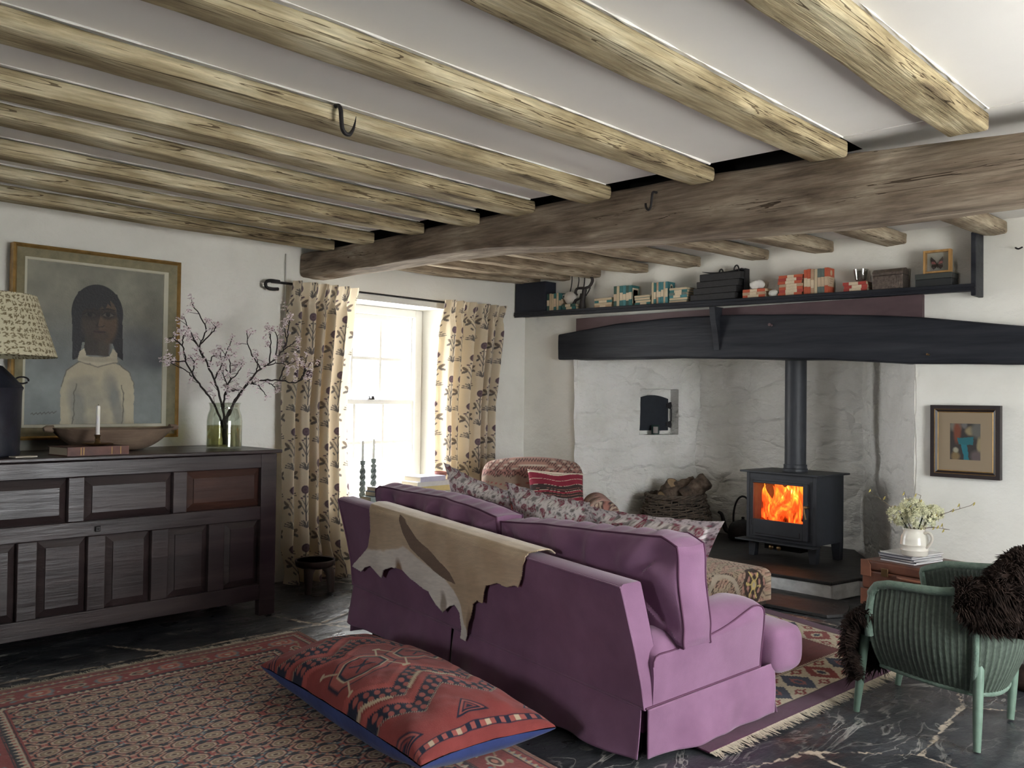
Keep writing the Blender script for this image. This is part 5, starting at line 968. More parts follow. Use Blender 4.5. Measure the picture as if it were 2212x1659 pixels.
# fire
def firemat(name, s, lo, hi, dist=1.2, gain=1., transp=True):
    m = bpy.data.materials.new(name); m.use_nodes = True; nt = m.node_tree; nt.nodes.clear(); N = nt.nodes.new
    o = N('ShaderNodeOutputMaterial'); em = N('ShaderNodeEmission'); tr = N('ShaderNodeBsdfTransparent'); mx = N('ShaderNodeMixShader'); tc = N('ShaderNodeTexCoord'); mp = N('ShaderNodeMapping'); n = N('ShaderNodeTexNoise'); r = N('ShaderNodeValToRGB')
    mp.inputs['Scale'].default_value = s; n.inputs['Scale'].default_value = 1; n.inputs['Detail'].default_value = 5; n.inputs['Distortion'].default_value = dist
    L = nt.links.new; L(tc.outputs['Object'], mp.inputs[0]); L(mp.outputs[0], n.inputs[0]); sz = N('ShaderNodeSeparateXYZ'); L(tc.outputs['Object'], sz.inputs[0]); ma = N('ShaderNodeMath'); ma.operation = 'MULTIPLY_ADD'; ma.inputs[1].default_value = .5; L(sz.outputs[2], ma.inputs[0]); L(n.outputs[0], ma.inputs[2]); L(ma.outputs[0], r.inputs[0])
    e = r.color_ramp.elements; e[0].position = lo; e[0].color = (.10, .004, .0, 1); e[1].position = hi; e[1].color = (1., .62, .12, 1)
    for p, cc in ((lo + (hi - lo) * .35, (.62, .055, .008, 1)), (lo + (hi - lo) * .7, (1., .17, .012, 1))): q = e.new(p); q.color = cc
    L(r.outputs[0], em.inputs[0]); em.inputs[1].default_value = gain
    if transp:
        al = N('ShaderNodeMapRange'); al.inputs[1].default_value = lo - .02; al.inputs[2].default_value = lo + .10; L(ma.outputs[0], al.inputs[0]); L(al.outputs[0], mx.inputs[0]); L(tr.outputs[0], mx.inputs[1]); L(em.outputs[0], mx.inputs[2]); L(mx.outputs[0], o.inputs[0])
    else: L(em.outputs[0], o.inputs[0])
    return m
fire = thing('fire', 'bright orange log fire burning behind the stove glass', 'fire', tuple(stv(.26, -.2, .376)))
mb = MB(); U, V = mesh2(ug(.01, .51, 40), ug(0, 1, 24)); nn = -.315 + .03 * np.sin(U * 25) * V + .03 * fbm(np.stack([U * 9, V * 3, 0 * U], -1), 3, 2); P = P0 + SD * U[..., None] + SN * nn[..., None] + ZA * (.378 + .36 * V)[..., None]; mb.grid(P); mb.build('glowing_back', firemat('ember_glow', (7, 7, 4), .34, .80, 2.0, 2.2, False), fire, True)
M_flame = firemat('flame', (9, 9, 3.2), .46, .84, 2.4, 2.2)
rf = random.Random(3)
for k in range(11):
    d0 = .02 + .049 * k; n0 = -.075 - .12 * rf.random(); h = rf.uniform(.22, .34); w0 = rf.uniform(.06, .10); V, A_ = mesh2(ug(0, 1, 22), ug(0, 2 * PI, 13)); rr = w0 * (1 - V ** 1.6) * (.6 + .5 * np.sin(V * 3)) + .002
    P = P0 + SD * (d0 + .035 * np.sin(V * 6 + k) * V + rr * np.cos(A_))[..., None] + SN * (n0 + .3 * rr * np.sin(A_))[..., None] + ZA * (.385 + h * V)[..., None]; mb = MB(); mb.grid(P); mb.build('flame', M_flame, fire, True)
M_ember = firemat('ember_log', (14, 14, 14), .56, .85, 1., 1.6, False)
for k, (a, b_) in enumerate((((.03, -.12, .405), (.40, -.20, .415)), ((.12, -.26, .41), (.50, -.10, .40)), ((.10, -.10, .46), (.33, -.25, .47)))):
    mb = MB(); p, q_ = stv(*a), stv(*b_); mb.tube([p + (q_ - p) * t for t in ug(0, 1, 8)], [.033, .036, .034, .037, .035, .036, .033, .03], 10); mb.build('burning_log', [M_void, M_ember][k % 2], fire, True)
fl = bpy.data.lights.new('fire_glow', 'POINT'); fl.energy = 3.5; fl.color = (1, .38, .1); fl.shadow_soft_size = .09; fo = bpy.data.objects.new('fire_glow', fl); COL.objects.link(fo); fo.location = stv(.26, -.12, .56)

# ------------------------------------------------------------------ kettle, basket, logs, oven door, tin
kt = thing('kettle', 'black iron kettle with tall hoop handle on the hearth left of the stove', 'kettle', (7.2, 3.97, .131)); kx, ky = 7.2, 3.97
mb = MB(); mb.lathe([(0, .132), (.115, .132), (.13, .15), (.132, .20), (.122, .25), (.095, .285), (.06, .298), (.055, .302), (.02, .312), (.012, .322), (.016, .335), (0, .34)], (kx, ky, 0), 28); mb.build('body', M_iron, kt, True)
mb = MB(); dr = unit((-.15, 1, 0)); pts = [np.array([kx, ky, .19]) + dr * .11, np.array([kx, ky, .215]) + dr * .16, np.array([kx, ky, .28]) + dr * .18, np.array([kx, ky, .345]) + dr * .20, np.array([kx, ky, .365]) + dr * .232]; mb.tube(smooth_path(pts, 6), np.linspace(.026, .012, 25), 10); mb.build('spout', M_iron, kt, True)
mb = MB(); a = ug(0, PI, 20); mb.tube(np.stack([kx + 0 * a, ky + .095 * np.cos(a) * (1 + .15 * np.sin(a)), .27 + .25 * np.sin(a)], 1), .009, 8); mb.build('handle', M_iron, kt, True)
BX, BY = 6.85, 4.45; bk_ = thing('log_basket', 'round woven willow log basket standing on the hearth in the recess', 'basket', (BX, BY, .131)); M_willow = mk('dark_willow', rough=.75, ramp=[(.3, (.035, .026, .020)), (.7, (.11, .082, .06))], ns=(20, 20, 20), bump=.3, bs=(60, 60, 60))
mb = MB(); an = ug(0, 2 * PI, 97)
prof = lambda z: interp(z, [(.135, .25), (.22, .295), (.32, .315), (.42, .29), (.505, .255)])
for k in range(25):
    z = .142 + k * .0148; r = prof(z) + .009 * np.cos(an * 14 + (k % 2) * PI); w_ = .006 * np.sin(an * 5 + k * 1.7) + .004 * np.sin(an * 11 + k); mb.tube(np.stack([BX + r * np.cos(an), BY + r * np.sin(an), z + w_], 1), .0082, 6, caps=False)
for k in range(28):
    a = k * 2 * PI / 28; zz = ug(.135, .51, 8); mb.tube(np.stack([BX + prof(zz) * math.cos(a), BY + prof(zz) * math.sin(a), zz], 1), .007, 5)
mb.build('weave', M_willow, bk_, True)
mb = MB(); 
for k in range(3): r = .262 + .010 * np.cos(an * 9 + k * 2.1); mb.tube(np.stack([BX + r * np.cos(an), BY + r * np.sin(an), .515 + .012 * np.sin(an * 9 + k * 2.1)], 1), .011, 6, caps=False)
mb.build('rim', M_willow, bk_, True); mb = MB(); mb.lathe([(0, .15), (.24, .15), (.285, .32), (.245, .46), (0, .44)], (BX, BY, 0), 28); mb.build('lining', M_void, bk_, True)  # near-black plug stands in for the shade inside the basket
M_bk2 = mk('log_bark', rough=.9, ramp=[(.3, (.03, .022, .017)), (.5, (.10, .07, .05)), (.75, (.20, .15, .11))], ns=(14, 14, 14), bump=.8, bs=(30, 30, 30), bd=.03); M_cut = mk('cut_log_end', (.30, .21, .12), .85, var=.25, vs=30.)
for lb, p, q_, r in (('split log leaning at the right rim of the willow basket', (6.84, 4.36, .50), (6.98, 4.20, .66), .075), ('dark round log lying in the middle of the willow basket', (6.70, 4.50, .50), (6.95, 4.42, .56), .06), ('rough barked log at the left of the willow basket', (6.90, 4.62, .49), (6.86, 4.48, .62), .065), ('gnarled log on top at the back of the willow basket', (6.88, 4.50, .58), (7.02, 4.36, .63), .05)):
    p, q_ = np.array(p), np.array(q_); r0 = thing('log', lb, 'log', tuple(p), 'logs in the willow basket'); rr = random.Random(int(p[0] * 1e3 + r * 1e4)); n = 12; T = [p + (q_ - p) * t for t in ug(0, 1, n)]; mb = MB(); mb.tube(T, [r * rr.uniform(.9, 1.1) for _ in range(n)], 14, caps=False)
    mb.v[-1] = mb.v[-1] + .018 * np.stack([fbm(mb.v[-1] * 18, 3, 2)] * 3, -1); mb.build('bark', M_bk2, r0, True); mb = MB(); ax = unit(q_ - p); mb.lathe([(r * .93, 0), (0, .004)], tuple(q_ - ax * .003), 14, ax=ax); mb.build('cut_end', M_cut, r0)
    mb = MB(); mb.lathe([(r * .93, 0), (0, .004)], tuple(p + ax * .003), 14, ax=-ax); mb.build('cut_end', M_cut, r0)
od = thing('oven_door', 'small arched black iron oven door set in the recess wall', 'oven door', tuple(jp(.87, 1.07, .08)))
mb = MB(); ap = [(.70, 1.082), (1.055, 1.082)] + [(1.055 - .355 * t, 1.385 + .034 * math.sin(t * PI)) for t in ug(0, 1, 10)]; mb.prism(ap, lambda a, b, d: jp(a, b, .10 - d), .018); mb.build('plate', mk('blued_iron', (.014, .018, .026), .5, var=.2, vs=14.), od, bevel=.003)
for z in (1.14, 1.32):
    mb = MB(); mb.prism([(1.03, z - .02), (1.085, z - .035), (1.092, z), (1.085, z + .035), (1.03, z + .02)], lambda a, b, d: jp(a, b, .085 - d), .008); mb.build('hinge_strap', M_iron, od)
mb = MB(); mb.tube([jp(1.082, 1.17, .075), jp(1.082, 1.29, .075)], .007); mb.build('hinge_pin', M_iron, od, True)
tn = thing('tin', 'small dark green tin standing on the sill of the oven niche', 'tin', tuple(jp(.865, 1.046, .02))); tcn = jp(.865, 0, .022); mb = MB(); mb.lathe([(0, 1.047), (.038, 1.047), (.038, 1.132), (.036, 1.134), (.035, 1.128), (0, 1.128)], tuple(tcn), 24); mb.build('can', flat((.015, .04, .035), .45), tn, True)
mb = MB(); av = math.atan2(Nn[1], Nn[0]); aa = ug(av - 1.1, av + .1, 9); mb.grid(np.stack([np.stack([tcn[0] + .0387 * np.cos(aa), tcn[1] + .0387 * np.sin(aa), np.full(9, z)], 1) for z in (1.06, 1.12)])); mb.build('tin_label', flat((.28, .25, .24), .6), tn, True)

# ================================================================== mantel: lintel, board, shelf
lbt = [(.9, 1.60), (1.482, 1.612), (2.15, 1.628), (2.69, 1.665), (3.42, 1.696), (4.05, 1.715), (4.76, 1.72), (5.257, 1.727)]; ltp = [(.9, 1.80), (1.483, 1.85), (1.78, 1.894), (2.09, 1.941), (2.43, 1.973), (2.87, 2.005), (3.42, 2.031), (4.05, 2.04), (4.6, 2.023), (5.05, 1.979), (5.257, 1.959)]
lint = thing('lintel_beam', 'huge black-painted arched oak lintel beam over the fireplace', 'beam', (6.22, 3.3, 1.6))
o = timber('beam', .92, 5.257, ([(.9, 6.24), (5.3, 6.24)], [(.9, .19), (5.3, .19)]), ltp, lbt, 1, M_black, 77, None, None, amp=.010, n=110, round_=.016, parent=lint)
for y, z in ((3.165, 1.936), (2.041, 1.684)):
    mb = MB(); mb.tube([(6.16, y, z), (6.11, y, z + .004)], .012 if y > 3 else .007, 8); mb.build('peg', M_plum if y > 3 else M_brass, lint, True)
mb = MB(); yy = ug(2.097, 5.077, 30); top = np.full(30, 2.094); bot = interp(yy, ltp) - .01; mb.grid(np.array([np.stack([np.full(30, 6.178), yy, bot], 1), np.stack([np.full(30, 6.178), yy, top], 1), np.stack([np.full(30, 6.225), yy, top], 1), np.stack([np.full(30, 6.225), yy, bot], 1)]), cu=True); mb.add([(6.178, yy[0], bot[0]), (6.225, yy[0], bot[0]), (6.225, yy[0], 2.094), (6.178, yy[0], 2.094), (6.178, yy[-1], bot[-1]), (6.225, yy[-1], bot[-1]), (6.225, yy[-1], 2.094), (6.178, yy[-1], 2.094)], [(0, 1, 2, 3), (7, 6, 5, 4)])
mb.build('frieze_board', M_plum, lint)
shelf = thing('mantel_shelf', 'long black mantel shelf with end post above the lintel beam', 'shelf', (6.15, 3.7, 2.08)); sz0 = lambda y: 2.080 + .0125 * (y - 1.76); sz1 = lambda y: sz0(y) + .045
def sl(mb, x0, x1, y0, y1, d0, d1):
    P = [(x0, y0, sz0(y0) + d0), (x1, y0, sz0(y0) + d0), (x1, y1, sz0(y1) + d0), (x0, y1, sz0(y1) + d0), (x0, y0, sz0(y0) + d1), (x1, y0, sz0(y0) + d1), (x1, y1, sz0(y1) + d1), (x0, y1, sz0(y1) + d1)]; mb.hexa(P)
mb = MB(); sl(mb, 6.075, 6.225, 1.735, 5.735, .012, .045); mb.build('shelf_board', M_black, shelf, bevel=.003)
mb = MB(); sl(mb, 6.062, 6.078, 1.735, 5.735, 0, .047); sl(mb, 6.054, 6.062, 1.735, 5.735, .014, .024); mb.build('nosing', M_black, shelf, bevel=.003)
mb = MB(); mb.box(6.064, 6.225, 1.733, 1.763, 2.05, 2.452); mb.build('end_post', M_black, shelf, bevel=.004)
mb = MB(); mb.box(6.075, 6.225, 5.36, 5.735, 2.168, 2.445); mb.build('end_box', mk('navy_black_paint', (.012, .015, .026), .55, var=.15, vs=9., bump=.2, bs=(6, 6, 40)), shelf, bevel=.003)
mb = MB(); cp = [(6.064, 2.10), (6.20, 2.10), (6.20, 2.035), (6.152, 2.03), (6.150, 1.765), (6.140, 1.765), (6.130, 1.82), (6.118, 1.88), (6.100, 1.94), (6.078, 2.01)]; mb.prism(cp, lambda a, b, d: (a, 3.60 + d, b), .05); mb.build('bracket', M_black, shelf, bevel=.004)
mb = MB(); mb.tube(smooth_path([(6.22, 1.545, 2.35), (6.19, 1.54, 2.345), (6.175, 1.52, 2.335), (6.185, 1.50, 2.345)], 5), .005, 6); tagd(mb.build('wall_hook', M_iron, smooth=True), 'small bent iron hook in the white wall beyond the shelf post', 'hook')
# small picture on the right of the fireplace
sp2 = thing('framed_picture', 'small dark-framed abstract picture with a turquoise shape right of the stove', 'picture', (6.2, 1.83, .88))
def rf2(mb, y0, y1, z0, z1, d0, d1, xa, xb, m=0):
    A = [(y0 + d0, z0 + d0), (y1 - d0, z0 + d0), (y1 - d0, z1 - d0), (y0 + d0, z1 - d0)]; B = [(y0 + d1, z0 + d1), (y1 - d1, z0 + d1), (y1 - d1, z1 - d1), (y0 + d1, z1 - d1)]; mb.add([(xa, a, b) for a, b in A] + [(xb, a, b) for a, b in B], [(i, (i + 1) % 4, 4 + (i + 1) % 4, 4 + i) for i in range(4)], m)
py0, py1, pz0, pz1 = 1.622, 2.04, .885, 1.355; mb = MB()
rf2(mb, py0, py1, pz0, pz1, 0, 0, 6.225, 6.172); rf2(mb, py0, py1, pz0, pz1, 0, .025, 6.172, 6.172); rf2(mb, py0, py1, pz0, pz1, .025, .028, 6.172, 6.178, 1); rf2(mb, py0, py1, pz0, pz1, .028, .042, 6.178, 6.186); rf2(mb, py0, py1, pz0, pz1, .042, .047, 6.186, 6.188, 1); mb.build('frame', [mk('ebonised_frame', (.018, .012, .012), .4), M_gold], sp2)
mb = MB(); rf2(mb, py0, py1, pz0, pz1, .046, .118, 6.19, 6.19); mb.build('mount', mk('tan_mount', (.24, .185, .125), .9), sp2)
Yq, Zq = mesh2(ug(py0 + .112, py1 - .112, 90), ug(pz0 + .10, pz1 - .10, 110)); W = .006 * fbm(np.stack([Yq * 40, Zq * 40, 0 * Yq], -1), 2, 3); pt = Paint(-(Yq - (py0 + py1) / 2) / .096 + W * 8, (Zq - (pz0 + pz1) / 2) / .135 + W * 8, (.03, .026, .024))
for x, y, rx, ry, col in ((-.6, .75, .25, .2, (.12, .11, .09)), (-.5, .45, .16, .35, (.14, .04, .02)), (.3, .5, .2, .14, (.2, .16, .09)), (.75, .55, .25, .25, (.09, .09, .08)), (.9, -.15, .12, .25, (.22, .18, .1)), (-.6, -.7, .18, .15, (.16, .11, .05)), (-.6, -.42, .12, .08, (.25, .24, .18)), (.7, -.7, .25, .2, (.09, .07, .07)), (-.05, .8, .12, .12, (.1, .1, .1))): pt.ell(x, y, rx, ry, col, soft=.9)
pt.poly([(-.5, .18), (.5, .22), (.5, -.15), (-.4, -.15)], (.015, .10, .12)); pt.poly([(-.28, -.12), (.12, -.15), (.25, -1.), (-.02, -1.)], (.015, .12, .15)); pgrid('artwork', np.stack([np.full_like(Yq, 6.191), Yq, Zq], -1), pt.c, mk('gouache', attr=True, rough=.5), sp2)
# ================================================================== kilim armchair and its cushion
AF = unit((-.725, -.688, 0)); AR = unit((.688, -.725, 0)); AC = np.array([5.264, 4.76, 0.])
def ap_(a, b, z):
    a, b, z = np.broadcast_arrays(*[np.asarray(q, float) for q in (a, b, z)]); return AC + AR * a[..., None] + AF * b[..., None] + ZA * z[..., None]
def kilimA(a, z):
    pk, dk, tn, rd, cr = (.30, .155, .13), (.05, .03, .03), (.25, .19, .145), (.25, .055, .05), (.42, .36, .29); pt = Paint(a, z, tn)
    nb = fbm(np.stack([a * 3, z * 30, 0 * a], -1), 3, 3); pt.mask(((z > .78)) * 1., pk); pt.mask((z > .84) * 1., (.27, .15, .12)); pt.mask(((z < .66) & (z > .58)) * 1., (.33, .28, .22)); pt.mask((z < .58) * 1., (.36, .12, .10)); pt.mask((z < .50) * 1., (.24, .09, .08))
    per = .115; u = (a / per - np.floor(a / per) - .5) * per
    for zc in (.80,):
        d = np.abs(u) / .055 + np.abs(z - zc) / .034; pt.mask((.16 - np.abs(d - 1.)) / .08, dk); pt.mask((.10 - np.abs(d - .55)) / .08, dk); pt.mask((.25 - d) / .1, cr); pt.mask((.004 - np.abs(np.abs(u) - np.abs(z - zc) * 1.2)) / .002 * (np.abs(z - zc) < .03), dk)
    zg = .006 * np.sign(np.sin(a * 2 * PI / .022))
    for zc in (.845, .872, .90): pt.mask((.005 - np.abs(z - zc - zg)) / .002, dk); pt.mask((.003 - np.abs(z - zc + .011)) / .002, cr)
    pt.mask((.004 - np.abs(z - .70 - .03 * tri(a / .36))) / .003, rd)
    for ac, zc in ((-.12, .57), (.12, .66)):
        tr_ = (zc - z) * 1.1 ; ins = (np.abs(a - ac) < .09 - np.abs(z - zc) * 1.2) & (np.abs(z - zc) < .07); g = (np.sin((a + z) * 220) * np.sin((a - z) * 220)); pt.mask(ins * (g > -.05) * 1., dk)
    pt.mask((np.abs(z - .565) < .008) * (np.sin(a * 150) > .4) * (a < 0), dk); pt.mask(((z < .57) & (z > .50)) * (np.sin(a * 110 + z * 30) > .86) * 1., cr); pt.c *= (1 + .25 * nb)[..., None]; return pt.c
ach = thing('armchair', 'kilim-covered armchair with rounded back in the corner by the right curtain', 'armchair', tuple(ap_(0, .3, 0)))
# back: rounded slab
n1, n2 = 140, 110; A_, T_ = mesh2(ug(-1, 1, n1), ug(0, 1, n2)); hw = .405
zt = .905 - .055 * np.abs(A_) ** 2.2; rc_ = np.clip((np.abs(A_) - .82) / .18, 0, 1); zt = zt - .10 * (1 - np.sqrt(np.clip(1 - rc_ ** 2, 0, 1)))
Lz = T_ * 2; z_ = np.where(Lz < 1, .28 + (zt - .28) * np.clip(Lz, 0, 1), zt - (zt - .28) * np.clip(Lz - 1, 0, 1)); bulge = np.clip(1 - A_ ** 4, 0, 1)
ef = np.clip((zt - z_) / .09, 0, 1); half = .085 * np.sqrt(np.clip(1 - (1 - ef) ** 2, 0, 1)) * np.sqrt(np.clip(1 - np.clip((np.abs(A_) - .86) / .14, 0, 1) ** 2, 0.0, 1)); b_ = np.where(Lz < 1, half + .03 * bulge * ef, -half) - .22 * (z_ - .45) * .35
P3 = ap_(A_ * hw, b_, z_); cf = kilimA(A_ * hw, z_ + .02); cf = np.where((Lz > 1)[..., None], np.array((.30, .14, .12)), cf); pgrid('backrest', P3, cf, M_kil, ach)
def kpat(x, y):
    pt = Paint(x, y, (.34, .16, .13)); per = .16; i = np.floor(x / per); u = (x / per - i - .5) * per; j = np.floor(y / .14); v = (y / .14 - j - .5) * .14; d = np.abs(u) / .07 + np.abs(v) / .06
    pt.mask((1 - d) / .05, (.05, .035, .035)); pt.mask((.7 - d) / .05, (.44, .35, .27)); pt.mask((.45 - d) / .05, (.10, .04, .04)); pt.mask((.2 - d) / .05, (.5, .4, .3)); pt.mask((.004 - np.abs(np.abs(v) - .066)) / .002, (.42, .35, .26)); return pt.c
for s_ in (-1, 1):
    L, A2 = mesh2(ug(0, 1, 50), ug(0, 2 * PI, 60)); rad = .108 * np.where(L > .93, np.sqrt(np.clip(1 - ((L - .93) / .07) ** 2, 0, 1)), 1) * (1 + .06 * L); x = s_ * .515 + rad * np.cos(A2) * 1.02; zz = .515 + rad * np.sin(A2); zz = np.where(np.sin(A2) < -.2, zz - .22 * np.clip(-np.sin(A2) - .2, 0, 1) * (rad / .108), zz)
    P3 = ap_(x, -.04 + .66 * L + .03 * np.sin(L * PI / 2), zz); pgrid('arm', P3, kpat(A2 * .11, L * .66), M_kil, ach)
mb = MB(); mb.hexa([*ap_(np.array([-.5, .5, .5, -.5]), np.array([.6, .6, -.05, -.05]), .14), *ap_(np.array([-.5, .5, .5, -.5]), np.array([.6, .6, -.05, -.05]), .32)]); mb.build('seat_base', mk('kilim_red', (.24, .09, .08), .95, var=.2), ach, bevel=.02)
mb = MB(); mb.hexa([*ap_(np.array([-.4, .4, .4, -.4]), np.array([.66, .66, .02, .02]), .30), *ap_(np.array([-.4, .4, .4, -.4]), np.array([.66, .66, .02, .02]), .44)]); mb.build('seat_cushion', mk('kilim_red2', (.28, .11, .09), .95, var=.25), ach, bevel=.04, seg=4)
for a in (-.45, .45):
    for b in (.0, .55): mb = MB(); mb.lathe([(0, 0), (.02, 0), (.028, .14), (0, .14)], tuple(ap_(a, b, 0)), 12); mb.build('leg', M_dkw, ach, True)
def stripes(X, Y, L1, L2):
    v = Y / L2 + .035 * np.sin(X * 9) + .02 * np.sin(X * 23 + Y * 8); pt = Paint(X, Y, (.20, .022, .040)); cr, bl, pk = (.60, .51, .40), (.045, .032, .030), (.36, .14, .12)
    for lo, hi, c_ in ((0, .035, (.22, .025, .04)), (.035, .10, cr), (.14, .20, cr), (.10, .14, bl), (.34, .345, cr), (.42, .52, bl), (.47, .478, pk), (.415, .42, cr), (.52, .526, pk), (.56, .68, bl), (.60, .606, pk), (.68, .686, cr), (.56, .566, cr), (.80, .808, cr), (.93, 1.1, cr), (.965, .975, bl)): pt.mask(((v > lo) & (v < hi)) * 1., c_)
    return pt.c
pillow('striped_cushion', 'crimson, black and cream striped cushion propped in the kilim armchair', [ap_(-.02, .38, .46), ap_(.405, .38, .46), ap_(.385, .235, .795), ap_(-.045, .245, .825)], .16, stripes, M_kil, wr=.022, seed=5)

# ================================================================== ottoman
ott = thing('ottoman', 'low kilim-covered ottoman on dark turned legs between the sofa and the hearth', 'ottoman', (4.58, 2.95, .017))
oa = np.array([4.26, 2.60, 0]); OX = unit((1, -.14, 0)); OY = unit((.14, 1, 0)); OW, OL = .64, .95
def kilO(x, y, side):
    pk, dk, cr, yl, tn = (.40, .21, .17), (.05, .035, .03), (.47, .40, .30), (.55, .43, .17), (.36, .28, .20); pt = Paint(x, y, tn); nb = fbm(np.stack([x * 12, y * 60, 0 * x], -1), 5, 3); pt.mask(sst(-.1, .2, np.sin(y * 70 + 4 * np.sin(x * 11))) * .55, pk)
    ln = np.sin(x * 60 + 8 * np.sin(y * 26)) * np.sin(y * 75 + 5 * np.sin(x * 19)); pt.mask((.16 - np.abs(ln)) / .08, dk, .8); pt.mask((.07 - np.abs(ln - .55)) / .06, cr, .8)
    if side:
        cx, cy = .50, .105; d = np.abs(x - cx) / .135 + np.abs(y - cy) / .15; an = np.arctan2(y - cy, x - cx); rr = np.hypot(x - cx, y - cy); pt.mask((1.05 - d) / .05, dk); hk = np.sin(an * 8) * .5 + np.sin(rr * 120); pt.mask((1.05 - d) / .05 * (hk > .55), pk); star = (np.abs(np.sin(an * 3 + .5)) < .30) & (rr < .085); pt.mask(star * 1., yl); pt.mask((.032 - rr) / .004, yl); pt.mask((.016 - rr) / .003, cr)
        for cx2, r0 in ((.17, .17),):
            d2 = np.hypot(x - cx2, (y - .02) * 1.0); pt.mask((.022 - np.abs(d2 - r0)) / .006, (.38, .32, .25)); zg = .006 * np.sign(np.sin(an * 60)); pt.mask((.006 - np.abs(d2 - r0 - .028 - zg)) / .003, dk); pt.mask((.006 - np.abs(d2 - r0 + .028 + zg)) / .003, dk)
    pt.c *= (1 + .2 * nb)[..., None]; return pt.c
# top and four sides in one continuous cover
n = 150; xx, yy = mesh2(ug(-.22, OW + .22, n), ug(-.22, OL + .22, n + 40)); cxx, cyy_ = np.clip(xx, 0, OW), np.clip(yy, 0, OL); ov = np.maximum(np.abs(xx - cxx), np.abs(yy - cyy_)); rr_ = .05
crown = .035 * (1 - (2 * cxx / OW - 1) ** 2) * (1 - (2 * cyy_ / OL - 1) ** 2); th2 = np.clip(ov / (rr_ * PI / 2), 0, 1) * PI / 2; out_ = rr_ * np.sin(th2) - rr_; dwn = np.where(ov < rr_ * PI / 2, rr_ * (1 - np.cos(th2)), rr_ + ov - rr_ * PI / 2)
sx_, sy_ = np.sign(xx - cxx) * (np.abs(xx - cxx) > 1e-9), np.sign(yy - cyy_) * (np.abs(yy - cyy_) > 1e-9); ins = .05
px_ = ins + cxx * (OW - 2 * ins) / OW; py_ = ins + cyy_ * (OL - 2 * ins) / OL; P3 = oa + OX * (px_ + sx_ * (out_ + rr_))[..., None] + OY * (py_ + sy_ * (out_ + rr_))[..., None] + ZA * (.385 + crown - dwn)[..., None]
ct = kilO(xx, yy, False); cs2 = kilO(np.where(np.abs(sy_) > 0, cxx, cyy_), .22 - ov, True); cf = np.where((ov > .012)[..., None], cs2, ct); pgrid('cover', P3, cf, M_kil, ott)
mb = MB(); mb.fbox(oa, OX, OY, ZA, (.02, OW - .02), (.02, OL - .02), (.165, .21)); mb.build('rail', M_dkw, ott)
for x in (.06, OW - .06):
    for y in (.06, OL - .06):
        mb = MB(); mb.lathe([(0, .018), (.018, .018), (.022, .03), (.015, .05), (.026, .075), (.028, .09), (.016, .105), (.022, .12), (.03, .14), (.03, .17), (0, .17)], tuple(oa + OX * x + OY * y), 16); mb.build('leg', M_dkw, ott, True)

# ================================================================== suitcase, magazines, jug of flowers
W1, W2 = unit((-.21, -.978, 0)), unit((.978, -.21, 0)); SC0 = np.array([5.607, 2.261, 0.]); 
M_tan = mk('tan_suitcase_leather', rough=.42, ramp=[(.3, (.065, .024, .015)), (.7, (.135, .05, .028))], ns=(7, 7, 7), bump=.2, bs=(70, 70, 70), var=.2, vs=6.); M_tan2 = mk('worn_tan_leather', (.17, .065, .036), .5, var=.25, vs=9.)
for z0, z1, lb in ((.0, .20, 'brown leather suitcase at the bottom of the stack beside the hearth'), (.20, .38, 'tan leather suitcase on top of the stack, carrying the magazines and jug')):
    sc_ = thing('suitcase', lb, 'suitcase', tuple(SC0 + W1 * .33 + W2 * .24 + ZA * z0), 'stacked suitcases')
    mb = MB(); mb.fbox(SC0, W1, W2, ZA, (0, .66), (0, .48), (z0 + .002, z1 - .062)); mb.build('body', M_tan, sc_, bevel=.012, seg=3)
    mb = MB(); mb.fbox(SC0, W1, W2, ZA, (-.003, .663), (-.003, .483), (z1 - .06, z1)); mb.build('lid', M_tan, sc_, bevel=.012, seg=3)
    for a in (-.005, .595):
        mb = MB(); pl = [(a, z1 - .10), (a + .07, z1 - .10), (a + .07, z1 - .03), (a + .05, z1 + .001), (a, z1 + .001)]; mb.prism(pl, lambda p, q, d: SC0 + W1 * p + ZA * q + W2 * (-.007 + d), .008); mb.build('corner_patch', M_tan2, sc_, bevel=.002)
    for a in (.14, .50):
        mb = MB(); mb.fbox(SC0, W1, W2, ZA, (a, a + .045), (-.012, -.003), (z1 - .085, z1 - .035)); mb.build('lock', M_brass, sc_, bevel=.003)
    mb = MB(); t = ug(0, PI, 12); mb.tube(SC0 + np.outer(.33 - .08 * np.cos(t), W1) - np.outer(.006 + .03 * np.sin(t), W2) + np.outer(np.full(12, z1 - .075), ZA), .009, 8); mb.build('handle', M_tan2, sc_, True)
rm = random.Random(5); MG = SC0 + W1 * .20 + W2 * .21
mcol = [(.55, .55, .56), (.09, .09, .10), (.60, .59, .57), (.06, .06, .07), (.5, .5, .52), (.12, .12, .14), (.62, .61, .60)]; mz = .3815
mlab = ['bottom magazine of the pile on the suitcase', 'dark magazine second from the bottom of the suitcase pile', 'third magazine up in the pile on the suitcase', 'dark magazine in the middle of the suitcase pile', 'third magazine down in the pile on the suitcase', 'dark magazine second from the top of the suitcase pile', 'top magazine of the pile, right under the flower jug']
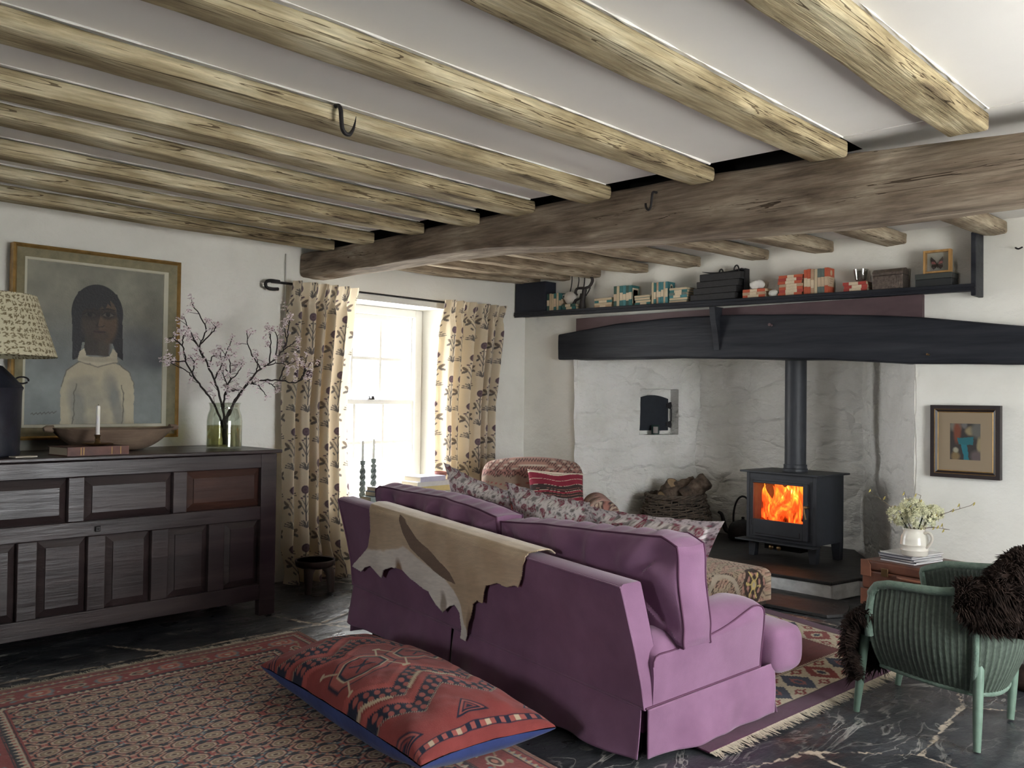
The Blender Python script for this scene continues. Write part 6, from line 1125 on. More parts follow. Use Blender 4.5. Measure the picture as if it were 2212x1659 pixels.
for k, c_ in enumerate(mcol):
    an = .08 * rm.uniform(-1, 1) - .05; A = W1 * math.cos(an) + W2 * math.sin(an); B = -W1 * math.sin(an) + W2 * math.cos(an); th = .0075; O = MG + W1 * rm.uniform(-.008, .008) + W2 * rm.uniform(-.008, .008) + ZA * mz
    m_ = thing('magazine', mlab[k], 'magazine', tuple(O), 'magazines on the suitcase'); mb = MB(); mb.fbox(O, A, B, ZA, (-.115, .115), (-.15, .15), (0, .0012)); mb.fbox(O, A, B, ZA, (-.115, .115), (-.15, .15), (th - .0012, th)); mb.fbox(O, A, B, ZA, (-.115, .115), (-.15, -.1485), (.0012, th - .0012)); mb.build('cover', flat(c_, .35), m_); mb = MB(); mb.fbox(O, A, B, ZA, (-.113, .113), (-.1485, .149), (.0012, th - .0012)); mb.build('pages', flat((.60, .60, .58), .7), m_); mz += th + .0004
JX, JY = 5.645, 1.955; JZ = mz
jug = thing('jug', 'cream ribbed pottery jug of flowers standing on the magazine pile', 'jug', (JX, JY, JZ)); M_cream = mk('cream_glaze', (.66, .63, .55), .22, var=.05, vs=9.)
pr = [(0, 0), (.070, 0), (.076, .006), (.078, .03), (.081, .034), (.078, .04), (.079, .06), (.082, .066), (.079, .072), (.078, .10), (.074, .118), (.064, .138), (.060, .15), (.064, .165), (.060, .166), (.056, .15), (.060, .135), (.0, .11)]
mb = MB(); mb.lathe([(r, JZ + .0005 + z) for r, z in pr], (JX, JY, 0), 36); mb.build('body', M_cream, jug, True)
mb = MB(); hd_ = unit((-.25, -1, 0)); mb.tube(smooth_path([np.array([JX, JY, JZ + z]) + hd_ * r for r, z in ((.060, .14), (.095, .148), (.115, .125), (.108, .09), (.076, .055))], 6), .0085, 8); mb.build('handle', M_cream, jug, True)
mb = MB(); mb.tube([np.array([JX, JY, JZ + z]) - hd_ * r for r, z in ((.05, .14), (.066, .155), (.074, .167))], [.02, .016, .010], 10, caps=False); mb.build('spout', M_cream, jug, True)
rg = random.Random(8); M_pet = mk('ivory_petal', (.70, .69, .48), .7, var=.15, vs=30.); M_leafg = mk('dark_leaf', (.03, .05, .02), .6); M_yel = mk('catkin', (.50, .42, .12), .8)
def floret(mb, c, r, q=6):
    nrm = unit(np.array([rg.gauss(0, 1), rg.gauss(0, 1), rg.gauss(.3, 1)])); a0 = unit(np.cross(nrm, (.3, .2, 1))); b0 = np.cross(nrm, a0)
    for k in range(q):
        t = k * 2 * PI / q; d = a0 * math.cos(t) + b0 * math.sin(t); s = -a0 * math.sin(t) + b0 * math.cos(t); mb.add([c, c + d * r * .5 + s * r * .22 + nrm * r * .2, c + d * r, c + d * r * .5 - s * r * .22 + nrm * r * .2], [(0, 1, 2, 3)])
for k, (dx, dy, dz, R, lb) in enumerate(((.0, .085, .235, .075, 'ivory flower head on the left of the cream jug'), (-.03, -.055, .235, .082, 'large ivory flower head on the right of the cream jug'), (.02, .015, .285, .075, 'topmost ivory flower head in the cream jug'), (.05, -.09, .26, .06, 'ivory flower head at the back right of the cream jug'))):
    f_ = thing('flower', lb, 'flower', (JX + dx, JY + dy, JZ + .12), 'ivory flowers in the cream jug'); cc = np.array([JX + dx, JY + dy, JZ + dz]); mb = MB()
    for q in range(190):
        d = unit(np.array([rg.gauss(0, 1), rg.gauss(0, 1), rg.gauss(.15, 1)])); floret(mb, cc + d * R * rg.uniform(.75, 1.0) * np.array([1, 1, .8]), .016, 5)
    b = mb.build('head', M_pet, f_, recalc=False); mb = MB(); mb.tube([(JX + dx * .2, JY + dy * .2, JZ + .112), (JX + dx * .6, JY + dy * .6, JZ + dz * .75), tuple(cc)], .004, 6); mb.build('stem', M_leafg, f_, True)
for k, (tip, mid, lb) in enumerate((((5.60, 2.20, .80), (5.63, 2.06, .70), 'bare catkin twig leaning far left in the flower jug'), ((5.65, 2.02, .82), (5.65, 1.98, .70), 'bare catkin twig rising straight up from the flower jug'), ((5.68, 1.93, .80), (5.66, 1.95, .70), 'short curled catkin twig right of the middle of the flower jug'), ((5.72, 1.66, .76), (5.68, 1.80, .70), 'long catkin twig reaching right of the flower jug'), ((5.60, 1.74, .62), (5.62, 1.84, .62), 'low catkin twig drooping right of the flower jug'))):
    f_ = thing('catkin_twig', lb, 'twig', (JX, JY, JZ + .11), 'catkin twigs in the cream jug'); mb = MB(); pth = smooth_path([(JX, JY, JZ + .112), (JX + (mid[0] - JX) * .5, JY + (mid[1] - JY) * .4, (JZ + .1 + mid[2]) / 2 + .02), mid, tip], 8); mb.tube(pth, np.linspace(.003, .0014, len(pth)), 6); cb = MB()
    for q in (12, 15, 18, 21, 24):
        d = unit(np.array([rg.uniform(-1, 1), rg.uniform(-1, 1), rg.uniform(-.2, 1)])) * .03; p = pth[q]; mb.tube([p, p + d], [.0016, .001], 5); e = p + d; cb.tube([e, e + np.array([.002, .004, -.012]), e + np.array([.0, .010, -.02])], [.003, .0045, .002], 6)
    mb.build('twig', mk('pale_twig', (.12, .09, .055), .8), f_, True); cb.build('catkins', M_yel, f_, True)
# ================================================================== things on the mantel shelf
TEAL, TEAL2, GREEN, ORG, RED, CRM, KRAFT, SLATE = (.030, .125, .125), (.045, .17, .19), (.03, .075, .06), (.42, .085, .04), (.32, .045, .035), (.56, .47, .34), (.38, .26, .17), (.10, .13, .12)
ORD = ['first', 'second', 'third', 'fourth', 'fifth', 'sixth', 'seventh', 'eighth']; rbk = random.Random(21)
M_pg = mk('yellowed_pages', (.50, .41, .28), .9, bump=.3, bs=(300, 300, 40)); XS = 6.085
def paperback(label, o, ax, dims, c, group, cover=None, pages_front=False, spine=(.0, .34, .76, 1.), band=CRM):
    """o corner; ax = (along spine thickness, along book height, into depth); dims = (thickness, height, depth)"""
    t, h, d = dims; A, B, Cc = [np.asarray(q, float) for q in ax]; o = np.asarray(o, float)
    r = thing('paperback', label, 'book', tuple(o), group); e = .0016; mb = MB()
    if not pages_front:
        for k in range(3):
            a0, a1 = h * spine[k], h * spine[k + 1]; mb.fbox(o, A, B, Cc, (0, t), (a0, a1), (0, e), 1 if k == 1 else 0)
    mb.fbox(o, A, B, Cc, (0, e), (0, h), (e, d)); mb.fbox(o, A, B, Cc, (t - e, t), (0, h), (e, d))
    if pages_front: mb.fbox(o, A, B, Cc, (e, t - e), (0, h), (d - e, d))
    if cover:
        z = np.array(A) * (t + .0006)
        def patch(b0, b1, c0, c1, m): mb.add([o + z + B * b + Cc * cc for b, cc in ((b0, c0), (b1, c0), (b1, c1), (b0, c1))], [(0, 1, 2, 3)], m)
        if cover == 'lozenge': mb.add([o + z * 1.02 + B * (h * .77 + .026 * math.sin(q)) + Cc * (d * .5 + .022 * math.cos(q)) for q in ug(0, 2 * PI, 9)[:-1]], [tuple(range(8))], 1); mb.add([o + z * 1.04 + B * (h * .77 + .012 * math.sin(q)) + Cc * (d * .5 + .012 * math.cos(q)) for q in ug(0, 2 * PI, 9)[:-1]], [tuple(range(8))], 2)
        if cover == 'panel': patch(h * .06, h * .88, d * .1, d * .9, 1); patch(h * .12, h * .8, d * .2, d * .8, 3)
        if cover in ('band', 'bandtext'): 
            patch(h * .28, h * .66, 0, d, 1)
            for q, (w0, w1) in enumerate(((.22, .74), (.28, .70), (.26, .60))): patch(h * (.57 - .085 * q), h * (.588 - .085 * q), d * w0, d * w1, 2)
        if cover == 'bandtext': mb.add([o + z * 1.02 + B * (h * .82 + .021 * math.sin(q)) + Cc * (d * .5 + .017 * math.cos(q)) for q in ug(0, 2 * PI, 13)[:-1]], [tuple(range(12))], 1)
    mb.build('cover', [flat(c, .6, .18), flat(band, .75, .15), flat((.06, .05, .05), .7), flat((.45, .33, .27), .75)], r)
    mb = MB(); mb.fbox(o, A, B, Cc, (e, t - e), (.0015, h - .0015), (e if not pages_front else 0, d - .001)); mb.build('pages', M_pg, r)
def upright(y0, y1, n, h, cols, where, group, cover):
    w_ = (y0 - y1) / n
    for k in range(n):
        th = w_ - .0008; hh_ = h * rbk.uniform(.965, 1.); y = y0 - k * w_; z = sz1(y) + .0006; pf = cols[k] is None
        c = cols[k] if not pf else cols[(k + 1) % n] or TEAL
        nm = {TEAL: 'dark teal', TEAL2: 'light teal', GREEN: 'dark green', ORG: 'orange', RED: 'red', KRAFT: 'tan', SLATE: 'grey-green', CRM: 'cream'}[c]
        lb = '%s %s, %s from left in the upright row %s' % (nm, 'pages-out paperback' if pf else 'paperback', ORD[k], where)
        paperback(lb, (XS + rbk.uniform(0, .006), y, z), ((0, -1, 0), (0, 0, 1), (1, 0, 0)), (th, hh_, .108), c, group, cover if k == n - 1 else None, pf, spine=(0, rbk.uniform(.22, .34), rbk.uniform(.56, .7), 1), band=CRM if rbk.random() < .6 else (.48, .37, .26))
def stack(y0, y1, n, ht, cols, where, group, dep=.112):
    t = ht / n; z = max(sz1(y0), sz1(y1)) + .0008
    for k in range(n):
        j = rbk.uniform(-.006, .006); pf = cols[k] is None; c = cols[k] or [q for q in cols if q][0]
        nm = {TEAL: 'dark teal', TEAL2: 'light teal', GREEN: 'dark green', ORG: 'orange', RED: 'red', KRAFT: 'tan', SLATE: 'grey-green', CRM: 'cream'}[c]
        lb = '%s %s, %s from bottom of the stack %s' % (nm, 'pages-out book' if pf else 'flat book', ORD[k], where); th = t - .0006
        paperback(lb, (XS + rbk.uniform(0, .008), y0 + j, z), ((0, 0, 1), (0, -1, 0), (1, 0, 0)), (th, y0 - y1 - .004, dep), c, group, None, pf, spine=(0, rbk.uniform(.22, .36), rbk.uniform(.62, .76), 1)); z += t
    return z
N_ = None
upright(5.352, 5.182 + .0, 6, .160, [GREEN, N_, N_, TEAL, N_, TEAL], 'by the navy end box', 'upright teal paperbacks by the end box', 'band')
zA = stack(5.175, 5.012, 2, .05, [TEAL, GREEN], 'under the round vase', 'books under the round vase')
v = thing('round_vase', 'off-white round pottery vase sitting on two teal books at the shelf end', 'vase', (6.14, 5.11, zA)); mb = MB()
mb.lathe([(0, zA + .001), (.026, zA + .001), (.046, zA + .02), (.060, zA + .05), (.061, zA + .07), (.050, zA + .098), (.030, zA + .112), (.018, zA + .115), (.014, zA + .110), (0, zA + .10)], (6.14, 5.11, 0), 28); mb.build('body', mk('matt_white_clay', (.50, .47, .42), .7, var=.1), v, True); mb = MB(); mb.tube(smooth_path([(6.12, 5.16, zA + .09), (6.115, 5.182, zA + .085), (6.115, 5.184, zA + .065), (6.12, 5.168, zA + .055)], 4), .006, 7); mb.build('lug', flat((.48, .45, .40), .7), v, True)
br = thing('branch_sculpture', 'dark branched wooden sculpture rising behind the joist from the mantel shelf', 'sculpture', (6.13, 4.99, 2.165)); mb = MB()
BR = [([(4.99, 2.166), (4.99, 2.24), (4.98, 2.29), (4.968, 2.345)], [.030, .024, .02, .022]), ([(4.972, 2.352), (5.01, 2.357), (5.055, 2.355), (5.072, 2.325), (5.052, 2.298)], [.014, .012, .012, .012, .007]), ([(5.07, 2.32), (5.098, 2.318)], [.008, .003]),
      ([(4.968, 2.352), (4.915, 2.366), (4.884, 2.408), (4.892, 2.445), (4.925, 2.478), (4.932, 2.52)], [.014, .013, .014, .014, .012, .010]), ([(4.886, 2.43), (4.88, 2.46), (4.885, 2.53)], [.006, .005, .004]), ([(5.115, 2.482), (5.115, 2.43), (5.125, 2.37), (5.145, 2.29), (5.135, 2.25), (5.095, 2.245)], [.004, .005, .005, .006, .007, .008]),
      ([(5.046, 2.50), (5.035, 2.43), (5.048, 2.36)], [.004, .005, .006]), ([(4.965, 2.54), (4.97, 2.43), (4.978, 2.365)], [.004, .005, .006]), ([(4.905, 2.355), (4.922, 2.325), (4.955, 2.285)], [.006, .006, .006]), ([(5.10, 2.166), (5.08, 2.245), (5.025, 2.268), (5.008, 2.31)], [.022, .014, .009, .008]), ([(5.105, 2.248), (5.08, 2.296)], [.007, .006])]
for pts, rr in BR: sp3 = smooth_path([(6.135, y - .02, z) for y, z in pts], 5); mb.tube(sp3, np.interp(np.linspace(0, 1, len(sp3)), np.linspace(0, 1, len(rr)), rr), 8)
mb.build('branches', mk('blackened_wood', (.022, .018, .018), .6, var=.3, vs=40.), br, True)
stack(4.80, 4.605, 4, .082, [KRAFT, N_, TEAL, N_], 'right of the branched sculpture', 'flat books right of the sculpture')
upright(4.592, 4.402, 6, .178, [GREEN, N_, TEAL, TEAL2, GREEN, TEAL], 'left of lower teal stack', 'upright teal paperbacks left of the black case', 'panel')
stack(4.372, 4.212, 4, .082, [TEAL, N_, N_, N_], 'between two upright teal rows', 'flat books between the teal rows')
upright(4.205, 4.045, 7, .180, [N_, TEAL, KRAFT, TEAL2, TEAL2, N_, TEAL2], 'nearest the black case', 'upright teal paperbacks near the black case', 'lozenge')
stack(4.035, 3.865, 6, .122, [N_, N_, TEAL2, SLATE, TEAL, N_], 'touching the black case', 'flat books beside the black case')
cs3 = thing('stepped_case', 'black stepped case of stacked tiers with loop handles on the mantel shelf', 'case', (6.15, 3.61, 2.15)); M_case = mk('black_case', (.016, .016, .018), .6, var=.3, vs=30., bump=.2, bs=(90, 90, 90)); zb = 2.1518
for k, (ya, yb, z0, z1) in enumerate(((3.83, 3.435, 0, .053), (3.805, 3.425, .053, .104), (3.782, 3.412, .104, .154), (3.758, 3.395, .154, .212))):
    mb = MB(); mb.box(6.08 + .006 * k, 6.212, yb, ya, zb + z0, zb + z1 - .001); mb.build('tier', M_case, cs3, bevel=.005)
mb = MB(); mb.box(6.15, 6.213, 3.385, 3.40, zb + .02, zb + .235); mb.build('side_flap', M_case, cs3, bevel=.002)
mb = MB(); U, V = mesh2(ug(3.39, 3.735, 24), ug(6.10, 6.20, 6)); W = zb + .214 + .016 * (np.abs((U - 3.56) / .17) ** 2); mb.grid(np.stack([V, U, W], -1)); mb.build('cloth_top', M_case, cs3, True, solid=.004)
for yc, h_, w_ in ((3.578, .026, .016), (3.445, .045, .022)): a = ug(0, PI, 12); mb = MB(); mb.tube(np.stack([np.full(12, 6.12), yc + w_ * np.cos(a), zb + .214 + h_ * np.sin(a)], 1), .006, 7); mb.build('loop_handle', M_case, cs3, True)
zG = stack(3.372, 3.185, 3, .066, [ORG, KRAFT, ORG], 'under the shell cup', 'orange books under the shell cup')
sc2 = thing('shell_cup', 'white fluted shell-shaped cup on the short stack of orange books', 'cup', (6.13, 3.275, zG)); A_, T_ = mesh2(ug(0, 2 * PI, 73), ug(0, 1, 12)); r = (.030 + .022 * np.sin(T_ * PI * .72)) * (1 + .06 * np.abs(np.sin(A_ * 8))); z = zG + .001 + .058 * T_ + .008 * np.sin(A_ * 2) * T_ ** 3
mb = MB(); mb.grid(np.stack([6.13 + r * np.cos(A_), 3.275 + r * np.sin(A_), z], -1)); mb.lathe([(.03, zG + .001), (0, zG + .001)], (6.13, 3.275, 0), 20); mb.build('bowl', mk('bisque_white', (.66, .65, .62), .6), sc2, True, solid=.003)
mb = MB(); q = np.array([[(math.sin(t) * math.cos(p), math.sin(t) * math.sin(p), -math.cos(t)) for p in np.arange(20) * 2 * PI / 20] for t in ug(.02, PI - .02, 12)]); q = q * (1 + .3 * fbm(q * 1.7, 4, 2))[..., None] * np.array([.028, .040, .030]); q[..., 2] = np.maximum(q[..., 2], -.026); mb.grid(q + np.array([6.11, 3.13, sz1(3.13) + .0268]), cv=True, flip=True); tagd(mb.build('white_stone', mk('white_pebble', (.62, .62, .58), .8, bump=.2), smooth='all'), 'lumpy white stone on the mantel shelf left of the tall orange stack', 'stone')
stack(3.082, 2.892, 7, .150, [ORG, RED, ORG, KRAFT, ORG, RED, ORG], 'left of upright oranges', 'tall stack of orange books')
upright(2.884, 2.706, 7, .185, [ORG, ORG, KRAFT, N_, SLATE, SLATE, ORG], 'beside the tall orange stack', 'upright orange paperbacks', 'bandtext')
zJ = stack(2.592, 2.425, 3, .066, [RED, RED, RED], 'under the glass tumbler', 'red books under the tumbler')
gl = thing('glass_tumbler', 'clear glass tumbler standing on the red books left of the embossed chest', 'glass', (6.135, 2.49, zJ)); mb = MB(); mb.lathe([(0, zJ + .001), (.030, zJ + .001), (.040, zJ + .02), (.050, zJ + .088), (.046, zJ + .088), (.037, zJ + .022), (.027, zJ + .012), (0, zJ + .012)], (6.135, 2.49, 0), 28); mb.build('tumbler', thin_glass('tumbler_glass', (.80, .82, .80), .16), gl, True)
ch = thing('metal_chest', 'small embossed pewter chest with domed lid on the mantel shelf', 'chest', (6.14, 2.29, 2.13)); M_pew = mk('embossed_pewter', (.20, .165, .145), .32, metal=.85, var=.4, vs=60., vor=((60, 60, 60), .6), bump=.3, bs=(90, 90, 90), bd=.004); cz = sz1(2.4) + .001
mb = MB(); mb.box(6.085, 6.20, 2.19, 2.392, cz, cz + .095); mb.build('base', M_pew, ch, bevel=.003)
mb = MB(); mb.prism([(6.083, cz + .096), (6.203, cz + .096), (6.203, cz + .115), (6.18, cz + .138), (6.145, cz + .145), (6.11, cz + .138), (6.083, cz + .115)], lambda a, b, d: (a, 2.188 + d, b), .206); mb.build('lid', M_pew, ch, bevel=.002)
bx = thing('dark_box', 'dark grey lidded box under the framed butterfly at the shelf end', 'box', (6.14, 1.99, 2.13)); bz = sz1(2.11) + .001
mb = MB(); mb.box(6.082, 6.21, 1.882, 2.108, bz, bz + .048); mb.build('base', flat((.018, .020, .022), .5), bx, bevel=.003); mb = MB(); mb.box(6.08, 6.212, 1.88, 2.11, bz + .0485, bz + .085); mb.build('lid', flat((.040, .044, .040), .5), bx, bevel=.003)
bf = thing('butterfly_frame', 'small wooden glass frame holding a pink and black butterfly', 'frame', (6.13, 1.98, bz + .086)); M_pine = mk('honey_pine', rough=.5, ramp=[(.3, (.30, .16, .05)), (.7, (.46, .27, .10))], ns=(30, 30, 8)); fz = bz + .0865; y0, y1, h_ = 1.895, 2.065, .152
mb = MB()
for a, b_, c_, d in ((y0, y0 + .014, 0, h_), (y1 - .014, y1, 0, h_), (y0 + .014, y1 - .014, 0, .014), (y0 + .014, y1 - .014, h_ - .014, h_)): mb.box(6.10, 6.145, a, b_, fz + c_, fz + d)
mb.build('frame', M_pine, bf, bevel=.0015)
mb = MB(); mb.box(6.104, 6.107, y0 + .012, y1 - .012, fz + .012, fz + h_ - .012); mb.build('glass', thin_glass('frame_glass', (.95, .96, .95), .05), bf); mb = MB(); mb.box(6.138, 6.141, y0 + .012, y1 - .012, fz + .012, fz + h_ - .012); mb.build('back_board', flat((.50, .49, .45), .8), bf)
mb = MB(); by, bz2 = 1.985, fz + .055
for s_ in (-1, 1):
    up1 = [(0, .0), (s_ * .012, .03), (s_ * .036, .055), (s_ * .040, .035), (s_ * .034, .006)]; lo1 = [(0, 0), (s_ * .034, .004), (s_ * .036, -.012), (s_ * .022, -.028), (s_ * .008, -.018)]; pk1 = [(s_ * .006, .006), (s_ * .016, .024), (s_ * .034, .026), (s_ * .034, .010)]
    for pl, m_, dx in ((up1, 0, 0), (lo1, 0, .0005), (pk1, 1, -.0012)): mb.add([(6.130 + dx - abs(a) * .15, by + a, bz2 + b) for a, b in pl], [tuple(range(len(pl)))], m_)
mb.tube([(6.130, by, bz2 - .018), (6.128, by, bz2), (6.130, by, bz2 + .018)], [.002, .003, .002], 6, 0); mb.build('butterfly', [flat((.03, .018, .02), .8), flat((.42, .15, .15), .8)], bf)

# ================================================================== window table with candlesticks, books and bowl
wt_ = thing('side_table', 'narrow painted side table under the window behind the sofa', 'table', (4.7, 5.40, 0)); M_ptab = flat((.50, .48, .43), .6)
mb = MB(); mb.box(4.05, 5.36, 5.285, 5.525, .552, .578); mb.build('top', M_ptab, wt_, bevel=.004); mb = MB(); mb.box(4.09, 5.32, 5.31, 5.50, .48, .552); mb.build('apron', M_ptab, wt_)
for x in (4.09, 5.28):
    for y in (5.31, 5.465): mb = MB(); mb.box(x, x + .035, y, y + .035, 0, .48); mb.build('leg', M_ptab, wt_)
M_cs = mk('grey_barley_twist', (.20, .23, .22), .5, var=.25, vs=40.)
for x, y, zt_, lb in ((4.128, 5.470, .880, 'barley-twist candlestick with a white candle, nearer the left curtain'), (4.225, 5.462, .892, 'barley-twist candlestick with a white candle, nearer the plum sofa cushion')):
    c_ = thing('candlestick', lb, 'candlestick', (x, y, .579), 'barley-twist candlesticks at the window'); mb = MB(); mb.lathe([(0, .579), (.042, .579), (.042, .588), (.025, .598), (.018, .61), (0, .612)], (x, y, 0), 20); mb.build('base', M_cs, c_, True)
    mb = MB(); zz = ug(.60, zt_ - .05, 60)
    for ph in (0, PI): mb.tube(np.stack([x + .012 * np.cos(zz * 70 + ph), y + .012 * np.sin(zz * 70 + ph), zz], 1), .013, 7)
    mb.build('twisted_stem', M_cs, c_, True); mb = MB(); mb.lathe([(.006, zt_ - .055), (.018, zt_ - .048), (.012, zt_ - .038), (.020, zt_ - .028), (.021, zt_ - .004), (.024, zt_), (.0, zt_)], (x, y, 0), 20); mb.build('socket', M_cs, c_, True)
    k_ = thing('candle', lb.replace('barley-twist candlestick with a white candle', 'slim white candle in the barley-twist candlestick'), 'candle', (x, y, zt_), 'white candles at the window'); mb = MB(); mb.lathe([(0, zt_ + .0005), (.011, zt_ + .0005), (.010, zt_ + .14), (.004, zt_ + .152), (0, zt_ + .154)], (x, y, 0), 14); mb.build('shaft', M_wax, k_, True); mb = MB(); mb.tube([(x, y, zt_ + .153), (x, y + .001, zt_ + .16)], .001, 5); mb.build('wick', M_void, k_)
z = .579
for k, (c_, th, w_, lb) in enumerate((((.20, .24, .23), .040, .25, 'grey-green book at the bottom of the pile by the candlesticks'), ((.05, .10, .18), .038, .20, 'dark blue book in the middle of the pile by the candlesticks'), ((.26, .27, .26), .030, .19, 'pale grey book on top of the pile by the candlesticks'))): lyingbook('hardback', lb, (4.205 + .01 * k, 5.356), w_, .13, z, th, .05 * (k - 1), flat(c_, .5), None, 'books by the candlesticks'); z += th + .0005
z = .579
for k, (c_, th, w_, xc, lb) in enumerate((((.50, .48, .42), .045, .44, 4.74, 'large cream book at the bottom of the pile under the terracotta bowl'), ((.55, .45, .20), .042, .40, 4.73, 'yellow book in the pile under the terracotta bowl'), ((.55, .55, .52), .036, .38, 4.72, 'white book in the pile under the terracotta bowl'), ((.45, .45, .55), .040, .27, 4.69, 'pale lavender book on top of the pile behind the paisley cushion'))): lyingbook('hardback', lb, (xc, 5.40), w_, .20, z, th, .02 * (k - 1.5), flat(c_, .5), None, 'books under the window'); z += th + .0005
zb3 = .579 + .045 + .042 + .036 + .0018
bo = thing('terracotta_bowl', 'small reddish bowl on the books between sofa and right curtain', 'bowl', (4.872, 5.41, zb3)); mb = MB(); mb.lathe([(0, zb3), (.022, zb3), (.045, zb3 + .03), (.058, zb3 + .062), (.053, zb3 + .062), (.040, zb3 + .034), (0, zb3 + .012)], (4.872, 5.41, 0), 28); mb.build('body', mk('red_clay', (.32, .13, .10), .6, var=.2), bo, True)
z = .579
for k, (c_, th, lb) in enumerate((((.42, .47, .45), .042, 'pale green book lying under another beside the right curtain'), ((.50, .54, .52), .034, 'pale green book lying topmost beside the right curtain'))): lyingbook('hardback', lb, (5.235, 5.40), .20, .17, z, th, .06 * k, flat(c_, .5), None, 'pale green books by the right curtain'); z += th + .0005

# ================================================================== green woven chair and sheepskins
M_loom = mk('green_woven_fibre', rough=.75, ramp=[(.3, (.062, .085, .066)), (.7, (.105, .138, .108))], ns=(60, 60, 60), bump=.5, bs=(200, 200, 90), attr=True, bd=.006); M_loomr = mk('green_braid', rough=.7, ramp=[(.3, (.085, .135, .105)), (.7, (.15, .21, .165))], ns=(40, 40, 40), bump=.6, bs=(120, 120, 120), bd=.006); M_gleg = mk('green_painted_leg', (.11, .17, .13), .5, var=.2, vs=20.)
gc = thing('woven_chair', 'green woven-fibre tub chair at the right with dark sheepskins on it', 'chair', (4.15, 1.28, 0))
ukey = [(3.865, 1.50), (3.845, 1.38), (3.832, 1.24), (3.848, 1.13), (3.885, 1.06), (3.95, 1.015), (4.05, .998), (4.15, 1.01), (4.25, 1.055), (4.34, 1.14), (4.42, 1.28), (4.49, 1.53)]
up_ = smooth_path([(*p, 0) for p in ukey], 14)[:, :2]; n = len(up_); S_ = np.linspace(0, 1, n); top = np.interp(S_, [0, .02, .06, .2, .33, .42, .5, .58, .7, .85, .96, 1], [.545, .578, .592, .598, .625, .70, .735, .735, .68, .625, .595, .55]); bot = np.interp(S_, [0, .15, .3, .5, .7, 1], [.225, .205, .19, .19, .20, .225])
nrm2 = np.gradient(up_, axis=0); nrm2 = np.stack([-nrm2[:, 1], nrm2[:, 0]], 1); nrm2 /= np.linalg.norm(nrm2, axis=1, keepdims=True)
cc0 = np.array([4.15, 1.28]); sg_ = np.sign(((up_ - cc0) * nrm2).sum(1))[:, None]; nrm2 = nrm2 * sg_
S2, T2 = mesh2(np.arange(n), ug(0, 1, 60)); zz = bot[S2] + (top[S2] - bot[S2]) * T2; blg = .055 * np.sin(np.clip(T2 * 1.05, 0, 1) * PI) - .045 * (1 - T2) ** 2 + .03 * T2 ** 3
Pw = np.stack([up_[S2, 0] + nrm2[S2, 0] * blg, up_[S2, 1] + nrm2[S2, 1] * blg, zz], -1); arc = np.concatenate([[0], np.cumsum(np.hypot(*np.diff(up_, axis=0).T))])
st_ = np.sin(arc[S2] * 2 * PI / .0215); 
# finer columns for the ribs
nf = 620; Sf = np.linspace(0, 1, nf); idx = Sf * (n - 1); i0 = np.clip(idx.astype(int), 0, n - 2); fr2 = (idx - i0)[:, None, None]; Pf = Pw[i0] * (1 - fr2) + Pw[i0 + 1] * fr2; af = np.interp(idx, np.arange(n), arc)[:, None] + 0 * Pf[..., 0]; rib = np.sin(af * 2 * PI / .0215); nf2 = (nrm2[i0] * (1 - fr2[:, 0]) + nrm2[i0 + 1] * fr2[:, 0])[:, None, :]
Pf[..., :2] += nf2 * (.0013 * rib)[..., None]; cl = np.where((rib > .55)[..., None], np.array((1.75, 1.75, 1.7)), np.array((1., 1., 1.))); cl = cl / 1.8
pgrid('woven_shell', Pf, cl, M_loom, gc, solid=.010)
mb = MB(); rim = np.concatenate([np.array([[*Pw[0, k]] for k in range(26, 60, 3)]), Pw[1:-1, -1], np.array([[*Pw[-1, k]] for k in range(59, 26, -3)])]); rim[:, 2] += .004; mb.tube(rim, .0185, 10); mb.build('braided_rim', M_loomr, gc, True)
mb = MB(); mb.tube(Pw[:, 0] + np.array([0, 0, .004]), .011, 8); mb.build('lower_rail', M_loomr, gc, True)
mb = MB(); U, V = mesh2(ug(0, 1, 24), ug(0, 1, 20)); c4 = [(3.875, 1.54, .345), (4.47, 1.57, .345), (4.36, 1.03, .325), (3.90, 1.03, .325)]; P = quad(c4, U, V); P[..., 2] += .02 * np.sin(U * PI) * np.sin(V * PI); mb.grid(P); mb.build('seat', M_loomr, gc, True, solid=.03)
for a, b_ in (((3.872, 1.545, .36), (3.925, 1.604, 0)), ((3.865, 1.09, .36), (3.797, 1.077, 0)), ((4.36, 1.08, .36), (4.300, 1.086, 0)), ((4.47, 1.56, .36), (4.43, 1.61, 0))):
    a, b_ = np.array(a), np.array(b_); mb = MB(); mb.tube([a + (b_ - a) * t for t in ug(0, 1, 6)], [.022, .021, .020, .019, .017, .014], 8); mb.build('leg', M_gleg, gc, True)
mb = MB(); mb.tube([Pw[int(n * .30), k] + np.array([*nrm2[int(n * .30)] * .012, 0]) for k in range(2, 52, 5)], .013, 8); mb.build('back_post', M_loomr, gc, True)
M_wool = mk('dark_brown_wool', rough=.95, ramp=[(.3, (.008, .005, .004)), (.7, (.028, .017, .013))], ns=(25, 25, 25), spec=.15)
rw = random.Random(17)
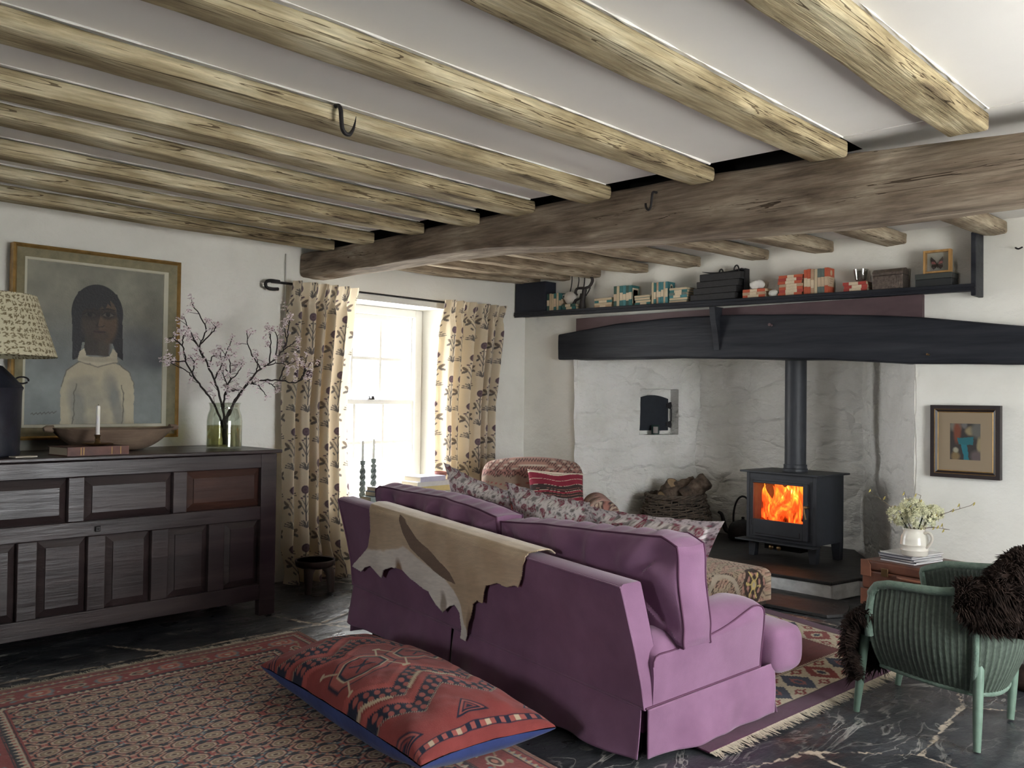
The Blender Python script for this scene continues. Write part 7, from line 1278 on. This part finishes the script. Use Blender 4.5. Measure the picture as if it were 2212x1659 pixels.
def fur(name, label, P, ntuft, length, drop=.6, both=False):
    P = np.asarray(P, float); mb = MB(); mb.grid(P); a, b_ = P.shape[:2]; du = np.gradient(P, axis=0); dv = np.gradient(P, axis=1); Nn_ = np.cross(du, dv); Nn_ /= np.maximum(np.linalg.norm(Nn_, axis=-1, keepdims=True), 1e-9)
    c = P.reshape(-1, 3).mean(0)
    for q in range(ntuft):
        i, j = rw.uniform(0, a - 1.001), rw.uniform(0, b_ - 1.001); ii, jj = int(i), int(j); fx, fy = i - ii, j - jj
        p = P[ii, jj] * (1 - fx) * (1 - fy) + P[ii + 1, jj] * fx * (1 - fy) + P[ii, jj + 1] * (1 - fx) * fy + P[ii + 1, jj + 1] * fx * fy; nn = Nn_[ii, jj]; nn = nn if nn @ (p - np.array([4.15, 1.28, .30])) > 0 else -nn; nn = -nn if both and rw.random() < .55 else nn
        cl_ = np.array([vnoise(np.array([p * 22]), k)[0] for k in (1, 2, 3)]) * 2.2; d = unit(nn + cl_ * .9 + np.array([rw.gauss(0, .25), rw.gauss(0, .25), rw.gauss(-.1, .2)])); l = length * rw.uniform(.6, 1.25); s = unit(np.cross(d, (rw.random(), rw.random(), 1.))) * rw.uniform(.0022, .0042); s2 = np.cross(d, s) * .8
        m1 = p + d * l * .5 + np.array([0, 0, -drop * l * .12]); m2 = p + d * l * .85 + np.array([0, 0, -drop * l * .55]) + cl_ * l * .15
        mb.add([p + s, p - s * .5 + s2, p - s * .5 - s2, m1 + s * .9, m1 - s * .45 + s2 * .9, m1 - s * .45 - s2 * .9, m2], [(0, 1, 4, 3), (1, 2, 5, 4), (2, 0, 3, 5), (3, 4, 6), (4, 5, 6), (5, 3, 6)])
    o = mb.build(name, M_wool, recalc=False, smooth='all'); tagd(o, label, 'sheepskin', 'dark sheepskins on the green chair'); return o
# seat sheepskin, hanging over the front of the seat
U, V = mesh2(ug(0, 1, 30), ug(0, 1, 40)); key = [(4.02, 1.22, .40), (3.99, 1.44, .44), (3.94, 1.53, .46), (3.91, 1.575, .39), (3.895, 1.57, .27), (3.89, 1.54, .17)]; cpath = smooth_path(key, 8); ci = np.clip((V * (len(cpath) - 1)).astype(int), 0, len(cpath) - 1); P = cpath[ci].copy(); wdt = np.interp(V, [0, .4, .7, 1], [.22, .30, .30, .20])
P[..., 0] += -.02 + (U - .30) * wdt * 1.6; P[..., 1] += .05 * np.sin(U * PI) * sst(.35, .6, V) ; P[..., 2] += .02 * fbm(P * 9, 5, 2) + .05 * sst(.5, 1., np.abs(2 * U - 1)) * (V > .5) * 0
fur('sheepskin', 'dark brown sheepskin on the green chair seat, spilling over its front edge', P, 7600, .05, both=True)
U, V = mesh2(ug(0, 1, 40), ug(0, 1, 34)); k0 = n * np.interp(U, [0, 1], [.245, .60]); ki = np.clip(k0.astype(int), 0, n - 1); rimp = Pw[ki, -1]; nn3 = np.concatenate([nrm2[ki], np.zeros(ki.shape + (1,))], -1)
sv = np.interp(V, [0, .25, .42, .5, .58, 1], [-.10, -.055, -.03, 0, .032, .045]); dz = np.interp(V, [0, .25, .42, .5, .58, 1], [-.22, -.06, .022, .036, .020, -.20]) ; ragged = 1 + .45 * fbm(np.stack([U * 5, V * 0, 0 * U], -1), 31, 2); dz = np.where(dz < 0, dz * ragged * np.interp(U, [0, .15, .5, 1], [.35, .8, 1.15, 1.1]), dz)
P = rimp + nn3 * (sv * 1.0)[..., None]; P[..., 2] += dz; fur('sheepskin', 'dark brown sheepskin thrown over the back of the green chair', P, 6500, .05)
mb = MB(); q = np.array([[(math.sin(t) * math.cos(p), math.sin(t) * math.sin(p), -math.cos(t)) for p in np.arange(24) * 2 * PI / 24] for t in ug(.02, PI - .02, 14)]) * np.array([.11, .10, .06]); q[..., 2] = np.maximum(q[..., 2], -.048); mb.grid(q + np.array([4.82, 1.15, .0495]), cv=True, flip=True); tagd(mb.build('pouffe', M_wool, smooth='all'), 'small black rounded pouffe on the flagstones behind the green chair', 'pouffe')
